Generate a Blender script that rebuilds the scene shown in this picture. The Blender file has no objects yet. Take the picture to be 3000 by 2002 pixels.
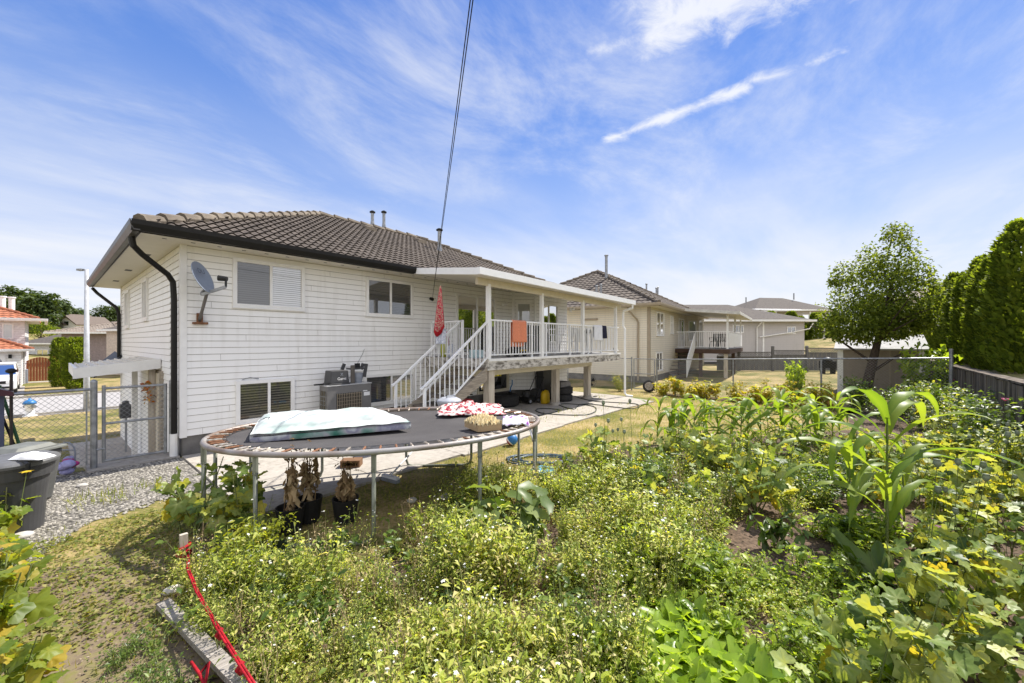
import bpy, math, random
import numpy as np
from mathutils import Vector, Matrix
from math import radians, sin, cos, pi, atan2, sqrt, hypot

scene = bpy.context.scene
COL = scene.collection
R = random.Random(7)
NR = np.random.default_rng(11)

# ------------------------------------------------------------------ camera
CAM_H, FPX, CX, CY = 2.05, 1167.0, 1500.0, 1001.0
YAW = radians(40.5)                      # view direction, measured from the back wall's direction
FW = (cos(YAW), sin(YAW)); RT = (sin(YAW), -cos(YAW))
cd = bpy.data.cameras.new('camera'); cam = bpy.data.objects.new('camera', cd); COL.objects.link(cam)
cam.location = (0, 0, CAM_H); cam.rotation_euler = (radians(90), 0, YAW - radians(90))
cd.sensor_width = 36.0; cd.lens = 36.0 * FPX / 3000.0; cd.clip_start = 0.05; cd.clip_end = 3000
scene.camera = cam
scene.render.resolution_x, scene.render.resolution_y = 1024, 683

# ------------------------------------------------------------------ light
SUN = Vector((0.70, -0.12, 1.0)).normalized()
sl = bpy.data.lights.new('sun', 'SUN'); sl.energy = 5.0; sl.angle = radians(0.53); sl.color = (1.0, 0.95, 0.86)
so = bpy.data.objects.new('sun', sl); COL.objects.link(so); so.rotation_euler = SUN.to_track_quat('Z', 'Y').to_euler()
so.location = (20, -5, 30)
scene.view_settings.view_transform = 'Standard'; scene.view_settings.look = 'None'
scene.view_settings.gamma = 1.0; scene.view_settings.exposure = 0.82
scene.view_settings.use_curve_mapping = False
scene.cycles.max_bounces = 8; scene.cycles.transparent_max_bounces = 12
scene.cycles.use_denoising = True
scene.cycles.sample_clamp_indirect = 6.0

def px_dir(px, py):
    s = (px - CX) / FPX; t = -(py - CY) / FPX
    return Vector((FW[0] + s * RT[0], FW[1] + s * RT[1], t)).normalized()

def make_world():
    w = bpy.data.worlds.new('World'); scene.world = w; w.use_nodes = True
    nt = w.node_tree; nt.nodes.clear()
    N = lambda t: nt.nodes.new(t)
    L = nt.links.new
    out = N('ShaderNodeOutputWorld'); bg = N('ShaderNodeBackground'); bg.inputs[1].default_value = 0.15
    L(bg.outputs[0], out.inputs[0])
    sky = N('ShaderNodeTexSky'); sky.sky_type = 'NISHITA'; sky.sun_disc = False
    sky.sun_elevation = math.asin(SUN.z); sky.sun_rotation = atan2(SUN.x, SUN.y)
    sky.air_density = 1.0; sky.dust_density = 0.0; sky.ozone_density = 3.0
    tc = N('ShaderNodeTexCoord')
    sep = N('ShaderNodeSeparateXYZ'); L(tc.outputs['Generated'], sep.inputs[0])
    def math_(op, a, b=None, c=None):
        n = N('ShaderNodeMath'); n.operation = op
        for i, v in enumerate((a, b, c)):
            if v is None: continue
            if isinstance(v, (int, float)): n.inputs[i].default_value = v
            else: L(v, n.inputs[i])
        return n.outputs[0]
    def sstep(v, a, b):
        n = N('ShaderNodeMapRange'); n.interpolation_type = 'SMOOTHSTEP'
        L(v, n.inputs[0]); n.inputs[1].default_value = a; n.inputs[2].default_value = b
        n.inputs[3].default_value = 0; n.inputs[4].default_value = 1
        return n.outputs[0]
    z = math_('MAXIMUM', sep.outputs[2], 0.0)
    zz = math_('ADD', z, 0.12)
    u = math_('DIVIDE', sep.outputs[0], zz); v = math_('DIVIDE', sep.outputs[1], zz)
    comb = N('ShaderNodeCombineXYZ'); L(u, comb.inputs[0]); L(v, comb.inputs[1])
    def noise(scale, detail, rough, rot=0.0, sc=(1, 1, 1), dist=0.0, off=(0, 0, 0)):
        m = N('ShaderNodeMapping'); L(comb.outputs[0], m.inputs[0])
        m.inputs['Rotation'].default_value = (0, 0, rot); m.inputs['Scale'].default_value = sc
        m.inputs['Location'].default_value = off
        n = N('ShaderNodeTexNoise'); L(m.outputs[0], n.inputs['Vector'])
        n.inputs['Scale'].default_value = scale; n.inputs['Detail'].default_value = detail
        n.inputs['Roughness'].default_value = rough; n.inputs['Distortion'].default_value = dist
        return n.outputs[0]
    # thin cirrus, drawn out along one wind direction
    ci = noise(1.25, 8, 0.66, radians(-58), (0.95, 1.6, 1), 0.35, (3.1, 1.7, 0))
    ci2 = noise(0.55, 3, 0.5, radians(-30), (1, 1.3, 1), 0.2, (1.2, 5.5, 0))
    cir = math_('MULTIPLY', sstep(ci, 0.38, 0.82), sstep(ci2, 0.32, 0.66))
    # the veil that thickens towards the skyline
    veil = math_('SUBTRACT', 1.0, sstep(z, 0.04, 0.52))
    vn = noise(0.8, 5, 0.55, radians(-52), (0.6, 2.0, 1), 0.3, (0.3, 0.2, 0))
    veil = math_('MULTIPLY', veil, math_('MULTIPLY_ADD', sstep(vn, 0.3, 0.7), 0.6, 0.5))
    hor = math_('SUBTRACT', 1.0, sstep(z, 0.0, 0.30))
    # small bright broken clouds: lines of cumulus at fixed places of the cloud layer
    def seg(p, q, wid, soft):
        P = px_dir(*p); Q = px_dir(*q)
        a = (P.x / (P.z + .12), P.y / (P.z + .12)); b = (Q.x / (Q.z + .12), Q.y / (Q.z + .12))
        dx, dy = b[0] - a[0], b[1] - a[1]; ll = dx * dx + dy * dy
        ux = math_('SUBTRACT', u, a[0]); vy = math_('SUBTRACT', v, a[1])
        t = math_('DIVIDE', math_('ADD', math_('MULTIPLY', ux, dx), math_('MULTIPLY', vy, dy)), ll)
        t = math_('MINIMUM', math_('MAXIMUM', t, 0.0), 1.0)
        ex = math_('SUBTRACT', ux, math_('MULTIPLY', t, dx)); ey = math_('SUBTRACT', vy, math_('MULTIPLY', t, dy))
        dist = math_('SQRT', math_('ADD', math_('MULTIPLY', ex, ex), math_('MULTIPLY', ey, ey)))
        return math_('DIVIDE', math_('SUBTRACT', wid, dist), soft)
    cn = noise(9.0, 8, 0.66, 0, (1, 1, 1), 0.5, (4, 2, 0))
    def broken(s, th):
        k = math_('ADD', s, math_('MULTIPLY', math_('SUBTRACT', cn, 0.5), 4.2))
        return math_('MULTIPLY', sstep(k, th, th + 2.0), 0.92)
    c1 = math_('MAXIMUM', broken(seg((1760, 150), (2010, 70), 0.05, 0.05), 0.0), broken(seg((1960, 60), (2560, -160), 0.13, 0.07), -0.2))
    c2 = broken(seg((1790, 405), (2180, 260), 0.036, 0.028), -0.4)
    c3 = math_('MAXIMUM', broken(seg((2215, 232), (2310, 215), 0.034, 0.03), -0.3), broken(seg((2360, 190), (2470, 155), 0.020, 0.028), 0.1))
    cum = math_('MAXIMUM', math_('MAXIMUM', c1, c2), c3)
    def mix(f, a, b):
        m = N('ShaderNodeMix'); m.data_type = 'RGBA'
        if isinstance(f, float): m.inputs[0].default_value = f
        else: L(f, m.inputs[0])
        for i, x in ((6, a), (7, b)):
            if isinstance(x, tuple): m.inputs[i].default_value = x
            else: L(x, m.inputs[i])
        return m.outputs[2]
    tint = N('ShaderNodeMix'); tint.data_type = 'RGBA'; tint.blend_type = 'MULTIPLY'; tint.inputs[0].default_value = 1
    L(sky.outputs[0], tint.inputs[6]); tint.inputs[7].default_value = SKY_TINT
    c = tint.outputs[2]
    gr = mix(sstep(z, 0.10, 0.75), (0.80, 1.52, 3.2, 1), (0.36, 0.92, 2.8, 1))
    c = mix(0.72, c, gr)
    c = mix(math_('MULTIPLY', hor, 0.62), c, CLOUD_A)
    c = mix(math_('MULTIPLY', veil, 0.92), c, CLOUD_A)
    c = mix(math_('MULTIPLY', cir, 0.75), c, CLOUD_A)
    c = mix(math_('MULTIPLY', cum, 0.95), c, CLOUD_B)
    # unseen bank of bright cloud behind the viewer, added to fill the shaded wall
    back = math_('MULTIPLY_ADD', sep.outputs[0], -FW[0], math_('MULTIPLY', sep.outputs[1], -FW[1]))
    bank = math_('MULTIPLY', sstep(back, 0.05, 0.45), math_('MULTIPLY_ADD', sstep(ci2, 0.3, 0.6), 0.4, 0.6))
    c = mix(bank, c, CLOUD_FILL)
    L(c, bg.inputs[0])
SKY_TINT = (0.7, 0.7, 0.85, 1)
CLOUD_A = (3.5, 3.58, 3.75, 1)
CLOUD_B = (3.7, 3.75, 3.9, 1)
CLOUD_FILL = (5.5, 5.5, 5.7, 1)
make_world()

# ------------------------------------------------------------------ helpers
def G(px, py, z=0.0):
    d = (CAM_H - z) * FPX / (py - CY); s = (px - CX) / FPX
    return (d * (FW[0] + s * RT[0]), d * (FW[1] + s * RT[1]))
def AT(px, d):
    s = (px - CX) / FPX
    return (d * (FW[0] + s * RT[0]), d * (FW[1] + s * RT[1]))
def ZP(py, d):
    return CAM_H - (py - CY) * d / FPX

class Fr:
    """a wall's own frame: a along it, b out of it, z up"""
    def __init__(s, o, ang=0.0, nang=None):
        s.o = o; s.u = (cos(ang), sin(ang)); na = ang - pi / 2 if nang is None else nang; s.n = (cos(na), sin(na))
    def p(s, a, b, z):
        return (s.o[0] + s.u[0] * a + s.n[0] * b, s.o[1] + s.u[1] * a + s.n[1] * b, z + (s.o[2] if len(s.o) > 2 else 0))
    def sub(s, a, b, ang=0.0, z=0.0):
        q = s.p(a, b, z); base = atan2(s.u[1], s.u[0]); return Fr(q, base + ang)
WF = Fr((0, 0, 0), 0.0, pi / 2)          # the world's own axes

def root_loc(o):
    l = Vector((0, 0, 0))
    while o is not None: l = l + o.location; o = o.parent
    return l

class MB:
    def __init__(s): s.v = []; s.f = []; s.m = []; s.cur = 0
    def mat(s, i): s.cur = i; return s
    def face(s, pts):
        n = len(s.v); s.v += [tuple(p) for p in pts]; s.f.append(tuple(range(n, n + len(pts)))); s.m.append(s.cur); return s
    def hexa(s, c):                       # 4 bottom + 4 top corners, same winding
        n = len(s.v); s.v += [tuple(p) for p in c]
        for q in ((0, 3, 2, 1), (4, 5, 6, 7), (0, 1, 5, 4), (1, 2, 6, 5), (2, 3, 7, 6), (3, 0, 4, 7)):
            s.f.append(tuple(n + i for i in q)); s.m.append(s.cur)
        return s
    def box(s, x0, x1, y0, y1, z0, z1, fr=WF):
        P = fr.p
        return s.hexa([P(x0, y0, z0), P(x1, y0, z0), P(x1, y1, z0), P(x0, y1, z0), P(x0, y0, z1), P(x1, y0, z1), P(x1, y1, z1), P(x0, y1, z1)])
    def beam(s, p, q, w, h, up=(0, 0, 1)):
        p = Vector(p); q = Vector(q); d = (q - p).normalized(); u = Vector(up)
        if abs(d.dot(u)) > 0.99: u = Vector((0, 1, 0))
        r = d.cross(u).normalized(); t = r.cross(d).normalized(); r *= w / 2; t *= h / 2
        return s.hexa([p - r - t, p + r - t, q + r - t, q - r - t, p - r + t, p + r + t, q + r + t, q - r + t])
    def tube(s, pts, r, n=8, cap=True):
        pts = [Vector(p) for p in pts]; rr = r if isinstance(r, (list, tuple)) else [r] * len(pts)
        rings = []; ref = None
        for i, p in enumerate(pts):
            d = (pts[min(i + 1, len(pts) - 1)] - pts[max(i - 1, 0)]).normalized()
            if ref is None:
                ref = Vector((0, 0, 1)) if abs(d.z) < 0.9 else Vector((1, 0, 0))
            a = d.cross(ref).normalized(); b = a.cross(d).normalized(); ref = b
            n0 = len(s.v)
            for k in range(n):
                t = 2 * pi * k / n; s.v.append(tuple(p + a * (cos(t) * rr[i]) + b * (sin(t) * rr[i])))
            rings.append(n0)
        for i in range(len(rings) - 1):
            for k in range(n):
                a0, b0 = rings[i], rings[i + 1]; k2 = (k + 1) % n
                s.f.append((a0 + k, a0 + k2, b0 + k2, b0 + k)); s.m.append(s.cur)
        if cap:
            s.f.append(tuple(rings[0] + k for k in range(n))[::-1]); s.m.append(s.cur)
            s.f.append(tuple(rings[-1] + k for k in range(n))); s.m.append(s.cur)
        return s
    def lathe(s, prof, c=(0, 0, 0), n=16, sx=1.0, sy=1.0, M=None):
        rings = []
        for r, z in prof:
            n0 = len(s.v)
            for k in range(n):
                t = 2 * pi * k / n; p = Vector((r * cos(t) * sx, r * sin(t) * sy, z))
                if M is not None: p = M @ p
                s.v.append((p.x + c[0], p.y + c[1], p.z + c[2]))
            rings.append(n0)
        for i in range(len(rings) - 1):
            for k in range(n):
                k2 = (k + 1) % n; s.f.append((rings[i] + k, rings[i] + k2, rings[i + 1] + k2, rings[i + 1] + k)); s.m.append(s.cur)
        s.f.append(tuple(rings[0] + k for k in range(n))[::-1]); s.m.append(s.cur)
        s.f.append(tuple(rings[-1] + k for k in range(n))); s.m.append(s.cur)
        return s
    def ball(s, c, r, n=10, m=6, sx=1, sy=1, sz=1):
        return s.lathe([(r * sin(pi * i / m) + 1e-4, -r * cos(pi * i / m) * sz) for i in range(m + 1)], c, n, sx, sy)
    def prism(s, pts, fr, z0=None, axis='b', b0=0, b1=0.05):
        """outline in a wall's frame (a, z) pushed from b0 to b1"""
        n = len(pts); n0 = len(s.v)
        s.v += [fr.p(a, b0, z) for a, z in pts] + [fr.p(a, b1, z) for a, z in pts]
        s.f.append(tuple(n0 + i for i in range(n))); s.f.append(tuple(n0 + n + i for i in range(n))[::-1]); s.m += [s.cur] * 2
        for i in range(n):
            j = (i + 1) % n; s.f.append((n0 + i, n0 + n + i, n0 + n + j, n0 + j)); s.m.append(s.cur)
        return s
    def slab(s, pts, z0, z1):
        n = len(pts); n0 = len(s.v)
        s.v += [(x, y, z0) for x, y in pts] + [(x, y, z1) for x, y in pts]
        s.f.append(tuple(n0 + i for i in range(n))[::-1]); s.f.append(tuple(n0 + n + i for i in range(n))); s.m += [s.cur] * 2
        for i in range(n):
            j = (i + 1) % n; s.f.append((n0 + i, n0 + j, n0 + n + j, n0 + n + i)); s.m.append(s.cur)
        return s
    def grid(s, nx, ny, fn):
        n0 = len(s.v)
        for j in range(ny + 1):
            for i in range(nx + 1): s.v.append(tuple(fn(i / nx, j / ny)))
        for j in range(ny):
            for i in range(nx):
                a = n0 + j * (nx + 1) + i; s.f.append((a, a + 1, a + nx + 2, a + nx + 1)); s.m.append(s.cur)
        return s
    def build(s, name, mats, parent=None, smooth=False, bevel=0.0):
        me = bpy.data.meshes.new(name)
        l = root_loc(parent) if parent is not None else Vector((0, 0, 0))
        me.from_pydata([(x - l.x, y - l.y, z - l.z) for x, y, z in s.v], [], s.f)
        mats = mats if isinstance(mats, (list, tuple)) else [mats]
        for m in mats: me.materials.append(m)
        if len(mats) > 1: me.polygons.foreach_set('material_index', s.m)
        if smooth: me.polygons.foreach_set('use_smooth', [True] * len(s.f))
        me.update()
        o = bpy.data.objects.new(name, me); COL.objects.link(o)
        if parent is not None: o.parent = parent
        if bevel > 0:
            b = o.modifiers.new('bevel', 'BEVEL'); b.width = bevel; b.segments = 2; b.limit_method = 'ANGLE'; b.angle_limit = radians(40)
        return o

def tag(o, label, cat, group=None, kind=None):
    if label: o['label'] = label
    if cat: o['category'] = cat
    if group: o['group'] = group
    if kind: o['kind'] = kind
    return o
def thing(name, label, cat, loc=(0, 0, 0), group=None, rz=0.0):
    o = bpy.data.objects.new(name, None); COL.objects.link(o); o.location = loc if len(loc) == 3 else (loc[0], loc[1], 0)
    o.rotation_euler = (0, 0, rz); o.empty_display_size = 0.2
    return tag(o, label, cat, group)
def structure(o): o['kind'] = 'structure'; return o
CHILD = {}
def copy_tree(o, loc=None, rz=None, sc=None, label=None, parent=None):
    c = o.copy(); COL.objects.link(c)
    if parent is not None: c.parent = parent
    if loc is not None: c.location = loc if len(loc) == 3 else (loc[0], loc[1], 0)
    if rz is not None: c.rotation_euler = (0, 0, rz)
    if sc is not None: c.scale = sc if isinstance(sc, tuple) else (sc, sc, sc)
    if label: c['label'] = label
    for ch in list(o.children): copy_tree(ch, parent=c)
    return c

# ------------------------------------------------------------------ materials
def nodes(name):
    m = bpy.data.materials.new(name); m.use_nodes = True; nt = m.node_tree
    return m, nt, nt.nodes['Principled BSDF'], nt.nodes.new, nt.links.new
def setp(b, **k):
    for n, v in k.items(): b.inputs[n.replace('_', ' ')].default_value = v
def mat(name, col, rough=0.6, spec=0.3, metal=0.0, var=0.12, scale=6.0, bump=0.0, bscale=40.0, col2=None, stretch=(1, 1, 1), fac=(0.35, 0.65), detail=4):
    """a plain surface with soft uneven colour and fine relief"""
    m, nt, b, N, L = nodes(name)
    c = (*col, 1); c2 = (*col2, 1) if col2 else tuple(x * (1 - 2 * var) for x in col) + (1,)
    tc = N('ShaderNodeTexCoord'); mp = N('ShaderNodeMapping'); L(tc.outputs['Object'], mp.inputs[0]); mp.inputs['Scale'].default_value = stretch
    nz = N('ShaderNodeTexNoise'); L(mp.outputs[0], nz.inputs['Vector']); nz.inputs['Scale'].default_value = scale; nz.inputs['Detail'].default_value = detail; nz.inputs['Roughness'].default_value = 0.6
    cr = N('ShaderNodeValToRGB'); L(nz.outputs[0], cr.inputs[0])
    cr.color_ramp.elements[0].position = fac[0]; cr.color_ramp.elements[0].color = c2
    cr.color_ramp.elements[1].position = fac[1]; cr.color_ramp.elements[1].color = c
    L(cr.outputs[0], b.inputs['Base Color']); setp(b, Roughness=rough, Metallic=metal); b.inputs['Specular IOR Level'].default_value = spec
    if bump > 0:
        n2 = N('ShaderNodeTexNoise'); L(mp.outputs[0], n2.inputs['Vector']); n2.inputs['Scale'].default_value = bscale; n2.inputs['Detail'].default_value = 3
        bp = N('ShaderNodeBump'); bp.inputs['Strength'].default_value = bump; bp.inputs['Distance'].default_value = 0.02
        L(n2.outputs[0], bp.inputs['Height']); L(bp.outputs[0], b.inputs['Normal'])
    return m
def leafmat(name, cols, trans=0.4, rough=0.5, tcol=None, spec=0.35):
    """leaf: colour picked by each leaf's own 'tint', thin enough to let light through"""
    m, nt, b, N, L = nodes(name)
    at = N('ShaderNodeAttribute'); at.attribute_name = 'tint'
    cr = N('ShaderNodeValToRGB'); L(at.outputs['Fac'], cr.inputs[0]); e = cr.color_ramp.elements
    while len(e) < len(cols): e.new(0.5)
    for i, c in enumerate(cols): e[i].position = i / (len(cols) - 1); e[i].color = (*c, 1)
    L(cr.outputs[0], b.inputs['Base Color']); setp(b, Roughness=rough); b.inputs['Specular IOR Level'].default_value = spec
    tr = N('ShaderNodeBsdfTranslucent'); hs = N('ShaderNodeMix'); hs.data_type = 'RGBA'; hs.blend_type = 'MULTIPLY'; hs.inputs[0].default_value = 1
    L(cr.outputs[0], hs.inputs[6]); hs.inputs[7].default_value = (*(tcol or (2.5, 2.35, 0.8)), 1); L(hs.outputs[2], tr.inputs[0])
    mx = N('ShaderNodeMixShader'); mx.inputs[0].default_value = trans
    L(b.outputs[0], mx.inputs[1]); L(tr.outputs[0], mx.inputs[2])
    L(mx.outputs[0], nt.nodes['Material Output'].inputs[0])
    return m
def glassmat(name, dark, light, pitch=0.0, refl=0.16, duty=0.5, tone=None):
    """window pane: what hangs behind it (slat blinds) under a mirror-like surface"""
    m, nt, b, N, L = nodes(name)
    tc = N('ShaderNodeTexCoord'); sp = N('ShaderNodeSeparateXYZ'); L(tc.outputs['Object'], sp.inputs[0])
    if pitch > 0:
        d = N('ShaderNodeMath'); d.operation = 'DIVIDE'; L(sp.outputs[2], d.inputs[0]); d.inputs[1].default_value = pitch
        f = N('ShaderNodeMath'); f.operation = 'FRACT'; L(d.outputs[0], f.inputs[0])
        cr = N('ShaderNodeValToRGB'); L(f.outputs[0], cr.inputs[0]); e = cr.color_ramp.elements
        e[0].position = 0; e[0].color = (*light, 1); e[1].position = duty; e[1].color = (*[x * 0.8 for x in light], 1)
        x = e.new(min(duty + 0.12, 0.99)); x.color = (*dark, 1); L(cr.outputs[0], b.inputs['Base Color'])
    else:
        nz = N('ShaderNodeTexNoise'); L(tc.outputs['Object'], nz.inputs['Vector']); nz.inputs['Scale'].default_value = 1.4
        cr = N('ShaderNodeValToRGB'); L(nz.outputs[0], cr.inputs[0]); e = cr.color_ramp.elements
        e[0].position = 0.35; e[0].color = (*dark, 1); e[1].position = 0.65; e[1].color = (*light, 1); L(cr.outputs[0], b.inputs['Base Color'])
    setp(b, Roughness=0.7)
    gl = N('ShaderNodeBsdfGlossy'); gl.inputs['Roughness'].default_value = 0.02
    fr = N('ShaderNodeFresnel'); fr.inputs[0].default_value = 1.6
    ad = N('ShaderNodeMath'); ad.operation = 'ADD'; L(fr.outputs[0], ad.inputs[0]); ad.inputs[1].default_value = refl
    mx = N('ShaderNodeMixShader'); L(ad.outputs[0], mx.inputs[0]); L(b.outputs[0], mx.inputs[1]); L(gl.outputs[0], mx.inputs[2])
    L(mx.outputs[0], nt.nodes['Material Output'].inputs[0])
    return m
def siding_mat(name, col, dirt):
    m, nt, b, N, L = nodes(name)
    tc = N('ShaderNodeTexCoord')
    n1 = N('ShaderNodeTexNoise'); L(tc.outputs['Object'], n1.inputs['Vector']); n1.inputs['Scale'].default_value = 0.7; n1.inputs['Detail'].default_value = 6; n1.inputs['Roughness'].default_value = .65
    mp = N('ShaderNodeMapping'); L(tc.outputs['Object'], mp.inputs[0]); mp.inputs['Scale'].default_value = (9, 9, 0.5)
    n2 = N('ShaderNodeTexNoise'); L(mp.outputs[0], n2.inputs['Vector']); n2.inputs['Scale'].default_value = 1.0; n2.inputs['Detail'].default_value = 3
    ml = N('ShaderNodeMath'); ml.operation = 'MULTIPLY'; L(n1.outputs[0], ml.inputs[0]); L(n2.outputs[0], ml.inputs[1])
    cr = N('ShaderNodeValToRGB'); L(ml.outputs[0], cr.inputs[0]); e = cr.color_ramp.elements
    e[0].position = 0.02; e[0].color = (*dirt, 1); e[1].position = 0.24; e[1].color = (*col, 1)
    L(cr.outputs[0], b.inputs['Base Color']); setp(b, Roughness=0.45); b.inputs['Specular IOR Level'].default_value = 0.35
    return m
def groundmat(name, cols, scale, fine, bump=0.6, pos=None, big=0.5):
    m, nt, b, N, L = nodes(name)
    tc = N('ShaderNodeTexCoord')
    n1 = N('ShaderNodeTexNoise'); L(tc.outputs['Object'], n1.inputs['Vector']); n1.inputs['Scale'].default_value = scale; n1.inputs['Detail'].default_value = 8; n1.inputs['Roughness'].default_value = .7
    n2 = N('ShaderNodeTexNoise'); L(tc.outputs['Object'], n2.inputs['Vector']); n2.inputs['Scale'].default_value = fine; n2.inputs['Detail'].default_value = 4
    mx = N('ShaderNodeMath'); mx.operation = 'MULTIPLY_ADD'; L(n2.outputs[0], mx.inputs[0]); mx.inputs[1].default_value = 1 - big
    ml = N('ShaderNodeMath'); ml.operation = 'MULTIPLY'; L(n1.outputs[0], ml.inputs[0]); ml.inputs[1].default_value = big; L(ml.outputs[0], mx.inputs[2])
    cr = N('ShaderNodeValToRGB'); L(mx.outputs[0], cr.inputs[0]); e = cr.color_ramp.elements
    while len(e) < len(cols): e.new(0.5)
    pos = pos or [0.35 + 0.3 * i / (len(cols) - 1) for i in range(len(cols))]
    for i, c in enumerate(cols): e[i].position = pos[i]; e[i].color = (*c, 1)
    L(cr.outputs[0], b.inputs['Base Color']); setp(b, Roughness=0.9); b.inputs['Specular IOR Level'].default_value = 0.15
    bp = N('ShaderNodeBump'); bp.inputs['Strength'].default_value = bump; bp.inputs['Distance'].default_value = 0.03
    L(mx.outputs[0], bp.inputs['Height']); L(bp.outputs[0], b.inputs['Normal'])
    return m

m_siding = siding_mat('vinyl siding', (0.83, 0.82, 0.80), (0.69, 0.67, 0.63))
m_siding2 = siding_mat('cream siding', (0.70, 0.64, 0.52), (0.60, 0.53, 0.42))
m_siding3 = siding_mat('grey siding', (0.46, 0.43, 0.42), (0.38, 0.36, 0.35))
m_jointshade = mat('painted lap shadow and seam', (0.48, 0.46, 0.44), 0.8)  # painted shadow line under each siding lap; also colours the vertical seams
m_tileshade = mat('painted shade of tile end', (0.035, 0.028, 0.024), 0.95)  # shade inside the tile ends, painted on closed riser faces
m_trim = mat('white trim', (0.80, 0.79, 0.77), 0.4, var=0.04)
m_cream = mat('cream trim', (0.66, 0.60, 0.48), 0.5, var=0.05)
m_tan = mat('tan metal', (0.36, 0.30, 0.22), 0.5, var=0.06)
m_soffit = mat('soffit', (0.66, 0.62, 0.54), 0.5, var=0.03)
m_black = mat('black metal', (0.012, 0.011, 0.010), 0.5, 0.25, var=0.1)
m_darkgutter = mat('dark weathered gutter', (0.07, 0.065, 0.06), 0.4, 0.4, var=0.25, scale=3)
m_tile = mat('concrete roof tile', (0.165, 0.138, 0.115), 0.85, 0.15, scale=3, col2=(0.065, 0.055, 0.048), bump=0.3, detail=6, fac=(0.25, 0.7))
m_tile2 = mat('hip tile', (0.22, 0.185, 0.145), 0.85, 0.15, scale=3, col2=(0.12, 0.10, 0.08), bump=0.3, detail=6)
m_redtile = mat('terracotta tile', (0.40, 0.15, 0.08), 0.8, 0.2, scale=4, col2=(0.28, 0.11, 0.065))
m_shingle = mat('grey shingle', (0.13, 0.115, 0.10), 0.9, 0.1, scale=5, col2=(0.09, 0.08, 0.075), bump=0.4)
m_concrete = groundmat('concrete', [(0.25, 0.225, 0.195), (0.36, 0.33, 0.29), (0.41, 0.38, 0.335)], 0.8, 14, 0.25)
m_found = mat('foundation concrete', (0.20, 0.19, 0.18), 0.9, 0.1, scale=2.5, col2=(0.12, 0.115, 0.11), bump=0.3)
m_galv = mat('galvanised steel', (0.34, 0.35, 0.36), 0.45, 0.4, 0.55, var=0.2, scale=9)
m_wire = mat('galvanised wire', (0.30, 0.31, 0.32), 0.5, 0.4, 0.4, var=0.1)
m_white = mat('white painted steel', (0.82, 0.82, 0.82), 0.35, var=0.03)
m_wood = mat('weathered wood', (0.40, 0.35, 0.28), 0.85, 0.1, scale=5, col2=(0.20, 0.17, 0.14), stretch=(0.6, 6, 6), bump=0.3)
m_woodpost = mat('painted post wood', (0.52, 0.47, 0.39), 0.75, 0.15, scale=4, col2=(0.36, 0.31, 0.25), stretch=(6, 6, 0.7))
m_peel = mat('peeling painted fascia', (0.55, 0.52, 0.47), 0.8, 0.1, scale=9, col2=(0.15, 0.135, 0.115), detail=9, fac=(0.36, 0.56), stretch=(0.6, 1, 1.4))
m_tread = mat('worn stair wood', (0.17, 0.145, 0.12), 0.85, 0.1, scale=6, col2=(0.09, 0.075, 0.065), stretch=(1, 6, 6))
m_deckfloor = mat('vinyl deck membrane', (0.36, 0.36, 0.37), 0.6, var=0.1)
m_rubber = mat('tyre rubber', (0.045, 0.043, 0.042), 0.75, 0.2, var=0.2, scale=12, bump=0.2)
m_blackpl = mat('black plastic', (0.018, 0.018, 0.019), 0.5, 0.3, var=0.2)
m_greypl = mat('dark grey plastic', (0.060, 0.060, 0.063), 0.45, 0.35, var=0.12, scale=3)
m_midpl = mat('grey plastic', (0.26, 0.28, 0.32), 0.45, 0.3, var=0.08)
m_whitepl = mat('white plastic', (0.80, 0.80, 0.80), 0.45, var=0.05)
m_mat = mat('trampoline mat', (0.075, 0.070, 0.069), 0.75, 0.2, scale=2.0, col2=(0.058, 0.054, 0.054), bump=0.15, bscale=160)
m_rust = mat('rusting galvanised tube', (0.31, 0.30, 0.29), 0.5, 0.4, 0.3, scale=1.6, col2=(0.17, 0.11, 0.075), detail=9, fac=(0.34, 0.60))
m_rustdark = mat('rusty spring', (0.26, 0.13, 0.07), 0.75, 0.2, scale=25, col2=(0.13, 0.06, 0.035))
m_steel = mat('spring steel', (0.55, 0.53, 0.48), 0.4, 0.5, 0.5, scale=25, col2=(0.25, 0.17, 0.11))
m_legs = mat('faded green-grey tube', (0.23, 0.24, 0.20), 0.5, 0.4, 0.3, scale=6, col2=(0.14, 0.15, 0.12))
m_card = mat('cardboard', (0.42, 0.30, 0.17), 0.85, 0.1, var=0.08)
m_paper = mat('crumpled paper', (0.72, 0.60, 0.36), 0.85, 0.1, var=0.12, scale=20)
m_red = mat('red webbing', (0.42, 0.012, 0.022), 0.7, 0.2, var=0.25, scale=30)
m_plank = mat('grey plank', (0.36, 0.33, 0.30), 0.85, 0.1, scale=7, col2=(0.19, 0.17, 0.15), stretch=(0.5, 7, 7), bump=0.3, detail=6)
m_cedarwood = mat('stained cedar boards', (0.24, 0.075, 0.028), 0.7, 0.2, scale=8, col2=(0.15, 0.045, 0.018), stretch=(6, 6, 0.5))
m_greyfence = mat('grey fence boards', (0.19, 0.185, 0.18), 0.9, 0.1, scale=6, col2=(0.12, 0.115, 0.11), stretch=(5, 5, 0.5))
m_retwall = mat('stained retaining wall', (0.22, 0.185, 0.15), 0.9, 0.1, scale=2.2, col2=(0.05, 0.042, 0.035), stretch=(3, 3, 0.35), bump=0.4, detail=7)
m_bark = mat('bark', (0.10, 0.075, 0.055), 0.95, 0.1, scale=14, col2=(0.05, 0.037, 0.028), stretch=(3, 3, 0.6), bump=0.8)
m_orange = mat('salmon towel', (0.72, 0.26, 0.15), 0.95, 0.05, var=0.08, scale=30)
m_navy = mat('navy cloth', (0.035, 0.035, 0.06), 0.95, 0.05)
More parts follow.
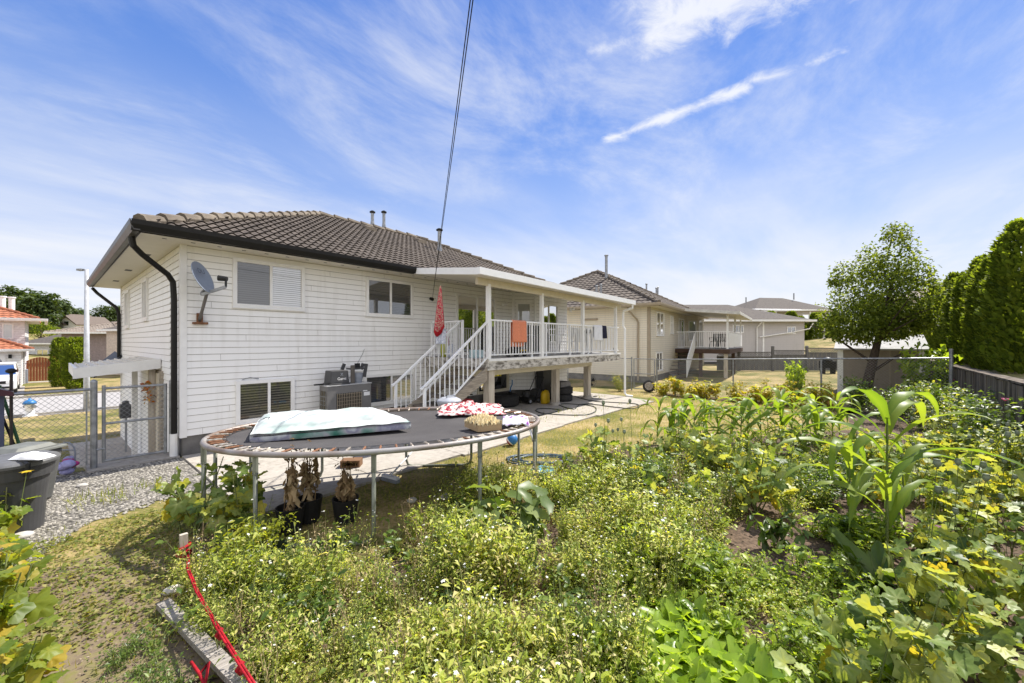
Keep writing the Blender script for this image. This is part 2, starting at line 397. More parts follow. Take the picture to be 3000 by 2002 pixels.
m_whitecl = mat('white cloth', (0.75, 0.76, 0.80), 0.95, 0.05, var=0.05)
m_yellow = mat('yellow plastic', (0.55, 0.36, 0.01), 0.45, 0.3, var=0.1)
m_blue = mat('blue plastic', (0.03, 0.17, 0.42), 0.45, 0.35, var=0.1)
m_lime = mat('lime cloth', (0.40, 0.42, 0.06), 0.8, 0.1)
m_redpl = mat('red plastic', (0.42, 0.02, 0.025), 0.4, 0.35)
m_hose = mat('dark garden hose', (0.025, 0.035, 0.032), 0.4, 0.4)
m_hoseb = mat('blue-grey garden hose', (0.05, 0.085, 0.115), 0.4, 0.4)
m_lav = mat('lavender cloth', (0.42, 0.40, 0.66), 0.9, 0.1, var=0.15, scale=20)
m_pink = mat('magenta cloth', (0.55, 0.06, 0.24), 0.9, 0.1, var=0.1)
m_soil = groundmat('garden soil', [(0.03, 0.024, 0.017), (0.10, 0.068, 0.048), (0.17, 0.12, 0.085)], 2.2, 24, 1.0, big=0.45)
m_lawn = groundmat('dry lawn', [(0.085, 0.095, 0.022), (0.15, 0.14, 0.042), (0.29, 0.22, 0.10), (0.37, 0.285, 0.145)], 0.55, 22, 0.5, [0.38, 0.47, 0.54, 0.62], big=0.7)
m_shadegrass = groundmat('short front grass', [(0.07, 0.085, 0.02), (0.16, 0.15, 0.045), (0.27, 0.21, 0.09)], 0.4, 16, 0.5, big=0.6)
m_path = groundmat('trodden earth', [(0.085, 0.062, 0.043), (0.155, 0.117, 0.082), (0.18, 0.145, 0.08), (0.16, 0.15, 0.05)], 1.1, 18, 0.7, [.36, .45, .52, .60], .6)
m_asphalt = groundmat('pale asphalt', [(0.30, 0.285, 0.275), (0.36, 0.345, 0.335)], 1.2, 40, 0.2)
def gravelmat():
    m, nt, b, N, L = nodes('gravel'); tc = N('ShaderNodeTexCoord')
    v = N('ShaderNodeTexVoronoi'); L(tc.outputs['Object'], v.inputs['Vector']); v.inputs['Scale'].default_value = 26
    cr = N('ShaderNodeValToRGB'); e = cr.color_ramp.elements
    for i, (p, c) in enumerate(((0.0, (0.11, 0.10, 0.085)), (0.5, (0.25, 0.23, 0.20)), (1.0, (0.40, 0.37, 0.325)))):
        x = e[i] if i < 2 else e.new(p); x.position = p; x.color = (*c, 1)
    sp = N('ShaderNodeSeparateColor'); L(v.outputs['Color'], sp.inputs[0]); L(sp.outputs[0], cr.inputs[0])
    cr2 = N('ShaderNodeMapRange'); L(v.outputs['Distance'], cr2.inputs[0]); cr2.inputs[1].default_value = 0.3; cr2.inputs[2].default_value = 0.75; cr2.inputs[3].default_value = 1; cr2.inputs[4].default_value = 0.3
    mm = N('ShaderNodeMix'); mm.data_type = 'RGBA'; mm.blend_type = 'MULTIPLY'; mm.inputs[0].default_value = 1
    L(cr.outputs[0], mm.inputs[6]); L(cr2.outputs[0], mm.inputs[7]); L(mm.outputs[2], b.inputs['Base Color'])
    bp = N('ShaderNodeBump'); bp.inputs['Strength'].default_value = 1; bp.inputs['Distance'].default_value = 0.02; bp.invert = True
    L(v.outputs['Distance'], bp.inputs['Height']); L(bp.outputs[0], b.inputs['Normal']); setp(b, Roughness=0.9)
    return m
m_gravel = gravelmat()
g_dark = glassmat('dark window pane', (0.012, 0.014, 0.016), (0.03, 0.034, 0.038), 0, 0.14)
g_screen = glassmat('window pane with bug screen and blinds', (0.018, 0.020, 0.023), (0.055, 0.058, 0.062), 0.042, 0.07, 0.55)
g_blind = glassmat('window pane with pale blinds', (0.10, 0.10, 0.10), (0.46, 0.47, 0.47), 0.042, 0.20, 0.6)
g_slat = glassmat('window pane with open slats', (0.012, 0.012, 0.010), (0.12, 0.11, 0.085), 0.052, 0.05, 0.40)
g_car = glassmat('tinted car glass', (0.012, 0.014, 0.016), (0.02, 0.022, 0.025), 0, 0.0)
g_pale = glassmat('pale curtained pane', (0.32, 0.33, 0.31), (0.42, 0.43, 0.40), 0, 0.12)
g_black = glassmat('open dark doorway pane', (0.010, 0.008, 0.009), (0.018, 0.014, 0.015), 0, 0.02)

# ------------------------------------------------------------------ foliage kit
class FB:
    def __init__(s): s.V = []; s.L = []; s.T = []; s.A = []; s.M = []; s.n = 0
    def add(s, tv, tf, Ms, locs, tints, mi=0, tvt=None):
        """n copies of a template (verts, faces) through matrices Ms (n,3,3) and offsets (n,3)"""
        tv = np.asarray(tv, float); k = len(tv); n = len(locs)
        if n == 0: return
        V = np.einsum('nij,kj->nki', Ms, tv) + np.asarray(locs)[:, None, :]
        fl = np.array([i for f in tf for i in f]); ft = np.array([len(f) for f in tf])
        off = (np.arange(n) * k + s.n)
        s.V.append(V.reshape(-1, 3)); s.L.append((fl[None, :] + off[:, None]).ravel()); s.T.append(np.tile(ft, n))
        t = np.asarray(tints, float)[:, None] + (np.zeros(k) if tvt is None else np.asarray(tvt))[None, :]
        s.A.append(np.broadcast_to(t, (n, k)).ravel()); 
        mi = np.asarray(mi); s.M.append(np.tile(mi if mi.ndim else np.full(len(tf), int(mi)), n)); s.n += n * k
    def raw(s): return np.concatenate(s.V), np.concatenate(s.L), np.concatenate(s.T), np.concatenate(s.A), np.concatenate(s.M)
    def tmpl(s):
        V, L, T, A, M = s.raw(); f = []; i = 0
        for t in T: f.append(tuple(L[i:i + t])); i += t
        return V, f, A, M
    def mesh(s, name, mats, smooth=True):
        V, L, T, A, M = s.raw(); me = bpy.data.meshes.new(name)
        me.vertices.add(len(V)); me.vertices.foreach_set('co', V.ravel().astype(np.float32))
        me.loops.add(len(L)); me.loops.foreach_set('vertex_index', L.astype(np.int32))
        me.polygons.add(len(T)); me.polygons.foreach_set('loop_start', np.concatenate([[0], np.cumsum(T)[:-1]]).astype(np.int32))
        me.polygons.foreach_set('loop_total', T.astype(np.int32))
        mats = mats if isinstance(mats, (list, tuple)) else [mats]
        for m in mats: me.materials.append(m)
        me.polygons.foreach_set('material_index', M.astype(np.int32))
        me.polygons.foreach_set('use_smooth', np.full(len(T), bool(smooth)))
        a = me.attributes.new('tint', 'FLOAT', 'POINT'); a.data.foreach_set('value', np.clip(A, 0, 1).astype(np.float32))
        me.update(calc_edges=True); me.validate(verbose=False)
        return me
    def build(s, name, mats, parent=None, smooth=True):
        o = bpy.data.objects.new(name, s.mesh(name, mats, smooth)); COL.objects.link(o)
        if parent is not None: o.parent = parent
        return o
def rots(yaw, pitch, roll, sc=None):
    """matrices Rz(yaw) Rx(pitch) Ry(roll) * scale; a leaf lies along +Y facing +Z"""
    yaw, pitch, roll = [np.asarray(x, float) for x in (yaw, pitch, roll)]; n = len(yaw)
    cz, sz, cx, sx, cy, sy = np.cos(yaw), np.sin(yaw), np.cos(pitch), np.sin(pitch), np.cos(roll), np.sin(roll)
    A = np.zeros((n, 3, 3)); B = np.zeros((n, 3, 3)); C = np.zeros((n, 3, 3))
    A[:, 0, 0] = cz; A[:, 0, 1] = -sz; A[:, 1, 0] = sz; A[:, 1, 1] = cz; A[:, 2, 2] = 1
    B[:, 0, 0] = 1; B[:, 1, 1] = cx; B[:, 1, 2] = -sx; B[:, 2, 1] = sx; B[:, 2, 2] = cx
    C[:, 0, 0] = cy; C[:, 0, 2] = sy; C[:, 1, 1] = 1; C[:, 2, 0] = -sy; C[:, 2, 2] = cy
    Mx = A @ B @ C
    if sc is not None:
        sc = np.asarray(sc, float); Mx = Mx * (sc[:, None, None] if sc.ndim == 1 else sc[:, None, :])
    return Mx
U = lambda a, b, n: NR.uniform(a, b, n)
def T_leaf(w=0.5, fold=0.12, droop=0.15):
    v = [(0, 0, 0), (w / 2, .45, fold), (0, .5, 0), (-w / 2, .45, fold), (0, 1, -droop)]
    return v, [(0, 1, 4, 2), (0, 2, 4, 3)]
def T_diamond(w=0.5):
    return [(0, 0, 0), (w / 2, .5, .05), (0, 1, 0), (-w / 2, .5, .05)], [(0, 1, 2, 3)]
def T_oval(w=0.5, fold=.1, droop=.25, wave=.05):
    ys = [0, .18, .45, .72, .93, 1]; ws = [.06, .6, 1, .9, .5, .08]
    v = []
    for i, (y, k) in enumerate(zip(ys, ws)):
        z = -droop * y * y; wv = wave * (1 if i % 2 else -1)
        v += [(-w / 2 * k, y, z + fold * k + wv), (0, y, z), (w / 2 * k, y, z + fold * k - wv)]
    f = []
    for i in range(len(ys) - 1):
        a = i * 3; f += [(a, a + 1, a + 4, a + 3), (a + 1, a + 2, a + 5, a + 4)]
    return v, f
def T_flower(n=5):
    return [(0, 0, .1)] + [((.5 if i % 2 == 0 else .27) * cos(pi * i / n), (.5 if i % 2 == 0 else .27) * sin(pi * i / n), .12 * (i % 2)) for i in range(2 * n)], [(0, i + 1, (i + 1) % (2 * n) + 1) for i in range(2 * n)]
def T_lobed(n=5, depth=.28, cup=.12, seed=0):
    """palmate leaf: lobes round a heart-shaped base, ribs raised, edges wavy"""
    r = random.Random(seed); v = [(0, .25, 0)]; pts = []; mid = []; tv = [.18]
    K = n * 4
    for i in range(K + 1):
        t = -2.55 + 5.1 * i / K
        rad = .58 * (1 - depth * (0.5 - 0.5 * cos(2 * pi * (i / K) * n + pi)) ) * (1 + r.uniform(-.06, .06))
        rad *= 1.0 + .18 * cos(t)
        x = sin(t) * rad; y = .25 + cos(t) * rad
        rib = 0.5 + 0.5 * cos(2 * pi * (i / K) * n + pi)
        h = lambda q: cup * q * q * .7 - .16 * max(0, q * y - .3)
        pts.append((x, y, h(1) + (.05 if i % 2 else -.05) * r.uniform(.3, 1)))
        mid.append((x * .55, .25 + (y - .25) * .55, h(.55) - .045 * (1 - rib) + .02 * rib)); tv.append(.10 * rib - .06)
    tv += [.05 * r.random() - .04 for _ in pts]; T_lobed.tint = np.array(tv); m = len(mid)
    v += mid + pts; f = [(0, i + 2, i + 1) for i in range(K)] + [(1 + i, 2 + i, m + 2 + i, m + 1 + i) for i in range(K)]
    return v, f
def T_strip(p0, p1, w):
    return p0, p1, w
def stems(fb, A, B, w, tint, mi=0):
    """thin three-sided stalks from points A to B"""
    A = np.asarray(A, float); B = np.asarray(B, float); n = len(A)
    if n == 0: return
    d = B - A; ln = np.linalg.norm(d, axis=1) + 1e-9; d = d / ln[:, None]
    ref = np.where(np.abs(d[:, 2:3]) > .9, np.array([[1., 0, 0]]), np.array([[0, 0, 1.]]))
    x = np.cross(d, ref); x /= np.linalg.norm(x, axis=1)[:, None]; y = np.cross(d, x)
    w = np.broadcast_to(np.asarray(w, float), (n,))
    M = np.stack([x * w[:, None], d * ln[:, None], y * w[:, None]], axis=2)
    s3 = .87
    tv = [(1, 0, 0), (-.5, 0, s3), (-.5, 0, -s3), (.6, 1, 0), (-.3, 1, s3 * .6), (-.3, 1, -s3 * .6)]
    fb.add(tv, [(0, 1, 4, 3), (1, 2, 5, 4), (2, 0, 3, 5)], M, A, np.broadcast_to(np.asarray(tint, float), (n,)), mi)
def ring_strip(fb, pts, widths, side, tints, mi=0, fold=.25):
    """one long blade leaf (corn, onion): centre line, half-width, sideways direction"""
    v = []; f = []; tv = []
    for p, w, s_ in zip(pts, widths, side):
        p = np.array(p); s_ = np.array(s_); up = np.array((0, 0, fold * w))
        k = len(v); wv = np.array((0, 0, .16 * w * sin(k * 1.3)))
        v += [tuple(p - s_ * w * (1 + .08 * sin(k * 2.1)) + up + wv), tuple(p), tuple(p + s_ * w * (1 + .08 * sin(k * 1.7)) + up - wv)]; tv += [-.08 * (k % 2), .32, -.05]
    for i in range(len(pts) - 1):
        a = i * 3; f += [(a, a + 1, a + 4, a + 3), (a + 1, a + 2, a + 5, a + 4)]
    fb.add(v, f, np.eye(3)[None], np.zeros((1, 3)), [tints], mi, np.array(tv))
# ------------------------------------------------------------------ ground
def sm(x, a, b):
    t = min(max((x - a) / (b - a), 0), 1); return t * t * (3 - 2 * t)
def H(x, y):
    """height of the terrain: the back yard is level, the front falls to the street, hills far off"""
    drop = -0.95 * min(max((y - 9.5) / 4.6, 0), 1) * (1 - sm(x, 15.0, 18.0))
    hill = 0.07 * max(0, y - 62) * (1 - sm(x, 10, 60)) + 2.4 * sm(x, 42, 56) * (1 - sm(y, 2, 14)) * sm(y, -40, -18) * (1 - sm(x, 75, 110))
    return drop + min(hill, 9)
def ground():
    xs = [-600, -300, -150, -80, -50, -35] + [-24 + 2 * i for i in range(12)] + [i for i in range(0, 30)] + [30 + 3 * i for i in range(14)] + [75, 90, 120, 180, 300, 700]
    ys = [-600, -250, -120, -60, -30, -15] + [-8 + i for i in range(0, 40)] + [33 + 4 * i for i in range(12)] + [90, 110, 140, 200, 320, 700]
    b = MB(); n = len(xs)
    for y in ys:
        for x in xs: b.v.append((x, y, H(x, y)))
    for j in range(len(ys) - 1):
        for i in range(n - 1):
            a = j * n + i; b.f.append((a, a + 1, a + n + 1, a + n)); b.m.append(0)
    o = structure(b.build('ground', m_lawn, smooth=True)); return o
ground()
def sheet(name, pts, m, z=0.006, kind=True):
    b = MB(); b.face([(x, y, z) for x, y in pts]); o = b.build(name, m)
    return structure(o)
GARDEN = [(-3.5, 1.0), (-0.05, 3.6)] + [G(600, 1880), G(505, 1740), G(530, 1600), G(640, 1560), G(900, 1640), G(1120, 1640), G(1300, 1500), G(1500, 1440), G(1640, 1345), G(1850, 1310), G(2150, 1285), G(2500, 1260)] + [(15.4, 0.2), (15.9, -2.05), (-3.5, -2.05)]
sheet('garden_soil', GARDEN, m_soil, 0.006)
sheet('gravel_ground', [G(30, 1700), G(240, 1540), G(420, 1480), G(560, 1440), (1.55, 6.2), (1.55, 8.95), (-0.2, 9.3), (-3.2, 9.3), (-3.0, 6.2)], m_gravel, 0.008)
sheet('trodden_path', [G(430, 2020), G(120, 2020), (-1.2, 4.6), (-1.6, 5.6), G(90, 1690), G(250, 1640), G(400, 1600), G(480, 1640), G(500, 1740), G(560, 1850), G(640, 1990)], m_path, 0.010)
sheet('fence_bed_soil', [(15.2, 5.6), (15.95, 5.6), (15.95, -0.2), (14.9, -0.2), (15.0, 2.5)], m_soil, 0.006)
def slab_patio():
    b = MB(); y1 = 8.97; rows = [(5.28, 6.5), (6.51, 7.75), (7.76, y1)]
    xs = [1.56, 3.2, 4.85, 6.5, 8.15, 9.8, 11.45, 13.0]
    for y0, y in rows:
        for i in range(len(xs) - 1):
            x0, x1 = xs[i], xs[i + 1] - 0.012
            if y0 < 5.5 and i == 6: b.slab([(x0, y0 - .05), (x1 + .35, y0 - 0.2), (x1 + 0.9, y), (x0, y)], -0.1, 0.035)
            elif i == 6: b.box(x0, x1 + .9, y0, y, -0.1, 0.035)
            else: b.box(x0, x1, y0 + 0.05 * sin(i * 2.1) * (y0 < 5.5), y, -0.1, 0.035)
    structure(b.build('patio_pavement', m_concrete))
slab_patio()
def side_path():
    b = MB()
    ys = [9.02, 9.5, 10.6, 11.8, 13.0, 14.1, 17.3]; 
    for y0, y1 in zip(ys[:-1], ys[1:]):
        a0, a1 = 0.42 - 0.01 * (y0 - 9), 0.42
        P = lambda x, y, dz: (x, y, H(x, y) + dz)
        b.hexa([P(.42, y0, -.1), P(1.54, y0, -.1), P(1.54, y1 - .012, -.1), P(.42, y1 - .012, -.1), P(.42, y0, .03), P(1.54, y0, .03), P(1.54, y1 - .012, .03), P(.42, y1 - .012, .03)])
    structure(b.build('side_path', m_concrete))
side_path()
def street():
    b = MB(); z = -0.95
    b.face([(-60, 25.4, z + .012), (40, 24.6, z + .012), (40, 33.0, z + .012), (-60, 33.6, z + .012)])
    structure(b.build('road', m_asphalt))
    b = MB(); b.face([(-8, 33.4, z + .02), (-0.75, 33.3, z + .02), (-0.9, 42.0, z + .02), (-8, 42.0, z + .02)]); structure(b.build('driveway', m_concrete))
    b = MB(); b.box(-60, 40, 33.35, 33.5, z - .1, z + .10); b.box(-60, 40, 25.05, 25.2, z - .1, z + .10); structure(b.build('road_kerb', m_concrete))
    b = MB(); b.face([(-.95, 45.2, z + .02), (.4, 45.2, z + .02), (.4, 46.35, z + .02), (-.95, 46.35, z + .02)]); structure(b.build('gate_path', m_concrete))
street()

# ------------------------------------------------------------------ house kit
def siding(mb, fr, a0, a1, z0, z1, pitch=0.1, lip=0.013):
    n = max(1, round((z1 - z0) / pitch)); p = (z1 - z0) / n; P = fr.p
    for i in range(n):
        z = z0 + i * p
        j = p * .10
        mb.face([P(a0, lip, z), P(a1, lip, z), P(a1, 0.002, z + p - j), P(a0, 0.002, z + p - j)])
        mb.face([P(a0, 0.0, z), P(a1, 0.0, z), P(a1, lip, z), P(a0, lip, z)])
        mb.mat(1).face([P(a0, .002, z + p - j), P(a1, .002, z + p - j), P(a1, 0, z + p), P(a0, 0, z + p)])  # darker strip painted for the shadow below the next lap
        if a1 - a0 > 5:
            s = (i * 1.37) % 3.7 + .3
            while s < a1 - a0: mb.face([P(a0 + s, lip + .001, z + .004), P(a0 + s + .006, lip + .001, z + .004), P(a0 + s + .006, .004, z + p - j), P(a0 + s, .004, z + p - j)]); s += 3.66
        mb.mat(0)
def window(parent, fr, a0, a1, z0, z1, panes, fw=0.068, out=0.05, m=None, mull=0.045, name='window'):
    b = MB(); m = m or m_trim
    b.box(a0, a1, 0, out, z1 - fw, z1, fr); b.box(a0, a1, 0, out, z0, z0 + fw, fr)
    b.box(a0, a0 + fw, 0, out, z0 + fw, z1 - fw, fr); b.box(a1 - fw, a1, 0, out, z0 + fw, z1 - fw, fr)
    b.box(a0 - .012, a1 + .012, 0, out + .012, z0 - .02, z0, fr)
    x = a0 + fw; W = a1 - a0 - 2 * fw; cells = []
    for i, (fc, gm) in enumerate(panes):
        x1 = x + W * fc; e = mull / 2
        cells.append((x + (e if i else 0), x1 - (e if i < len(panes) - 1 else 0), gm))
        if i < len(panes) - 1: b.box(x1 - e, x1 + e, 0, out - .004, z0 + fw, z1 - fw, fr)
        x = x1
    w = b.build(name, m, parent)
    for i, (c0, c1, gm) in enumerate(cells):
        g = MB(); off = 0.022 if i % 2 == 0 else 0.016
        g.box(c0, c1, 0.002, off, z0 + fw, z1 - fw, fr); g.build('pane', gm, w)
    return w
def hfr(fr, side, W, D):
    ang = atan2(fr.u[1], fr.u[0])
    if side == 'back': return fr
    if side == 'left': return Fr(fr.p(0, 0, 0), ang + pi / 2, ang + pi)
    if side == 'right': return Fr(fr.p(W, 0, 0), ang + pi / 2, ang)
    return Fr(fr.p(0, -D, 0), ang, ang + pi / 2)
def roof_slope(mb, fr, L, T, k, z0, cw=0.30, cl=0.325, nsub=6, amp=0.036, lift=0.034, trunc=None):
    """one hip-roof slope covered in rolled tiles; fr: origin at the eave's start, inward = -b"""
    Tm = trunc or T; nc = int(math.ceil(Tm / cl)); nu = int(math.ceil(L / cw)) * nsub; du = L / nu
    for c in range(nc):
        t0, t1 = c * cl, min((c + 1) * cl + 0.02, T)
        rowv = []
        for (t, h) in ((t0 + .02, 0.0), (t0, lift), (t1, 0.0)):
            r = []
            for i in range(nu + 1):
                u = i * du; ph = (u / cw) % 1.0
                pr_ = amp * (1 - abs(2 * ph - 1)) ** 0.8 if True else 0
                pr_ = amp * (0.5 - 0.5 * cos(2 * pi * ph)) * (0.12 if (h == 0.0 and t < t1 - .1) else 1)
                r.append(fr.p(u, -t, z0 + k * t + h + pr_))
            rowv.append(r)
        n0 = len(mb.v)
        for r in rowv: mb.v += r
        w = nu + 1
        for i in range(nu):
            uc = (i + .5) * du; tc = (t0 + t1) / 2
            if uc < tc - .06 or uc > L - tc + .06: continue
            mb.f.append((n0 + i, n0 + i + 1, n0 + w + i + 1, n0 + w + i)); mb.m.append(1)  # riser coloured dark for the shade under the tile
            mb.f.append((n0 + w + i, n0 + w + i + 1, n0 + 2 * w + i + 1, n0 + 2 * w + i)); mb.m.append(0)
def cap_row(mb, p, q, n, r0=0.105, r1=0.085, up=0.02):
    p = Vector(p); q = Vector(q)
    for i in range(n):
        a = p.lerp(q, i / n) + Vector((0, 0, up)); e = p.lerp(q, (i + 1.12) / n) + Vector((0, 0, up - .035))
        mb.tube([a, e], [r0, r1], 8)
def shell(root, fr, W, D, zb, zs, EV, k, ms, mtile=None, pitch=0.1, gut=None, tiles=True, zleft=None, cw=0.3, cl=.325, caps=True):
    sides = {s: hfr(fr, s, W, D) for s in ('back', 'left', 'right', 'front')}
    b = MB()
    for s, f in sides.items():
        ln = W if s in ('back', 'front') else D
        if s == 'left' and zleft is not None:
            siding(b, f, 0, .9, zb, zs, pitch); siding(b, f, .9, ln, zleft, zs, pitch)
        else: siding(b, f, 0, ln, zb, zs, pitch)
    b.build('wall', [ms, m_jointshade], root)
    # soffit ring and fascia
    b = MB(); P = fr.p
    b.box(-EV, W + EV, 0.0, EV, zs, zs + .02, fr); b.box(-EV, W + EV, -D - EV, -D, zs, zs + .02, fr)
    b.box(-EV, 0, -D, 0, zs, zs + .02, fr); b.box(W, W + EV, -D, 0, zs, zs + .02, fr)
    n = int(W / .35)
    b.build('soffit', m_soffit, root)
    T = (D + 2 * EV) / 2; L = W + 2 * EV; z0 = zs + .10
    A, B_, C, Dd = (-EV, EV), (W + EV, EV), (W + EV, -D - EV), (-EV, -D - EV)
    ang = atan2(fr.u[1], fr.u[0])
    rm = MB()
    sl = [(Fr(fr.p(*A, 0), ang), L), (Fr(fr.p(*A, 0), ang + pi / 2, ang + pi), 2 * T)]
    r1 = Fr(fr.p(*B_, 0), ang + pi / 2, ang); sl.append((r1, 2 * T))
    if tiles:
        for f, l in sl: roof_slope(rm, f, l, T, k, z0, cw, cl)
    zr = z0 + k * T
    a1, a2 = (-EV + T, EV - T), (W + EV - T, EV - T)
    if not tiles:
        rm.face([P(*A, z0), P(*B_, z0), P(*a2, zr), P(*a1, zr)]); rm.face([P(*A, z0), P(*a1, zr), P(*Dd, z0)]); rm.face([P(*B_, z0), P(*C, z0), P(*a2, zr)])
    rm.face([P(*C, z0), P(*Dd, z0), P(*a1, zr), P(*a2, zr)])
    roof = rm.build('roof', [mtile or m_tile, m_tileshade], root)
    if caps:
        cm = MB(); hl = T * sqrt(2 + k * k); n = int(hl / .43)
        for c0, c1 in ((A, a1), (B_, a2)): cap_row(cm, P(*c0, z0 + .04), P(*c1, zr + .04), n)
        cap_row(cm, P(*a1, zr + .03), P(*a2, zr + .03), max(2, int((W + 2 * EV - 2 * T) / .43)))
        for c0, c1 in ((Dd, a1), (C, a2)): cap_row(cm, P(*c0, z0 + .04), P(*c1, zr + .04), n)
        cm.build('ridge_tiles', m_tile2 if mtile is None else mtile, roof)
    return sides, roof, z0, zr, (A, B_, C, Dd, a1, a2)
def gutter(parent, fr, a0, a1, b0, z, m, h=0.13, w=0.12, name='gutter'):
    g = MB(); pts = [(0, -h), (w * .65, -h), (w * .95, -h * .45), (w, 0), (w - .012, 0), (w * .62, -h + .02), (.0, -h + .02)]
    n0 = [fr.p(a0, b0 + b, z + dz) for b, dz in pts]; n1 = [fr.p(a1, b0 + b, z + dz) for b, dz in pts]; n = len(pts)
    g.v += n0 + n1
    for i in range(n): g.f.append((i, (i + 1) % n, n + (i + 1) % n, n + i)); g.m.append(0)
    g.f.append(tuple(range(n))); g.f.append(tuple(range(n, 2 * n))[::-1]); g.m += [0, 0]
    return g.build(name, m, parent)

# ------------------------------------------------------------------ the white house
HX, HY, HW, HD, EV, ZB, ZS = 1.55, 8.98, 12.35, 8.52, 0.61, 0.37, 3.76
HF = Fr((HX, HY, 0), 0.0)
def main_house():
    root = thing('house', 'two storey white vinyl sided house with brown tiled hip roof and black gutters', 'house', (HX, HY, 0))
    sides, roof, z0, zr, cn = shell(root, HF, HW, HD, ZB, ZS, EV, 0.475, m_siding, zleft=-1.05, pitch=.122, cw=.17, cl=.245)
    LF = sides['left']
    b = MB(); b.box(.02, HW - .02, -.3, -.03, -.3, ZB, HF); b.box(.02, 1.1, -.3, -.03, -.4, ZB, LF); b.build('foundation', m_found, root)
    b = MB(); b.box(-.02, .075, -.075, .022, ZB - .02, ZS, HF); b.build('corner_trim', m_trim, root)
    b = MB(); b.box(HD - .08, HD + .02, -.08, .022, -1.0, ZS, LF); b.build('corner_trim', m_trim, root)
    b = MB(); b.box(HW - .08, HW + .02, -.08, .022, ZB, ZS, HF); b.build('corner_trim', m_trim, root)
    # soffit vents: rows of small dark slots
    b = MB()
    for i in range(34): b.box(-.3 + i * .38, -.24 + i * .38, .28, .31, ZS - .004, ZS + .01, HF)
    for i in range(3): b.box(1.5 + i * 2.6, 1.75 + i * 2.6, .2, .32, ZS - .004, ZS + .01, LF)
    b.build('soffit_vents', m_black, root)
    gb = gutter(root, HF, -EV - .1, 6.4 - HX, EV, z0 + .05, m_black, 0.16, 0.12)
    gl = gutter(root, LF, -EV - .1, HD + EV, EV, z0 + .05, m_darkgutter, 0.16, 0.12)
    b = MB(); b.box(-EV, HW + EV, EV - .02, EV - .002, ZS - .02, z0 + .03, HF); b.box(-EV, HD + EV, EV - .02, EV - .002, ZS - .02, z0 + .03, LF); b.build('fascia', m_black, root)
    # downspouts
    d = MB(); P = LF.p
    d.tube([P(-.15, EV + .04, 3.74), P(-.15, EV + .02, 3.60), P(.0, EV - .10, 3.50), P(.12, .16, 3.22), P(.14, .09, 3.10), P(.14, .075, 2.8), P(.14, .075, .42)], .045, 8)
    ds = d.build('downspout', m_black, root)
    d = MB(); d.tube([P(.14, .075, .42), P(.14, .075, -.02)], .062, 12); d.build('drain_pipe', m_trim, ds)
    d = MB(); d.tube([P(HD + .35, EV, 3.70), P(HD + .3, EV - .1, 3.55), P(HD - .1, .12, 3.1), P(HD - .15, .07, 2.9), P(HD - .15, .07, 1.55)], .045, 8); d.build('downspout', m_black, root)
    # windows of the back wall
    F = lambda x: x - HX
    window(root, HF, F(2.31), F(3.62), 2.71, 3.65, [(.5, g_screen), (.5, g_blind)])
    window(root, HF, F(5.04), F(6.40), 2.68, 3.62, [(.5, g_dark), (.5, g_screen)])
    window(root, HF, F(2.36), F(3.41), .47, 1.29, [(.55, g_slat), (.45, g_slat)])
    window(root, HF, F(4.98), F(6.45), .48, 1.24, [(.52, g_screen), (.48, g_blind)])
    window(root, HF, F(7.93), F(9.67), 1.66, 3.50, [(.5, g_dark), (.5, g_black)], name='patio_door')
    window(root, HF, F(8.8), F(10.3), .40, 1.25, [(.5, g_screen), (.5, g_screen)], m=m_cream)
    # side windows
    window(root, LF, 3.35, 4.05, 2.55, 3.52, [(.5, g_dark), (.5, g_blind)])
    window(root, LF, 6.5, 7.3, 2.45, 3.50, [(.5, g_blind), (.5, g_blind)])
    # three-sided bay by the patio cover
    q = [(F(10.55), 0.0), (F(11.1), .55), (F(13.15), .55), (F(13.7), 0.0)]
    bay = MB(); frs = []
    for (a0, b0), (a1, b1) in zip(q[:-1], q[1:]):
        o = HF.p(a0, b0, 0); e = HF.p(a1, b1, 0); f = Fr(o, atan2(e[1] - o[1], e[0] - o[0])); ln = hypot(e[0] - o[0], e[1] - o[1]); frs.append((f, ln))
        siding(bay, f, 0, ln, ZB, ZS, .122)
    by = bay.build('bay', [m_siding, m_jointshade], root)
    for f, ln in frs[:2]:
        b = MB(); b.box(-.03, .07, -.01, .025, ZB, ZS, f); b.build('corner_trim', m_trim, by)
    window(root, frs[0][0], .12, .66, 2.2, 3.42, [(1.0, g_pale)])
    window(root, frs[1][0], .30, 1.40, 2.0, 3.42, [(.45, g_dark), (.55, g_pale)])
    b = MB(); f = frs[1][0]; b.box(.5, 1.1, 0.005, .03, ZB - .3, 1.3, f); b.build('basement_door', m_black, root)
    # side door, its frame and a porch light
    b = MB(); b.box(1.55, 2.75, 0, .05, -.45, 1.45, LF); dr = b.build('side_door_frame', m_wood, root)
    b = MB(); b.box(1.72, 2.55, .05, .075, -.42, 1.40, LF); b.build('side_door', m_cream, dr)
    # wall lamps under the patio cover
    for x in (7.25, 10.05, 13.4):
        yb = 0 if x < 11 else .55
        b = MB(); b.box(F(x) - .05, F(x) + .06, yb, yb + .03, 3.22, 3.36, HF)
        b.tube([HF.p(F(x), yb + .03, 3.32), HF.p(F(x) + .04, yb + .16, 3.34)], [.03, .05], 8); b.build('wall_lamp', [m_trim], root)
    # small bits on the wall
    b = MB(); b.tube([HF.p(F(6.98), .02, 3.25), HF.p(F(6.98), .12, 3.22)], [.04, .05], 8); b.build('cable_bracket', m_black, root)
    b = MB(); b.tube([HF.p(F(5.0), .02, 1.87), HF.p(F(4.95), .025, 1.75), HF.p(F(4.6), .028, 1.15)], .006, 5); b.tube([HF.p(F(4.62), .02, 1.15), HF.p(F(4.3), .02, 1.02)], .006, 5)
